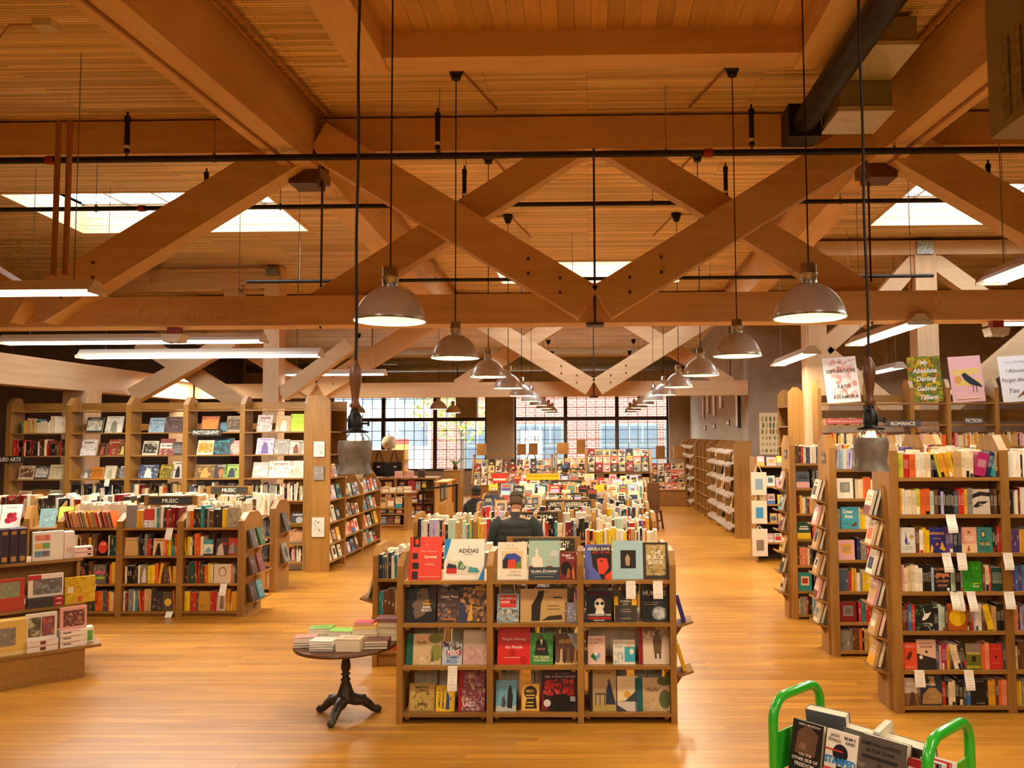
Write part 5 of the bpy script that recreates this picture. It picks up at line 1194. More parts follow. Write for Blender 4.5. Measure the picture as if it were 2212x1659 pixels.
for s, a, b, hp, c1, c2, lb in PH:
    w = (b-a)*KP; h = hp*KP; k = r.randrange(3)
    if 'WOMEN' in lb: ops = [('r', 0, .72, 1, 1, c2), ('r', 0, 0, 1, .4, c2), ('n', 0, 0, 1, .38, ['#b0806a', '#4a2a24', '#d8b8a0'], 30, 2), ('t', 'WOMEN', .5, .50, .13, '#4a4440', .84, .01)]
    elif 'GLORY' in lb: ops = [('t', 'GLORY', .5, .82, .12, '#d8c8b0', .9, .02), ('c', .5, .42, .2, .26, c2), ('r', .4, .05, .6, .3, c2)]
    elif 'globe' in lb: ops = [('t', 'HUMANS', .5, .74, .16, '#e6ddd0', .9, .02), ('c', .66, .28, .28, c2)]
    elif k == 0: ops = [('r', .06, .14, .94, .8, c2), ('n', .06, .14, .94, .8, [c1, c2, c2], 40, len(lb)), ('r', .25, .86, .75, .9, c2)]
    elif k == 1: ops = [('n', .0, .0, 1, .8, [c1, c2, c1], 40, len(lb)), ('p', [(.3, .05), (.34, .5), (.44, .72), (.56, .72), (.66, .5), (.72, .05)], c2), ('r', .2, .88, .8, .92, c2)]
    else: ops = [('n', 0, .0, 1, 1, [c1, c2, c1], 60, len(lb)), ('r', .2, .78, .8, .84, c2)]
    x = xq((a+b)/2)
    for px in PX_:      # keep clear of the uprights
        if abs(x-px) < w/2+.05: x = px+(w/2+.052)*(1 if x > px else -1)
    face_book(MP @ T(x, .05, ZP[s]+.0015) @ RX(-R(15)), w, h, .022, c1, ops, '%s, %s of the photography wall' % (lb, rowname[s]), 'face-out books on the photography wall')
for i in range(5):
    a, b = PX_[i]+.06, PX_[i+1]-.06
    for s in range(0, 4):
        if i == 0 and s == 3: continue
        bb = b
        if i == 4 and s in (1, 2): bb = b-.32
        row_stuff(MP, a, bb, ZP[s], .05, (.22, .33), (.014, .035), .2, DARKMIX if i != 4 else 'WCCKKGDPW', r, lean=.15)
a, b = PX_[0]+.06, PX_[1]-.06
row_stuff(MP, a, b, ZP[5], .05, (.2, .3), (.014, .035), .2, 'KDGHDKCRRX', r, lean=.1)
row_stuff(MP, a+.15, b-.3, ZP[6], .05, (.2, .28), (.014, .035), .2, 'TAKCCWDI', r, lean=.3)
for k in range(8): stuff_book(MP @ T(b-.55, .05, ZP[6]+.002+k*.024), .22, .022, .2, COLS['C'])
row_stuff(MP, b-.3, b, ZP[6], .05, (.24, .34), (.02, .04), .2, 'WCG', r)
sign('PHOTOGRAPHY sign on the tall photography wall', 'PHOTOGRAPHY', MP @ T(xq(445), -.012, ZP[6]-.07), .56, .125, 0, False)
sign('APPLIED ARTS sign at the edge of the photography wall', 'APPLIED ARTS', MP @ T(xq(10), -.012, ZP[5]-.12), .62, .12, 0, False)
for px, z, lb in ((232, ZP[4], 'paper note hanging below the cream book on the photography wall'),):
    note(MP @ T(xq(px), -.002, z), .09, .13, lb)
# end panel closing the wall towards the aisle
t = thing('bookcase', 'broad wooden end panel and side shelves closing the photography wall', 'bookcase', (-4.62, 14.38, 0))
MB().prism([(-.40, 0), (.01, 0), (.01, 3.02), (-.07, 3.12), (-.40, 3.12)], 'y', 0, .05).build('end_panel', M['case_z'], t)
MB().prism([(.05, 0), (1.0, 0), (1.0, 3.0), (.9, 3.12), (.05, 3.12)], 'x', -.36, -.33).build('back_panel', M['case_z'], t)
MB().box(-.36, .98, 0, .0, 1.02, 3.05).build('upright', M['case_z'], t)
for z in ZP:
    MB().box(-.33, .05, z-.024, -.005, .98, z).build('shelf', M['case_y'], t)
Ms = T(-4.62, 14.43, 0) @ RZ(R(90))
for s in range(0, 5): faces_stuff(Ms, .1, .9, ZP[s], .04, .25, (.18, .24), (.22, .3), MIX+'YRB', r, .1)
for z0, z1, w, lb, c in ((2.03, 2.30, .19, 'white framed notice on the photography end panel, uppermost', '#e9e2d4'), (1.62, 1.86, .18, 'grey lettered card on the photography end panel, middle one', '#8a847a'), (.62, .96, .22, 'crumpled printed sheet on the photography end panel, lowest', '#dcd2c0')):
    o = MB().box(-w/2, -.02, 0, w/2, 0, z1-z0, lin(c)).build('notice_card', M['print']); o.matrix_world = T(-4.80, 14.379, z0); tag(o, lb, 'notice')
    art(w, z1-z0, [('n', .12, .15, .88, .85, ['#6a6058', '#d8d0c4', '#efe8dc', '#8a7464'], 26, int(z0*10))], -.0205).build('print', M['ink'], o)
# lower aisle case, turned to the aisle
tl, Ml = bookcase('low open bookcase facing the aisle beyond the photography end panel', (-4.72, 15.55, 0), R(90), [0.02, 1.4, 2.8], [.1, .46, .82, 1.2], .34, 1.62, .05, [(0, 0), (.34, 0), (.34, 1.62), (.2, 1.62), (0, 1.3)], backboard=True)
for s, z in enumerate((.1, .46, .82, 1.2)):
    for a, b in ((.06, 1.36), (1.44, 2.76)): faces_stuff(Ml, a, b, z, .04, .25, (.16, .24), (.2, .28), MIX+'YRB', r, .06)

# ------------------------------------------------------------------ music cases
MX_ = [-7.12, -6.31, -5.49, -4.67]
ZM = [.075, .44, .81, 1.18]
tM, MM = bookcase('low music bookcase with three bays of spines', (0, 10.88, 0), 0, MX_, ZM, .6, 1.37, .085, house(.6, 1.37, .10, .16), plinth=.05)
MB().box(MX_[0], .29, .07, MX_[3], .31, 1.25).build('divider', M['case_x'], tM)
KM = 10.9/1750
def xm(px): return (px-1273)*KM-.02
MF_ = [(2, 212, 235, 36, '#16110f', [('c', .5, .5, .44, .38, '#d8402a'), ('t', 'ONE', .5, .62, .12, '#efd0b0', .5, .02)], 'black book with a red disc, second music shelf'),
       (2, 270, 299, 38, '#cda062', [('r', .1, .84, .9, .88, '#a87a3c')], 'plain tan book at the start of the middle music bay'), (2, 333, 356, 36, '#dcb888', [('p', [(.2, 0), (.34, .5), (.5, .66), (.66, .5), (.8, 0)], '#2a211c'), ('c', .5, .62, .13, .1, '#2a211c'), ('r', .1, .84, .9, .92, '#c8603a')], 'cream book with a black singer'),
       (2, 443, 463, 33, '#e6e0cc', [('r', 0, .7, 1, 1, '#4a9a98'), ('p', [(.1, .2), (.5, .55), (.9, .3), (.6, .12)], '#7aa8a4'), ('r', 0, 0, 1, .1, '#3a2a28')], 'white and teal book, second music shelf'), (2, 469, 496, 36, '#4a3a30', [('p', [(.1, 0), (.2, .5), (.5, .74), (.6, .4), (.7, 0)], '#cbb89c'), ('r', .5, .62, .9, .7, '#c8402a')], 'brown book with a pale singer'), (2, 500, 522, 36, '#b83a2c', [('p', [(.05, .1), (.2, .6), (.5, .75), (.6, .3), (.5, .1)], '#8a948a'), ('p', [(.6, .1), (.66, .5), (.9, .6), (.95, .1)], '#6a746c')], 'red book with two grey faces'),
       (1, 203, 232, 40, '#6a5e50', [('n', .1, .05, .9, .95, ['#d8ccb4', '#2a2420', '#9a8c78'], 40, 2), ('r', .1, .5, .9, .66, '#c85a6a'), ('r', .1, .24, .9, .36, '#9ac83a')], 'grey book with pink and lime stripes'), (1, 307, 323, 38, '#8a7c6a', [('p', [(.2, .05), (.3, .6), (.5, .9), (.7, .6), (.8, .05)], '#d8ccb8')], 'sepia book with a seated woman'),
       (1, 466, 503, 40, '#d6c09a', [('c', .5, .6, .24, .26, '#8a7458'), ('c', .5, .58, .18, .2, '#d6c09a')], 'tall cream sketch book leaning'), (1, 356, 372, 34, '#5a4434', [('n', .1, .1, .9, .9, ['#d8ccb4', '#a8906c'], 14, 4)], 'brown patterned book, third music shelf'),
       (0, 333, 355, 42, '#3a3230', [('n', .1, .1, .9, .7, ['#d8d0c4', '#a83a34', '#6a6460'], 26, 7)], 'dark guitar book, bottom music shelf'), (0, 356, 380, 40, '#5a4a36', [('c', .5, .45, .32, .2, '#e0b43a')], 'brown book with a yellow disc, bottom music shelf'), (0, 434, 460, 41, '#c08a2a', [('r', .2, .2, .6, .22, '#7a5414'), ('r', .2, .28, .7, .3, '#7a5414')], 'plain ochre book, bottom music shelf'), (0, 474, 493, 39, '#d2b79a', [('p', [(.3, .1), (.4, .8), (.7, .8), (.8, .1)], '#8a6a54')], 'pale pink book, bottom music shelf'),
       (3, 311, 334, 40, '#e0d8cc', [('r', .0, .4, 1, 1, '#c8402c'), ('n', 0, 0, 1, .4, ['#2a2420', '#e9e2d4', '#6a5a50'], 20, 2)], 'red and white book below the MUSIC sign'), (3, 494, 520, 42, '#a89a80', [('n', .1, .1, .9, .8, ['#3a4a2c', '#d8ccb0', '#6a6a48'], 26, 3)], 'grey-green book on the top music shelf'), (3, 272, 296, 48, '#8a7f78', [('n', .1, .1, .9, .9, ['#a84a4a', '#c9c0b8', '#5a524c'], 20, 3)], 'tall grey book with reddish smears')]
face_x = {}
for s, a, b, hp, c1, ops, lb in MF_:
    w = (b-a)*KM; h = hp*KM; x = xm((a+b)/2)
    for px in MX_:
        if abs(x-px) < w/2+.048: x = px+(w/2+.05)*(1 if x > px else -1)
    face_x.setdefault(s, []).append((x-w/2, x+w/2))
    face_book(MM @ T(x, .035, ZM[s]+.0015) @ RX(-R(5)), w, h, .022, c1, ops, lb, 'face-out books on the music bookcase')
for i in range(3):
    for s in range(4):
        x = MX_[i]+.055; end = MX_[i+1]-.055
        if s == 3 and i == 0:
            xx = x+.02
            while xx < end-.05:       # narrow leaning sheet-music booklets
                stuff_book(MM @ T(xx, .04, ZM[3]+.004) @ RY(-.28), .009, r.uniform(.20, .23), .18, tint(COLS[r.choice('OAICZRGHX')], r)); xx += .0145
            row_stuff(MM, x, end, ZM[3]+.02, .33, (.24, .3), (.02, .05), .2, 'WCWGWA', r, flip=True)
            continue
        for f0, f1 in sorted(face_x.get(s, []))+[(end, end)]:
            if f0 < x-.3 or f0 > end+.001: continue
            row_stuff(MM, x, min(f0-.003, end), ZM[s], .035, (.21, .29) if s else (.24, .29), (.013, .036), .18, 'KKDDHHSGYYAOORWCCITXE', r, lean=.08)
            x = max(x, f1+.003)
    row_stuff(MM, MX_[i]+.06, MX_[i+1]-.06, ZM[3], .34, (.26, .33), (.016, .04), .2, 'WWCGWLN', r, flip=True, lean=.25)
sign('nearer of the two MUSIC signs, on the low three-bay case', 'MUSIC', MM @ T(xm(350)-.02, .3, 1.47), .60, .10, .2)
for px, z, lb in ((373, ZM[3], 'paper note below the top shelf of the middle music bay'), (210, ZM[1], 'curled paper note on the first music bay'), (377, ZM[0], 'paper note hanging at the foot of the middle music bay'), (492, ZM[1], 'curled paper note on the third music bay')):
    note(MM @ T(xm(px), -.002, z), .09, .15 if z > .1 else .07, lb, .05)
# leaning books on the aisle end of the music case
rk = [(z, yy, .17, .24, .03, c, [('n', .1, .15, .9, .85, ['#d8ccb8', '#3a302a', '#8a7a6a'], 16, int(z*10))], lb) for z, yy, c, lb in (
    (.86, -.14, '#5a5450', 'grey book on the top ledge of the music end rack'), (.86, .10, '#3f6a3c', 'green and white book on the top ledge of the music end rack'), (.50, -.14, '#5a3a2c', 'brown book on the middle ledge of the music end rack'), (.50, .10, '#8a4a44', 'red and grey book on the middle ledge of the music end rack'), (.14, -.14, '#4a342a', 'dark brown book on the low ledge of the music end rack'), (.14, .10, '#5a9aaa', 'light blue book on the low ledge of the music end rack'))]
end_rack('small ledges on the aisle end of the music bookcase', T(-4.625, 11.18, 0), (.86, .50, .14), .48, 1.2, rk, 'books on end racks', board=False)
t2, MM2 = bookcase('second low music bookcase behind the first', (0, 12.55, 0), 0, [-9.3, -8.2, -7.1, -6.0, -4.9], [.075, .46, .85, 1.18], .6, 1.40, .085, house(.6, 1.40, .12, .16))
for i in range(4):
    a = -9.3+1.1*i
    row_stuff(MM2, a+.06, a+1.04, 1.18, .04, (.24, .33), (.016, .04), .2, 'WCGKDIHWCX', r, lean=.2)
    row_stuff(MM2, a+.06, a+1.04, 1.18, .34, (.24, .33), (.016, .04), .2, 'WCGKD', r, flip=True, lean=.2)
    for z in (.075, .46, .85): row_stuff(MM2, a+.06, a+1.04, z, .04, (.22, .3), (.016, .04), .2, DARKMIX, r)
sign('farther of the two MUSIC signs, before the photography wall', 'MUSIC', MM2 @ T(-5.72, .3, 1.50), .58, .10, .2)
end_rack('pair of ledges on the aisle end of the second music bookcase', T(-4.855, 12.85, 0), (.86, .38), .3, 1.2,
    [(.86, 0, .2, .3, .03, '#3a3430', [('n', .1, .1, .9, .9, ['#e6ddd0', '#8a8078'], 14, 3)], 'dark lettered book on the upper ledge behind the music case'), (.38, 0, .2, .3, .03, '#8f8f88', [('c', .5, .5, .3, .3, '#4a4a46')], 'grey book with an oval portrait on the lower ledge behind the music case')], 'books on end racks', board=False)

# ------------------------------------------------------------------ gift shelves at the picture edge
GA = R(41)
MG = T(-5.09, 8.23, 0) @ RZ(GA)
t = thing('display_stand', 'stepped wooden gift display at the edge of the picture', 'display stand', (-5.09, 8.23, 0), GA)
MB().box(-2.2, 0, 0, 0, .9, .28).build('plinth', M['case_x'], t)
MB().box(-2.2, -.02, .28, .14, .9, .31).build('plinth_top', M['case_x'], t)
for k, (y0, z) in enumerate(((.20, .70), (.38, 1.14))):
    MB().box(-2.2, y0, z-.03, .02, .88, z).build('tier_shelf', M['case_x'], t)
    MB().box(-2.2, y0+.2, z-.36, .0, y0+.22, z-.03).build('riser', M['case_x'], t)
MB().box(-.03, .42, .31, .0, .88, 1.1).build('side_panel', M['case_z'], t)
def gbox(x, y, z, w, h, d, col, ops, label, tilt=0):
    o = MB().box(-w/2, 0, 0, w/2, d, h, lin(col)).build('gift_box', M['print'])
    o.matrix_world = MG @ T(x, y, z+.001) @ RX(-R(tilt))
    tag(o, label, 'box', 'boxed gifts on the stepped display')
    if ops: art(w, h, ops).build('box_print', M['ink'], o)
gbox(-.64, .03, .31, .30, .33, .16, '#e2bc62', [('r', .1, .28, .7, .8, '#8a8474'), ('n', .1, .28, .7, .8, ['#6a665c', '#a8a294'], 16, 3), ('r', .0, .0, 1, .1, '#ecd08a')], 'yellow box with a grey picture on the lowest tier')
for k in range(2): gbox(-.36, .01, .31+.055*k, .26, .053, .2, '#e8ddcc', [('r', .42, .2, .6, .8, '#7a3a34'), ('r', 0, .92, 1, 1, '#c05a4a')], '%s white flat box under the picture-grid box' % ('lower' if k == 0 else 'upper'))
gbox(-.37, .05, .42, .26, .25, .05, '#e3d9c6', [('r', .08, .12, .48, .86, '#5a5240'), ('n', .08, .12, .48, .86, ['#c9bf9a', '#2f2a22', '#8a8464'], 30, 3), ('r', .5, .12, .92, .86, '#8a4a44'), ('n', .5, .12, .92, .86, ['#c08a3a', '#6a4a7a', '#b03a34'], 26, 5)], 'white box with a grid of pictures standing on two flat boxes', 3)
for k in range(3): gbox(-.10, .01, .31+.055*k, .23, .053, .2, '#eadfd0', [('r', .1, .55, .4, .75, '#4a3a34'), ('r', 0, .9, .75, 1, '#c8544a')], '%s of the pale boxes stacked below the pink box' % ('lowest', 'middle one', 'uppermost')[k])
gbox(-.10, .05, .475, .23, .22, .05, '#e0a294', [('r', .12, .14, .92, .86, '#6a3f36'), ('n', .12, .14, .92, .86, ['#c88a78', '#3f2a26', '#a86a5c'], 40, 6)], 'pink box with a dark engraved picture', 2)
gbox(.06, .12, .31, .06, .15, .12, '#e6e2d2', [('r', .1, .1, .9, .8, '#6a9a3a')], 'small white and green box at the end of the lowest tier')
gbox(-.60, .22, .70, .20, .31, .06, '#b8402c', [('r', .0, .42, .8, .9, '#8a9070'), ('n', 0, .42, .8, .9, ['#6a7458', '#b0a888'], 16, 3)], 'red-framed box on the middle tier', 2)
for k in range(2): gbox(-.32, .21, .70+.05*k, .30, .048, .2, '#3f3836', [('r', .72, 0, 1, 1, '#b02a2c'), ('r', .8, .4, .94, .6, '#f0e0d8')], '%s dark flat box with a red end on the middle tier' % ('lower' if k == 0 else 'upper'))
gbox(-.32, .24, .80, .30, .22, .05, '#e6d8c4', [('r', 0, .78, .36, 1, '#c23034'), ('r', .14, .12, .96, .8, '#6a6460'), ('n', .14, .12, .96, .74, ['#8a8480', '#4a4644', '#a8a29c'], 30, 3)], 'white and red box with a grey arcade picture', 2)
gbox(-.02, .24, .70, .27, .26, .06, '#d8ac1e', [('n', 0, .1, 1, 1, ['#c09414', '#e6c43a', '#b08410'], 60, 3), ('r', .08, .4, .28, .64, '#e2d2a0'), ('c', .5, .16, .09, .12, '#c8602a')], 'mustard yellow patterned box on the middle tier', 2)
for k in range(3): gbox(-.66+.075*k, .40, 1.14, .07, .34, .2, '#3a2c3f', [('r', .2, .84, .8, .94, '#c08a3a'), ('r', .2, .05, .8, .2, '#c08a3a')], '%s of the tall purple boxes on the upper tier' % ('first', 'second', 'third')[k])
gbox(-.29, .41, 1.14, .27, .29, .08, '#ece2d2', [('r', .06, .1, .94, .94, '#f0e6d4')] + [('r', .08+.04*i, .70, .105+.04*i, .90, c) for i, c in enumerate(['#c8302a', '#d03c2a', '#d8482a', '#dc5428', '#e06028', '#e46c28', '#e67828', '#e88428', '#c83028', '#d04028', '#d85028', '#e06028'])] + [('r', .08+.04*i, .42, .105+.04*i, .62, c) for i, c in enumerate(['#e6b81e']*6+['#4f9a3a']*6)] + [('r', .08+.04*i, .14, .105+.04*i, .34, c) for i, c in enumerate(['#2f8aa0']*6+['#5a3a6a']*6)], 'white box with a rainbow of coloured pencils')
gbox(-.10, .44, 1.14, .09, .27, .16, '#e9d9cc', [('r', .2, .2, .8, .4, '#d8b8a8')], 'upright pale box beside the coloured pencils')
for k in range(2): gbox(.03, .42, 1.14+.052*k, .17, .05, .16, '#ecccc0', [('r', .7, .3, .9, .7, '#4a3a38'), ('r', 0, .9, 1, 1, '#d0604a')], '%s pink flat box at the end of the upper tier' % ('lower' if k == 0 else 'upper'))
# cookbook case behind it
MK = T(-9.3, 10.8, 0) @ RZ(R(22))
tk, _ = bookcase('angled cookbook bookcase between the gift display and the music case', (-9.3, 10.8, 0), R(22), [0, .75, 1.5, 2.1], [.3, .7, 1.12], .5, 1.42, .07, house(.5, 1.42, .16, .12))
for i, (a, b) in enumerate(((.05, .7), (.8, 1.45), (1.55, 2.06))):
    for z in (.3, .7): row_stuff(MK, a, b, z, .05, (.22, .3), (.016, .04), .2, 'CWJYVZCM', r)
for x, w, h, c, ops, lb in ((.40, .3, .33, '#e4e0d6', [('n', .1, .05, .9, .6, ['#8a7a4a', '#5a6a3a', '#c8b88a'], 30, 3)], 'white cookbook with a salad bowl'), (1.02, .24, .36, '#ece6dc', [('p', [(.4, .1), (.5, .6), (.62, .1)], '#b83a3a'), ('c', .5, .62, .3, .2, '#6a9a4a')], 'white cookbook with a beetroot and leaves'), (1.27, .24, .36, '#ede8de', [('c', .4, .34, .2, .13, '#b01c34'), ('c', .62, .4, .2, .13, '#c02a40'), ('c', .46, .54, .18, .12, '#98182c'), ('c', .66, .58, .12, .08, '#b8243a'), ('t', 'The Whole', .5, .84, .06, '#b04a4a', .8)], 'white cookbook with red berries'), (1.72, .2, .28, '#7aa0a0', [('n', .2, .1, .9, .9, ['#e0e4e0', '#4a6a6a'], 20, 3)], 'grey-blue cookbook'), (1.94, .18, .3, '#b0d04a', [('n', .1, .1, .9, .9, ['#c8e06a', '#8ab03a'], 16, 5)], 'lime green cookbook')):
    face_book(MK @ T(x, .1, 1.125) @ RX(-R(24)), w, h, .025, c, ops, lb + ' on the angled cookbook case', 'face-out cookbooks')
# ------------------------------------------------------------------ round table with stacks of books
t = thing('pedestal_table', 'round bistro table on a cast-iron tripod foot beside the front display', 'table', (-2.11, 7.08, 0))
MB().lathe([(0, .585), (.40, .585), (.43, .592), (.435, .605), (.43, .618), (0, .62)], 40).build('table_top', M['darkwood'], t, smooth=False)
MB().lathe([(.07, .13), (.084, .15), (.08, .165), (.06, .21), (.043, .26), (.034, .295), (.044, .31), (.028, .325), (.028, .345), (.042, .358), (.025, .37), (.036, .39), (.041, .42), (.034, .465), (.024, .50), (.030, .515), (.022, .527), (.026, .56), (.05, .575), (.06, .585)], 20).build('column', M['iron'], t, smooth=True)
fl_ = MB()
for k in range(14):
    a = 6.2832*k/14
    fl_.tube([(.08*math.cos(a), .08*math.sin(a), .15), (.055*math.cos(a), .055*math.sin(a), .22), (.037*math.cos(a), .037*math.sin(a), .28)], [.007, .005, .003], 5)
fl_.build('column_flutes', M['iron'], t)
for k, a in enumerate((R(262), R(22), R(158))):
    c, s = math.cos(a), math.sin(a)
    path = [(.03*c, .03*s, .15), (.09*c, .09*s, .13), (.15*c, .15*s, .115), (.20*c, .20*s, .075), (.235*c, .235*s, .04), (.275*c, .275*s, .03), (.30*c, .30*s, .022)]
    mb = MB().tube(path, [.05, .05, .042, .036, .03, .034, .018], 10)
    mb.lathe([(0, -.022), (.024, -.018), (.032, 0), (.024, .018), (0, .022)], 10, (.275*c, .275*s, .026))
    mb.tube([(.11*c, .11*s, .16), (.16*c, .16*s, .15), (.19*c, .19*s, .10)], [.012, .018, .008], 6)
    mb.build('foot', M['iron'], t, smooth=True)
TT = Matrix.Translation((-2.11, 7.08, .6205))
STK = [ # x, y, rz, [(w, d, t, colour, cover top)...] bottom first, label
 (-.31, -.10, .12, [(.19, .14, .018, '#e6dccb', '#6a625a'), (.19, .14, .018, '#ece2d0', '#8a8278'), (.18, .13, .045, '#eadcc8', '#d88a80')], 'leftmost front stack'),
 (-.12, -.22, -.05, [(.20, .15, .02, '#efe9dc', '#e0dccf')]*3 + [(.20, .15, .022, '#efe9dc', '#d8d4c8')], 'second front stack'),
 (.10, -.23, -.1, [(.21, .15, .10, '#e9d6b8', '#cdb894')], 'thick cream front stack'),
 (.31, -.14, .05, [(.20, .16, .022, '#d8c9b0', '#5a3a32'), (.20, .16, .022, '#dccdb4', '#5a3a32'), (.20, .16, .022, '#dccdb4', '#6a3f36')], 'dark-striped stack at the front'),
 (-.24, .10, .1, [(.20, .14, .06, '#efe0cc', '#f0e4d0'), (.20, .14, .05, '#ecdcc8', '#7ab83a')], 'green-topped stack at the back'),
 (-.03, .0, -.1, [(.21, .15, .06, '#e6d9c2', '#efe6d6'), (.21, .15, .05, '#dfd0b8', '#8ac83a')], 'tall lime-topped middle stack'),
 (.16, .02, .08, [(.21, .15, .08, '#e9d2ae', '#e6c890'), (.21, .15, .04, '#ead6b6', '#e8d8c0'), (.20, .14, .035, '#e0c070', '#e0a04a'), (.16, .12, .02, '#d8b0a0', '#c8405a')], 'stack topped by a small pink book'),
 (.33, .14, -.05, [(.22, .16, .06, '#e2d2b4', '#e6d8bc'), (.22, .16, .05, '#dccaa6', '#cdbc98'), (.22, .16, .04, '#d8c6a0', '#c9b88e'), (.21, .15, .03, '#8a5a54', '#7a4a4a')], 'tallest stack at the back by the display case'),
]
for x, y, rz, bks, lb in STK:
    z = 0
    for k, (w, d, th, pc, tc) in enumerate(bks):
        mb = MB().box(-w/2, -d/2, 0, w/2, d/2, .0015, lin(tc)).box(-w/2, -d/2, th-.0015, w/2, d/2, th, lin(tc)).box(w/2-.0015, -d/2, .0015, w/2, d/2, th-.0015, lin(tc))
        o = mb.build('book', M['print']); o.matrix_world = TT @ T(x+rng.uniform(-.006, .006), y+rng.uniform(-.006, .006), z) @ RZ(rz+rng.uniform(-.06, .06))
        MB().box(-w/2+.003, -d/2+.003, .0015, w/2-.0016, d/2-.003, th-.0015, lin(pc)).build('page_block', M['print'], o)
        nb = len(bks)
        art_ = MB().add([(-w*.3, -d*.2, th+.0004), (w*.3, -d*.2, th+.0004), (w*.3, d*.25, th+.0004), (-w*.3, d*.25, th+.0004)], [(0, 1, 2, 3)], tint(lin(tc), rng, .3))
        art_.build('cover_print', M['ink'], o)
        tag(o, 'round table: %s in the %s' % (('only book' if nb == 1 else ORD[nb-1-k] + ' from top'), lb), 'book', 'stacked books on the round table')
        NBOOK[0] += 1
        z += th+.0006

# ------------------------------------------------------------------ green book cart
zt = 1.185
Pa, Pb, Pc = Vector((.83, 3.80, 0)), Vector((1.31, 3.29, 0)), Vector((1.11, 4.03, 0))
ang = math.atan2(Pb.y-Pa.y, Pb.x-Pa.x)
LEN, WID = .71, .40
t = thing('book_cart', 'green enamelled book cart in the near corner', 'book cart', (Pa.x, Pa.y, 0), ang)
MC_ = T(Pa.x, Pa.y, 0) @ RZ(ang)
for x in (0, LEN):
    r0 = .10; path = [(x, 0, .12), (x, 0, zt-r0)]
    for k in range(1, 6): a = math.pi/2*k/5; path.append((x, r0-r0*math.cos(a), zt-r0+r0*math.sin(a)))
    for k in range(0, 6): a = math.pi/2*k/5; path.append((x, WID-r0+r0*math.sin(a), zt-r0+r0*math.cos(a)))
    path.append((x, WID, .12))
    MB().tube(path, .0225, 12).build('end_hoop', M['green'], t, smooth=True)
    MB().box(x-.004, .0, .86, x+.004, WID, 1.03).build('end_panel', M['green'], t)
    MB().box(x-.004, .0, .25, x+.004, WID, .42).build('end_panel', M['green'], t)
    for y in (0, WID):
        cf = MB().box(x-.02, y-.03, .08, x+.02, y+.03, .13).build('caster_fork', M['steel'], t)
        MB().lathe([(0, -.03), (.045, -.03), (.05, -.02), (.05, .02), (.045, .03), (0, .03)], 16, M=T(x, y, .05) @ RX(R(90))).build('caster', M['blackmatte'], cf)
for z in (.87, .30):
    for s in (0, 1):
        pr = [(.0, z), (WID/2, z-.05), (WID/2, z-.056), (0, z-.006)] if s == 0 else [(WID/2, z-.05), (WID, z), (WID, z-.006), (WID/2, z-.056)]
        MB().prism(pr, 'x', .006, LEN-.006).build('sloping_shelf', M['green'], t)
    MB().box(.006, -.004, z-.03, LEN-.006, .0, z+.012).build('shelf_lip', M['green'], t)
    MB().box(.006, WID, z-.03, LEN-.006, WID+.004, z+.012).build('shelf_lip', M['green'], t)
CART = [(.13, .155, .235, .032, '#2a211c', [('p', [(.14, .4), (.2, .8), (.5, .96), (.86, .8), (.8, .4)], '#6a4a36'), ('p', [(.24, .5), (.34, .62), (.5, .6), (.48, .48)], '#8a6448'), ('t', 'DERAY MCKESSON', .55, .92, .04, '#e8d8c4', .7, .01), ('t', 'ON THE', .5, .38, .05, '#efe6d8', .4, .01), ('t', 'OTHER SIDE OF', .5, .29, .055, '#efe6d8', .84, .02), ('t', 'FREEDOM', .5, .19, .065, '#efe6d8', .74, .02), ('r', .2, .1, .8, .12, '#c8b8a4')], 'dark paperback with a bearded face, first on the green cart'),
        (.30, .15, .235, .018, '#ece2d2', [('t', 'JASON', .26, .88, .055, '#2a2420', .28, .02), ('t', 'REYNOLDS', .27, .80, .055, '#2a2420', .40, .02), ('t', 'IBRAM X.', .75, .88, .055, '#2a2420', .38, .02), ('t', 'KENDI', .76, .80, .055, '#2a2420', .28, .02), ('c', .48, .62, .24, .16, '#1f1a1c'), ('r', .0, .64, .56, .67, '#c83a30'), ('r', .0, .3, .6, .34, '#c83a30'), ('p', [(.0, .2), (.3, .22), (.7, .08), (.9, .06), (.4, .12)], '#c83a30'), ('p', [(.34, .1), (.4, .4), (.7, .4), (.8, .14)], '#241c1e'), ('t', 'STAMPED', .5, .42, .12, '#2a86c8', .98, .04)], 'white paperback with bold blue title, second on the green cart'),
        (.485, .205, .255, .045, '#5a5046', [('n', 0, 0, 1, .55, ['#6a6056', '#4a4238', '#8a7e6e', '#3a332c'], 60, 3), ('t', 'SOMETHING HAPPENED', .46, .84, .06, '#1f1a16', .86, .01), ('t', 'IN OUR TOWN', .46, .74, .06, '#1f1a16', .6, .01), ('r', .08, .64, .84, .69, '#2a241e'), ('p', [(.4, .12), (.42, .5), (.52, .56), (.56, .2)], '#6a4030'), ('p', [(.56, .12), (.56, .42), (.66, .48), (.72, .12)], '#a86a44'), ('c', .47, .56, .06, .05, '#4a3226'), ('c', .64, .47, .07, .05, '#1f1814')], 'large grey picture book, third on the green cart')]
for x, w, h, th, c, ops, lb in CART:
    face_book(MC_ @ T(x, .03, .866) @ RX(-R(14)), w, h, th, c, ops, lb, 'books on the green cart')
for k in range(4):
    spine_book(MC_ @ T(.592+.011*k*.0, .03+.05+.0*k, .862) @ RX(-R(14)) @ T(0, .012*k-.03, 0), .004, .25, .01, COLS['D'], 'copy %s behind the large grey picture book on the cart' % ORD[k], 'books on the green cart') if False else None
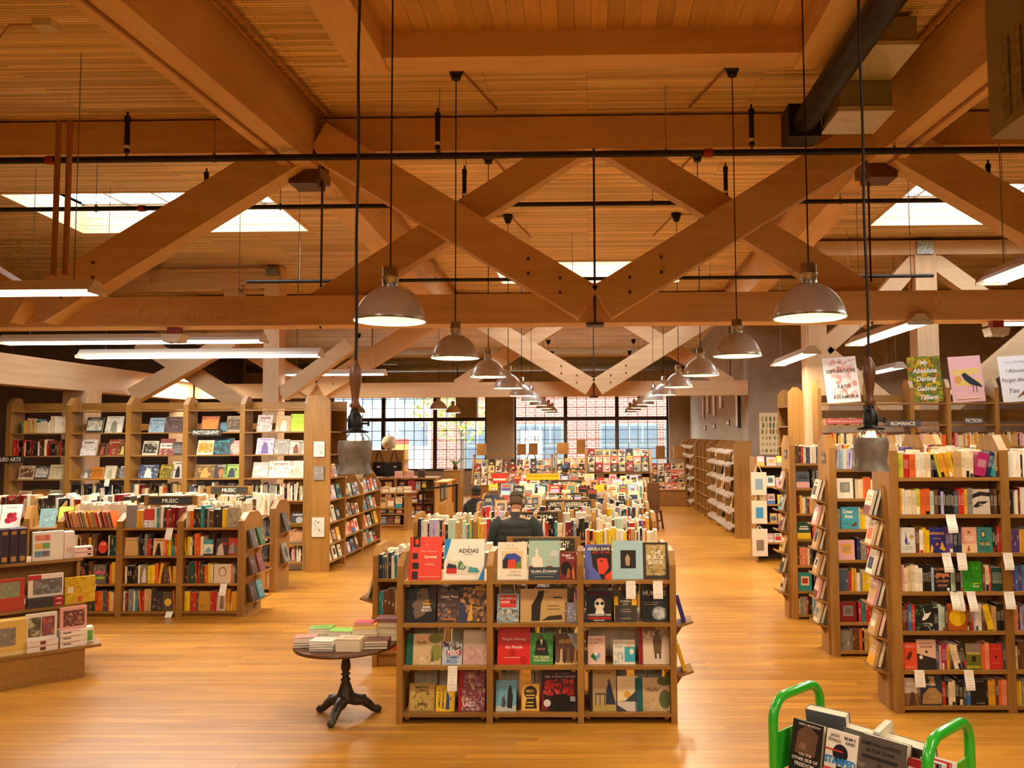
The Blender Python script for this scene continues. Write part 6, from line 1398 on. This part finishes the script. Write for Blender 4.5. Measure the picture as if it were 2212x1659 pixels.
face_book(MC_ @ T(.64, .045, .864) @ RX(-R(14)), .10, .21, .03, '#b8242c', [('r', .0, .1, .84, .84, '#e6d6c0'), ('t', 'COX', .42, .3, .1, '#6a4a3a', .6, .01), ('c', .3, .74, .1, '#f0e4d0')], 'red-edged book behind the near hoop of the green cart', 'books on the green cart')
for k, c in enumerate(('#2a2a2a', '#ece6da', '#b8242c', '#efe8dc')):
    face_book(MC_ @ T(.645+.012*k, .09+.022*k, .856) @ RX(-R(14)), .10, .205, .02, c, [], '%s book in the row behind the red-edged book on the cart' % ORD[k], 'books on the green cart')
for x, y, z, w, h, th, c, rz_, lb in ((.16, .215, .86, .19, .29, .05, '#5a5a5c', 8, 'tall grey hardback standing at the back of the green cart'), (.30, .225, .86, .21, .245, .045, '#8a8478', -2, 'grey-white hardback behind the bold blue title'), (.52, .23, .86, .24, .24, .06, '#5a4a3c', -3, 'brown hardback standing behind the picture book'), (.42, .20, .86, .03, .275, .12, '#e9e2d0', 0, 'thin white pamphlet sticking up in the green cart')):
    face_book(MC_ @ T(x, y, z-.02) @ RZ(R(rz_)) @ RX(R(10)), w, h, th, c, [], lb, 'books on the green cart')

# ------------------------------------------------------------------ bell lamps close to the camera
def bell_lamp(x, lb):
    t = thing('bell_lamp', lb, 'lamp', (x, 3.0, 2.26), 0, 'small bell lamps close to the camera')
    MB().lathe([(.066, 0), (.060, .012), (.054, .035), (.058, .06), (.062, .09), (.060, .115), (.056, .122)], 24).lathe([(.063, .001), (.056, .014), (.051, .036), (.055, .06), (.058, .09), (.054, .12)], 24).build('shade', M['bell'], t, smooth=True)
    for k in range(12):
        pass
    MB().lathe([(.006, .05), (.02, .07), (.026, .1), (.02, .128), (.014, .145)], 14).build('bulb', M['bulb'], t, smooth=True)
    cg = MB()
    for k in range(10):
        a = 6.2832*k/10; c, s = math.cos(a), math.sin(a)
        cg.tube([(.056*c, .056*s, .121), (.05*c, .05*s, .135), (.034*c, .034*s, .148)], .0015, 4)
    cg.build('gallery', M['black'], t)
    MB().lathe([(.048, .15), (.05, .156), (.024, .162), (.026, .17), (.026, .21), (.018, .222), (.012, .235), (.016, .24)], 18, cap=True).build('socket', M['black'], t, smooth=True)
    MB().tube([(.024, 0, .185), (.05, 0, .185)], .004, 6).lathe([(.004, -.01), (.004, .01)], 8, (.05, 0, .185), cap=True).build('switch_key', M['black'], t)
    MB().lathe([(.012, .24), (.022, .25), (.014, .262), (.013, .28), (.018, .315), (.024, .355), (.022, .385), (.013, .405), (.007, .42)], 16).build('wood_handle', M['handle'], t, smooth=True)
    pts = [(.002*math.sin(i*1.1), .002*math.cos(i*1.1), .40+i*.12) for i in range(31)]
    MB().tube(pts, .0055, 6).build('cord', M['cable'], t)
    li = bpy.data.lights.new('bulb_light', 'POINT'); li.energy = SCONCE_W; li.color = (1, .7, .4); li.shadow_soft_size = .02
    lo = bpy.data.objects.new('bulb_light', li); COL.objects.link(lo); lo.parent = t; lo.location = (0, 0, .133)
bell_lamp(-.87, 'iron bell lamp with wooden handle on a cord, before the photography side')
bell_lamp(1.035, 'iron bell lamp with wooden handle on a cord, before the fiction shelves')

# ------------------------------------------------------------------ people
def person_head(mb_parent, o, cx, cy, cz, r=.105, skin='#c08a68', hair='#5a4030', tilt=0.0):
    pass
def man():
    t = thing('person', 'person in a dark padded vest and olive cap, seen from behind among the shelves', 'person', (-.87, 9.55, 0))
    skin = noisy('skin', '#c58f6e', '#d09c7a', 20, 0.6); vest = noisy('vest_fabric', '#1d1c1a', '#2b2926', 60, 0.7, bump=.3)
    knit = noisy('knit_sleeve', '#232826', '#2f3532', 90, 0.95, bump=.4); jean = noisy('jeans', '#1c2430', '#28323f', 60, 0.9)
    # one continuous body: legs, torso, neck, arms, head
    verts = [(0, 0, .92), (0, .01, 1.08), (0, .015, 1.24), (0, -.0, 1.38), (0, .03, 1.47), (0, .06, 1.54),
             (-.10, 0, .86), (-.11, -.02, .48), (-.11, .02, .09), (-.11, -.10, .035), (.10, 0, .86), (.11, -.02, .48), (.11, .02, .09), (.11, -.10, .035),
             (-.18, 0, 1.38), (-.25, .0, 1.14), (-.19, .20, 1.0), (.18, 0, 1.38), (.25, .0, 1.14), (.17, .20, 1.0),
             (-.15, .29, 1.0), (.13, .29, 1.0)]
    rad = [.13, .13, .13, .08, .055, .055, .08, .065, .05, .035, .095, .065, .05, .035, .045, .045, .04, .045, .045, .04, .035, .035]
    edges = [(0, 1), (1, 2), (2, 3), (3, 4), (4, 5), (0, 6), (6, 7), (7, 8), (8, 9), (0, 10), (10, 11), (11, 12), (12, 13), (3, 14), (14, 15), (15, 16), (3, 17), (17, 18), (18, 19), (16, 20), (19, 21)]
    me = bpy.data.meshes.new('body'); me.from_pydata(verts, edges, []); me.materials.append(skin)
    b = put('body', me, t)
    md = b.modifiers.new('skin', 'SKIN'); 
    for i, v in enumerate(me.skin_vertices[0].data): v.radius = (rad[i], rad[i]); v.use_root = (i == 0)
    b.modifiers.new('sub', 'SUBSURF').levels = 2
    b.modifiers['sub'].render_levels = 2
    # head with ears, nose, hair
    hx, hy, hz = 0, .085, 1.615
    tl = Matrix.Rotation(R(-22), 3, 'X')
    def ring(z, rx, ry, yo=0): p = tl @ Vector((0, yo, z)); return (hx+p.x, hy+p.y, hz+p.z, rx, ry, tl)
    h = MB().loft([ring(-.12, .03, .035, .02), ring(-.105, .05, .062, .02), ring(-.07, .062, .082, .01), ring(-.03, .072, .094), ring(.02, .077, .1), ring(.06, .074, .096), ring(.09, .06, .08), ring(.112, .03, .045), ring(.117, .006, .01)], 20)
    h.loft([ring(-.02, .012, .02, .1), ring(-.035, .016, .024, .105), ring(-.045, .012, .018, .1)], 8)
    for s in (-1, 1):
        p = tl @ Vector((s*.078, -.005, -.01))
        h.lathe([(0, -.032), (.014, -.024), (.02, 0), (.016, .024), (0, .034)], 8, (hx+p.x, hy+p.y, hz+p.z))
    h.build('head', skin, t, smooth=True)
    hair = noisy('short_hair', '#4a3526', '#6a4f3a', 80, 0.9)
    MB().loft([ring(-.06, .066, .07, -.018), ring(-.02, .078, .088, -.012), ring(.03, .081, .1, -.004), ring(.06, .078, .098)], 20).build('hair', hair, t, smooth=True)
    cap = noisy('cap_fabric', '#3f3a26', '#544d34', 60, 0.95)
    MB().loft([ring(.035, .085, .108), ring(.06, .084, .106), ring(.095, .07, .09), ring(.12, .04, .055), ring(.128, .008, .01)], 20).loft([ring(.04, .06, .02, .12), ring(.046, .07, .05, .13), ring(.05, .05, .02, .12)], 12).build('cap', cap, t, smooth=True)
    p0, p1 = tl @ Vector((-.078, 0, -.01)), tl @ Vector((-.06, .07, -.06))
    mk = MB()
    for s in (-1, 1):
        a = tl @ Vector((s*.082, -.01, .0)); c = tl @ Vector((s*.066, .07, -.06))
        mk.tube([(hx+a.x, hy+a.y, hz+a.z), (hx+c.x, hy+c.y, hz+c.z)], .004, 5)
    mk.loft([ring(-.09, .058, .03, .07), ring(-.06, .07, .035, .075), ring(-.025, .06, .03, .08)], 14)
    mk.build('face_mask', M['blackmatte'], t, smooth=True)
    # padded vest: torso rings with quilted bulges, stand-up collar
    rg = []
    for i in range(29):
        z = .84+i*.0197
        w = .215+.035*math.sin((z-.84)/.56*2.6) if z < 1.26 else .242-.22*max(0, z-1.30)
        q = .008*abs(math.sin(i*math.pi/4))
        rg.append((0, .012, z, max(w, .12)+q, .15-.10*max(0, z-1.3)+q))
    rg += [(0, .012, 1.405, .19, .125), (0, .014, 1.42, .13, .11), (0, .022, 1.44, .078, .085), (0, .03, 1.485, .07, .078), (0, .032, 1.50, .066, .074)]
    MB().loft(rg, 28).build('vest', vest, t, smooth=True)
    for s in (-1, 1):
        MB().tube([(s*.15, 0, 1.39), (s*.225, .0, 1.32), (s*.262, .0, 1.15), (s*.25, .08, 1.06), (s*.20, .19, 1.0), (s*.175, .235, .995)], [.085, .09, .074, .066, .056, .046], 14).build('sleeve', knit, t, smooth=True)
        MB().tube([(s*.095, .0, .93), (s*.11, -.01, .7), (s*.115, -.02, .48), (s*.115, .015, .1)], [.125, .105, .085, .075], 14).build('trouser_leg', jean, t, smooth=True)
        MB().loft([(s*.115, -.04, .0, .05, .13), (s*.115, -.04, .03, .052, .135), (s*.115, -.03, .07, .045, .1), (s*.115, .0, .11, .045, .06)], 14).build('shoe', M['blackmatte'], t, smooth=True)
        # hands with five fingers closing on an open book
        hm = MB(); px_, py_, pz_ = s*.145, .30, 1.0
        hm.loft([(px_, py_-.05, pz_-.012, .03, .02), (px_, py_-.01, pz_-.006, .042, .03), (px_, py_+.03, pz_+.008, .04, .016)], 10)
        for f in range(4):
            fx = px_+s*(.028-.019*f); L_ = (.05, .062, .058, .045)[f]
            hm.tube([(fx, py_+.02, pz_), (fx, py_+.02+L_*.6, pz_+.012), (fx, py_+.03+L_*.8, pz_+.03)], [.009, .0085, .007], 6)
        hm.tube([(px_-s*.03, py_-.01, pz_), (px_-s*.055, py_+.01, pz_+.015), (px_-s*.05, py_+.035, pz_+.032)], [.011, .010, .008], 6)
        hm.build('hand', skin, t, smooth=True)
    return t
man()
bk = MB().box(-.14, -.09, 0, 0, .09, .012, lin('#d8ccb0')).box(0, -.09, 0, .14, .09, .012, lin('#d8ccb0')).box(-.145, -.095, -.003, .145, .095, 0, lin('#7a3a2a'))
o = bk.build('open_book', M['print']); o.matrix_world = T(-.87, 9.93, 1.035) @ RX(R(15)); tag(o, 'open book held by the person in the vest', 'book')
def browser(label, x, y, h, coat, hat, hatc, skinc='#c08e70'):
    """shopper standing behind shelves, seen from the chest up"""
    t = thing('person', label, 'person', (x, y, 0))
    skin = plain('skin_far', skinc, 0.6); cm = plain('coat_far', coat, 0.9); hm = plain('hat_far', hatc, 0.9)
    k = h/1.7
    verts = [(0, 0, .92), (0, 0, 1.15), (0, 0, 1.38), (0, 0, 1.48), (-.1, 0, .85), (-.1, 0, .45), (-.1, .02, .05), (.1, 0, .85), (.1, 0, .45), (.1, .02, .05), (-.18, 0, 1.37), (-.24, .02, 1.1), (-.15, .2, 1.0), (.18, 0, 1.37), (.24, .02, 1.1), (.15, .2, 1.0)]
    rad = [.16, .16, .12, .055, .09, .065, .05, .09, .065, .05, .065, .05, .04, .065, .05, .04]
    me = bpy.data.meshes.new('body'); me.from_pydata([(a*k, b*k, c*k) for a, b, c in verts], [(0, 1), (1, 2), (2, 3), (0, 4), (4, 5), (5, 6), (0, 7), (7, 8), (8, 9), (2, 10), (10, 11), (11, 12), (2, 13), (13, 14), (14, 15)], []); me.materials.append(cm)
    b = put('body', me, t); b.modifiers.new('skin', 'SKIN')
    for i, v in enumerate(me.skin_vertices[0].data): v.radius = (rad[i]*k*1.1,)*2; v.use_root = (i == 0)
    b.modifiers.new('sub', 'SUBSURF').levels = 2
    hz = 1.585*k
    MB().loft([(0, .03, hz-.11, .05, .06), (0, .02, hz-.06, .066, .085), (0, .01, hz, .077, .098), (0, .01, hz+.06, .072, .09), (0, .01, hz+.1, .045, .06), (0, .01, hz+.115, .008, .01)], 16).build('head', skin, t, smooth=True)
    MB().loft([(0, .0, hz-.05, .07, .085), (0, .0, hz+.0, .081, .1), (0, .0, hz+.05, .079, .1)], 16).build('hair', plain('hair_far', '#3a2c24', .9), t, smooth=True)
    c = MB().loft([(0, .005, hz+.02, .085, .108), (0, .005, hz+.06, .084, .104), (0, .005, hz+.10, .062, .08), (0, .005, hz+.127, .01, .012)], 16)
    if hat == 'cap': c.loft([(0, .13, hz+.025, .06, .05), (0, .13, hz+.033, .06, .05)], 12)
    c.build(hat, hm, t, smooth=True)
browser('person in a black beanie and dark coat behind the island shelves', -1.98, 14.2, 1.50, '#1c1a19', 'beanie', '#1b1a1c')
browser('person in a blue cap browsing near the magazine racks', -.62, 20.5, 1.62, '#3a3f4a', 'cap', '#3b4a66')
browser('person in a grey striped knit hat beside the blue cap', -1.18, 19.9, 1.48, '#5a5450', 'beanie', '#6a605c')
# ------------------------------------------------------------------ far end: counter, magazines, aisle racks
r = random.Random(77)
# low display case with face-out books before the counter
t, Md = bookcase('low display bookcase with gold and dark covers before the counter', (0, 20.6, 0), 0, [-5.78, -4.66], [.14, .42, .56], .5, .92, .1, [(0, 0), (.5, 0), (.5, .92), (0, .92)], plinth=.11, backboard=True)
MB().box(-5.84, -.02, .92, -4.45, .55, .955).build('counter_top', M['case_x'], t)
faces_stuff(Md, -5.72, -4.72, .14, .04, .15, (.16, .19), (.22, .25), 'IDSKH', r, .02)
faces_stuff(Md, -5.72, -4.72, .42, .04, .1, (.16, .19), (.11, .12), 'XHDRS', r, .02)
faces_stuff(Md, -5.72, -4.72, .565, .04, .1, (.16, .19), (.26, .29), 'ICKIE', r, .02)
x = -5.8
while x < -4.6:
    for k in range(r.randrange(3, 6)): stuff_book(Md @ T(x, .02, .956+k*.028), .16, .026, .2, tint(COLS[r.choice('CIWC')], r))
    x += .18
# service counter
t = thing('service_counter', 'long wooden service counter with books on its front shelves', 'counter', (-6.0, 23.6, 0))
MB().box(-3.5, 0, 1.13, 1.55, .8, 1.17).build('counter_top', M['case_x'], t)
for x in (-3.5, -2.2, -.9, .35, 1.5): MB().box(x-.04, .02, 0, x+.04, .5, 1.13).build('upright', M['case_z'], t)
for z in (.12, .45, .82): MB().box(-3.46, .02, z-.03, 1.46, .4, z).build('shelf', M['case_x'], t)
MB().box(-3.46, .4, .05, 1.46, .42, 1.1).build('back_panel', M['case_x'], t)
Mx_ = T(-6.0, 23.6, 0)
for z in (.12, .45, .82):
    for a, b in ((-2.1, -1.0), (-.8, .25), (.45, 1.4)): faces_stuff(Mx_, a, b, z, .06, .1, (.14, .2), (.2, .26), 'XRCIPXDK', r, .1)
t = thing('blond_cabinet', 'blond wood cabinet end with framed photos at the end of the counter', 'cabinet', (-4.28, 23.1, 0))
MB().box(-.12, 0, 0, .0, 2.2, 1.05).build('end_panel', M['blond'], t)
MB().box(-.14, -.02, 1.05, .22, 1.4, 1.08).build('ledge', M['blond'], t)
MB().box(0, .1, 0, .2, 1.3, .4).build('base', M['blond'], t)
for k in range(2): MB().box(0.0, .15+.6*k, .5, .02, .62+.6*k, .98, lin('#4a4440')).box(.02, .2+.6*k, .55, .024, .57+.6*k, .93, lin('#9a948c')).build('framed_photo', M['print'], t)
t = thing('orange_cabinet', 'tall orange-brown cabinet behind the stanchions', 'cabinet', (-4.3, 25.5, 0))
MB().box(-.27, 0, 0, .25, .6, 1.27).build('body', M['case_z'], t)
MB().box(-.30, -.03, 1.27, .28, .63, 1.30).build('top', M['case_x'], t)
o = thing('potted_plant', 'small spiky green plant on the orange cabinet', 'plant', (-4.25, 25.7, 1.30))
MB().lathe([(.06, 0), (.08, .1), (.085, .12)], 14, cap=True).build('pot', M['iron'], o)
for k in range(16):
    a = k*2.4; l = .18+.1*r.random()
    MB().tube([(0, 0, .1), (.5*l*math.cos(a), .5*l*math.sin(a), .1+l*.7), (l*math.cos(a), l*math.sin(a), .1+l*.8)], [.012, .01, .002], 4).build('leaf', M['leaf'], o)
# tote bag cabinet with paper globe
t = thing('merchandise_cabinet', 'orange wooden cabinet with tote bags hung on its side and a globe on top', 'cabinet', (-6.55, 26.5, 0))
MB().box(-.65, 0, 0, .45, .55, 1.92).build('body', M['case_z'], t)
MB().box(.45, .02, 0, .5, .55, 1.92).build('side_shelf_frame', M['blond'], t)
for k in range(4): MB().box(.5, .05, .5+k*.36, .62, .5, .52+k*.36).build('side_shelf', M['blond'], t)
o = thing('paper_globe', 'round pale paper globe standing on the merchandise cabinet', 'globe', (-6.62, 26.75, 1.92))
MB().lathe([(.0, .0), (.1, .02), (.2, .1), (.245, .24), (.2, .39), (.1, .47), (0, .49)], 24).build('ball', M['globe'], o, smooth=True)
MB().tube([(0, 0, .49), (0, 0, .55)], .01, 6).build('finial', M['black'], o)
for k, (x, c, lb) in enumerate(((-.30, '#2a2320', 'dark tote bag hung on the merchandise cabinet, beside the globe end'), (.20, '#3a3236', 'charcoal tote bag with a white label on the merchandise cabinet'))):
    o = MB().box(-.22, -.05, 0, .22, -.01, .48, lin(c)).box(-.08, -.053, .3, .06, -.05, .36, lin('#d8d0c4')).build('tote_bag', M['cloth'], None, (-6.55+x, 26.48, 1.05)); tag(o, lb, 'tote bag')
    MB().tube([(-.14, -.03, .46), (-.08, -.03, .72), (-.02, -.03, .88), (.04, -.03, .72), (.12, -.03, .46)], .012, 6, lin(c)).build('handle', M['cloth'], o)
o = thing('till_screen', 'black till screen with cables on the counter', 'till', (-6.0, 24.0, 1.17))
MB().box(-.2, 0, .12, .2, .03, .42).build('screen', M['black'], o); MB().box(-.03, .0, 0, .03, .04, .14).build('stand', M['black'], o); MB().box(-.1, -.06, 0, .1, .1, .012).build('base', M['black'], o)
o = MB().box(-.2, 0, 0, .2, .012, .42, lin('#3a352e')).build('letter_board', M['print'], None, (-6.7, 23.75, 1.17)); tag(o, 'dark patterned letter board standing on the counter', 'sign')
art(.4, .42, [('n', .08, .1, .92, .95, ['#e0d6be', '#8a806c', '#c9bfa6'], 46, 3)]).build('print', M['ink'], o)
for k in range(7):
    o = MB().box(-.1, 0, 0, .1, .12, .16+.06*r.random(), tint(COLS[r.choice('CIWHDP')], r), top=PAGE).build('counter_box', M['print'], None, (-8.6+k*.62 if k < 4 else -5.6+.34*(k-4), 23.72, 1.17)); tag(o, '%s small merchandise box along the counter top' % ORD[k], 'box', 'small boxes on the counter')
# stanchions and belt
for k, (x, y) in enumerate(((-4.5, 22.0), (-3.88, 23.7))):
    t = thing('stanchion', 'black queue stanchion %s' % ('nearer the low display' if k == 0 else 'beside the blond cabinet'), 'stanchion', (x, y, 0), 0, 'queue stanchions')
    MB().lathe([(.17, 0), (.17, .015), (.04, .03), (.034, .03)], 20, cap=True).build('base', M['black'], t); MB().lathe([(.034, .03), (.034, .92), (.04, .92), (.04, .985), (.0, .99)], 14).build('post', M['black'], t)
o = MB().bar((-4.5, 22.0, .94), (-3.88, 23.7, .94), .006, .05).build('queue_belt', M['belt']); tag(o, 'black webbing belt between the two stanchions', 'belt')
# magazine racks
MAG = []
for k in range(14):
    mb = MB(); w, h = .19+.02*r.random(), .25+.03*r.random(); c = tint(COLS[r.choice('WCPKIHXZCDGI')], r)
    mb.box(-w/2, 0, 0, w/2, .006, h, c)
    for i in range(3):
        a, b = r.uniform(-.4, .1)*w, r.uniform(.1, .6)*h
        mb.add([(a, -.0006*(i+1), b), (a+w*.4, -.0006*(i+1), b), (a+w*.4, -.0006*(i+1), b+h*.25), (a, -.0006*(i+1), b+h*.25)], [(0, 1, 2, 3)], tint(COLS[r.choice('KWCXIHDPG')], r))
    mb.box(-w*.42, -.003, h*.84, w*.42, -.001, h*.95, tint(COLS[r.choice('WKRY')], r))
    MAG.append(mb.mesh('magazine', M['print']))
def mag_rack(label, x0, x1, yf, tiers, short, base=.35, ends=True, dz=.2, step=.1):
    t = thing('magazine_rack', label, 'magazine rack', ((x0+x1)/2, yf, 0)); cx = (x0+x1)/2
    top = base+tiers*dz
    for x in (x0, x1): MB().prism([(0, 0), (tiers*step+.3, 0), (tiers*step+.3, top+.2), (tiers*step+.1, top+.2), (0, base+.05)], 'x', x-cx-.03, x-cx+.03).build('end_panel', M['case_z'], t)
    MB().box(x0-cx+.03, .04, 0, x1-cx-.03, .06, base-.03).build('plinth', M['case_x'], t)
    MB().box(x0-cx-.03, tiers*step+.06, top+.2, x1-cx+.03, tiers*step+.3, top+.22).build('top_shelf', M['case_x'], t)
    for k in range(tiers):
        MB().box(x0-cx+.03, k*step, base+k*dz-.02, x1-cx-.03, k*step+.12, base+k*dz).build('tier', M['case_x'], t)
        n = int((x1-x0-.1)/.22)
        for i in range(n):
            o = put('magazine', r.choice(MAG)); o.matrix_world = T(x0+.16+i*(x1-x0-.3)/max(1, n-1)+r.uniform(-.01, .01), yf+k*step+.03, base+k*dz+.001) @ RX(-R(20+r.uniform(-4, 4)))
            tag(o, '%s magazine from counter side, %s tier, %s' % (ORD[i], ORD[tiers-1-k], short), 'magazine', 'magazines in the racks')
    return t
mag_rack('wide stepped magazine rack under the pier between the windows', -4.0, -1.3, 27.6, 4, 'rack under the pier', .7)
mag_rack('stepped magazine rack under the far window', -1.2, .6, 28.6, 3, 'rack under the far window', .9)
mag_rack('stepped magazine rack in the aisle corner', 2.0, 3.2, 27.0, 4, 'corner rack', .55)
# MAGAZINES case
t, Mz = bookcase('tall magazine case with a MAGAZINES sign in front of the far window', (0, 23.2, 0), 0, [-.1, 1.75], [.5, .9, 1.3], .5, 1.95, .08, [(0, 0), (.5, 0), (.5, 1.95), (.35, 1.95), (0, 1.3)], backboard=True)
sh = r
for k, z in enumerate((.5, .91, 1.32, 1.52, 1.7)):
    for i in range(8):
        o = put('magazine', r.choice(MAG)); o.matrix_world = Mz @ T(.05+i*.22, .02+.08*max(0, k-1), z+.001) @ RX(-R(14))
        tag(o, '%s magazine from pier side, %s row, tall magazine case' % (ORD[i], ORD[4-k]), 'magazine', 'magazines in the racks')
sign('MAGAZINES sign on the tall magazine case', 'MAGAZINES', Mz @ T(1.25, -.02, 1.18), .5, .1, 0, False)
t = thing('wooden_chair', 'dark high-backed wooden chair at the end of the island shelves', 'chair', (1.55, 20.6, 0), R(-20))
MB().box(-.22, -.22, .43, .22, .22, .47).build('seat', M['darkwood'], t)
for x in (-.19, .19):
    for y in (-.19, .19): MB().bar((x, y, .43), (x*1.25, y*1.25, 0), .045, .045, upv=(0, 1, 0)).build('leg', M['darkwood'], t)
MB().box(-.16, .17, .47, .16, .21, 1.15).build('backrest', M['darkwood'], t)
MB().box(-.2, -.16, .2, -.16, .16, .23).build('stretcher', M['darkwood'], t)
MB().box(.16, -.16, .2, .2, .16, .23).build('stretcher', M['darkwood'], t)
# brown paper boxes on the window sill racks
for k, (x, y, z, w, h) in enumerate(((-3.75, 28.08, 1.72, .3, .38), (-2.35, 28.08, 1.72, .3, .36), (-1.95, 28.08, 1.72, .3, .38), (-.95, 28.98, 1.72, .42, .38), (-.3, 28.98, 1.72, .32, .48), (2.4, 27.48, 1.57, .3, .42), (3.0, 27.48, 1.57, .3, .42))):
    o = MB().box(-w/2, 0, 0, w/2, .2, h).build('magazine_file', M['case_z'], None, (x, y, z)); tag(o, 'brown upright file box, %s from the counter along the window racks' % ORD[k], 'file box', 'file boxes along the windows')
# aisle racks along the grey wall
wm = M['wirewhite']
for k, (y0, y1, kind) in enumerate(((18.75, 22.6, 'cards'), (23.0, 25.5, 'empty'), (25.9, 29.4, 'cards'))):
    Mr = T(3.32, y1, 0) @ RZ(R(-90)); L_ = y1-y0
    lb = ('newspaper rack with rows of white clips, nearest along the grey wall', 'nearly empty pigeonhole rack in the middle of the grey wall', 'farthest clip rack along the grey wall')[k]
    zs_ = [.25, .62, .98, 1.34, 1.70]
    t, _ = bookcase(lb, (3.32, y1, 0), R(-90), [0.03, L_/3, 2*L_/3, L_-.03], zs_, .42, 2.22, .06, [(0, 0), (.42, 0), (.42, 2.22), (.12, 2.22), (0, 2.1)], backboard=True, th=.02)
    MB().box(L_-.06, -.02, 0, L_, .44, 2.24)
    if kind == 'cards':
        c1 = MB().tube([(0, .05, .02), (.02, -.10, -.09)], .004, 4).mesh('wire_clip', wm); c2 = MB().tube([(0, .05, .02), (-.03, -.12, -.05)], .004, 4).mesh('wire_clip', wm)
        for z in zs_ + [2.0]:
            x = .15
            while x < L_-.1:
                put('wire_clip', c1, t, (x, 0, z)); put('wire_clip', c2, t, (x+.03, 0, z))
                x += r.uniform(.10, .2)
        for z in zs_:
            x = .2
            while x < L_-.2:
                if r.random() < .4:
                    w = r.uniform(.14, .2); stuff_face(Mr @ T(x, .08, z) @ RX(-.2), w, r.uniform(.22, .3), .004, tint(COLS[r.choice('CIWIH')], r), r)
                x += .24
    else:
        for q in range(4): stuff_face(Mr @ T(.5+.5*q, .1, zs_[q]) @ RX(-.2), .16, .24, .02, COLS[r.choice('CIP')], r)
# frames and plaques on the aisle wall
for k, (y, z, w, h, d) in enumerate(((21.6, 2.55, .32, 1.05, .08), (24.4, 3.15, .42, .75, .06), (25.7, 2.95, .38, .8, .06), (27.0, 3.05, .3, .9, .06), (28.2, 2.9, .3, .75, .05))):
    o = MB().box(-d, -w/2, 0, 0, w/2, h, lin('#2a231e') if k == 0 else lin('#b8a888')).box(-d-.004, -w/2+.04, .05, -d, w/2-.04, h-.05, lin('#d8d4cc')).build('wall_frame', M['print'], None, (WING_X-.001, y, z)); tag(o, 'framed picture on the grey aisle wall, %s' % ('tall dark one nearest the corner' if k == 0 else '%s from the camera' % ORD[k]), 'frame', 'frames on the aisle wall')
for k, (y, z, w) in enumerate(((23.3, 2.62, .42), (25.9, 2.55, .3), (28.0, 2.5, .4))):
    o = MB().box(-.03, -w/2, 0, 0, w/2, .16, lin('#5a4c40')).box(-.034, -w/2+.03, .03, -.03, w/2-.03, .13, lin('#e2dccf')).build('wall_plaque', M['print'], None, (WING_X-.001, y, z)); tag(o, 'small white-lettered plaque on the grey wall, %s from the camera' % ORD[k], 'plaque')
# poster on the taupe wall
o = MB().box(-.36, -.01, 0, .36, 0, 1.05, lin('#e2d4ae')).build('wall_poster', M['print'], None, (4.62, WING_Y-.002, 1.86)); tag(o, 'cream botanical poster of mushrooms on the taupe wall', 'poster')
rr = random.Random(3); ops = []
for i in range(7):
    for j in range(6): ops.append(('c', .12+.13*i+rr.uniform(-.02, .02), .1+.15*j, .04, .045 if j < 3 else .07, rr.choice(['#8a8a4a', '#b0a05a', '#a8743a', '#6a7a4a', '#c0a868'])))
art(.72, 1.05, ops, -.0101, .0001).build('print', M['ink'], o)
# merchandise stand with tote bags beside the fiction cases
t = thing('merchandise_stand', 'dark slatted merchandise stand hung with white tote bags by the aisle', 'display stand', (3.12, 15.3, 0))
MB().box(-.02, 0, 0, .02, .5, 1.95).build('side', M['case_z'], t); MB().box(.71, 0, 0, .75, .5, 1.95).build('side', M['case_z'], t)
MB().box(.02, .46, 0, .71, .48, 1.95).build('back_panel', M['walldark'], t)
for z in (.35, .72, 1.06, 1.4, 1.78): MB().box(.02, .1, z-.03, .71, .46, z).build('shelf', M['case_x'], t)
Mt = T(3.12, 15.3, 0)
for z in (.35, .72, 1.06, 1.4, 1.78): faces_stuff(Mt, .05, .69, z, .14, .2, (.12, .2), (.16, .22), 'WYCPIW', r, .04)
for k, (z, c2, lb) in enumerate(((1.25, '#8aa4b8', 'upper white tote bag with grey-blue print at the aisle'), (.72, '#4a9ac8', 'middle white tote bag with bright blue print at the aisle'), (.12, '#8a7a6a', 'long pale banner hanging below the tote bags'))):
    o = MB().box(-.14, 0, 0, .14, .04, .42 if k < 2 else .5, lin('#e4d6bc')).box(-.07, -.002, .1, .07, 0, .3, lin(c2)).build('tote_bag', M['cloth'], None, (3.16, 15.25, z)); tag(o, lb, 'tote bag' if k < 2 else 'banner')
    MB().tube([(-.08, .02, .41), (-.02, .02, .6), (.06, .02, .41)] if k < 2 else [(-.05, .02, .49), (0, .02, .56), (.05, .02, .49)], .01, 5, lin('#e4d6bc')).build('handle', M['cloth'], o)
# air conditioner in the counter window, far ceiling fan
t = thing('air_conditioner', 'taupe window air conditioner set high in the counter window', 'air conditioner', (-4.9, BACK_Y-.1, 3.1))
MB().box(-.42, -.2, 0, .42, .3, 1.1).build('casing', M['walltaupe'], t); MB().box(-.34, -.23, .08, .34, -.2, .42).build('grille', M['greysteel'], t)
t = thing('ceiling_fan', 'grey ceiling fan beyond the farther striplight', 'ceiling fan', (-6.6, 24.5, 4.55))
MB().lathe([(.1, 0), (.14, .05), (.14, .2), (.05, .25)], 16, cap=True).build('motor', M['greysteel'], t); MB().tube([(0, 0, .25), (0, 0, zc(24.5)-4.55)], .02, 6).build('rod', M['greysteel'], t)
for k in range(4):
    MB().box(.1, -.06, .02, .75, .06, .03).build('blade', M['steel'], t, None, k*math.pi/2+.3)
# ------------------------------------------------------------------ all the remaining books
o = STUFF.build('books', M['print'])
o['kind'] = 'stuff'; tag(o, 'closely packed smaller books filling the farther shelves', 'books')
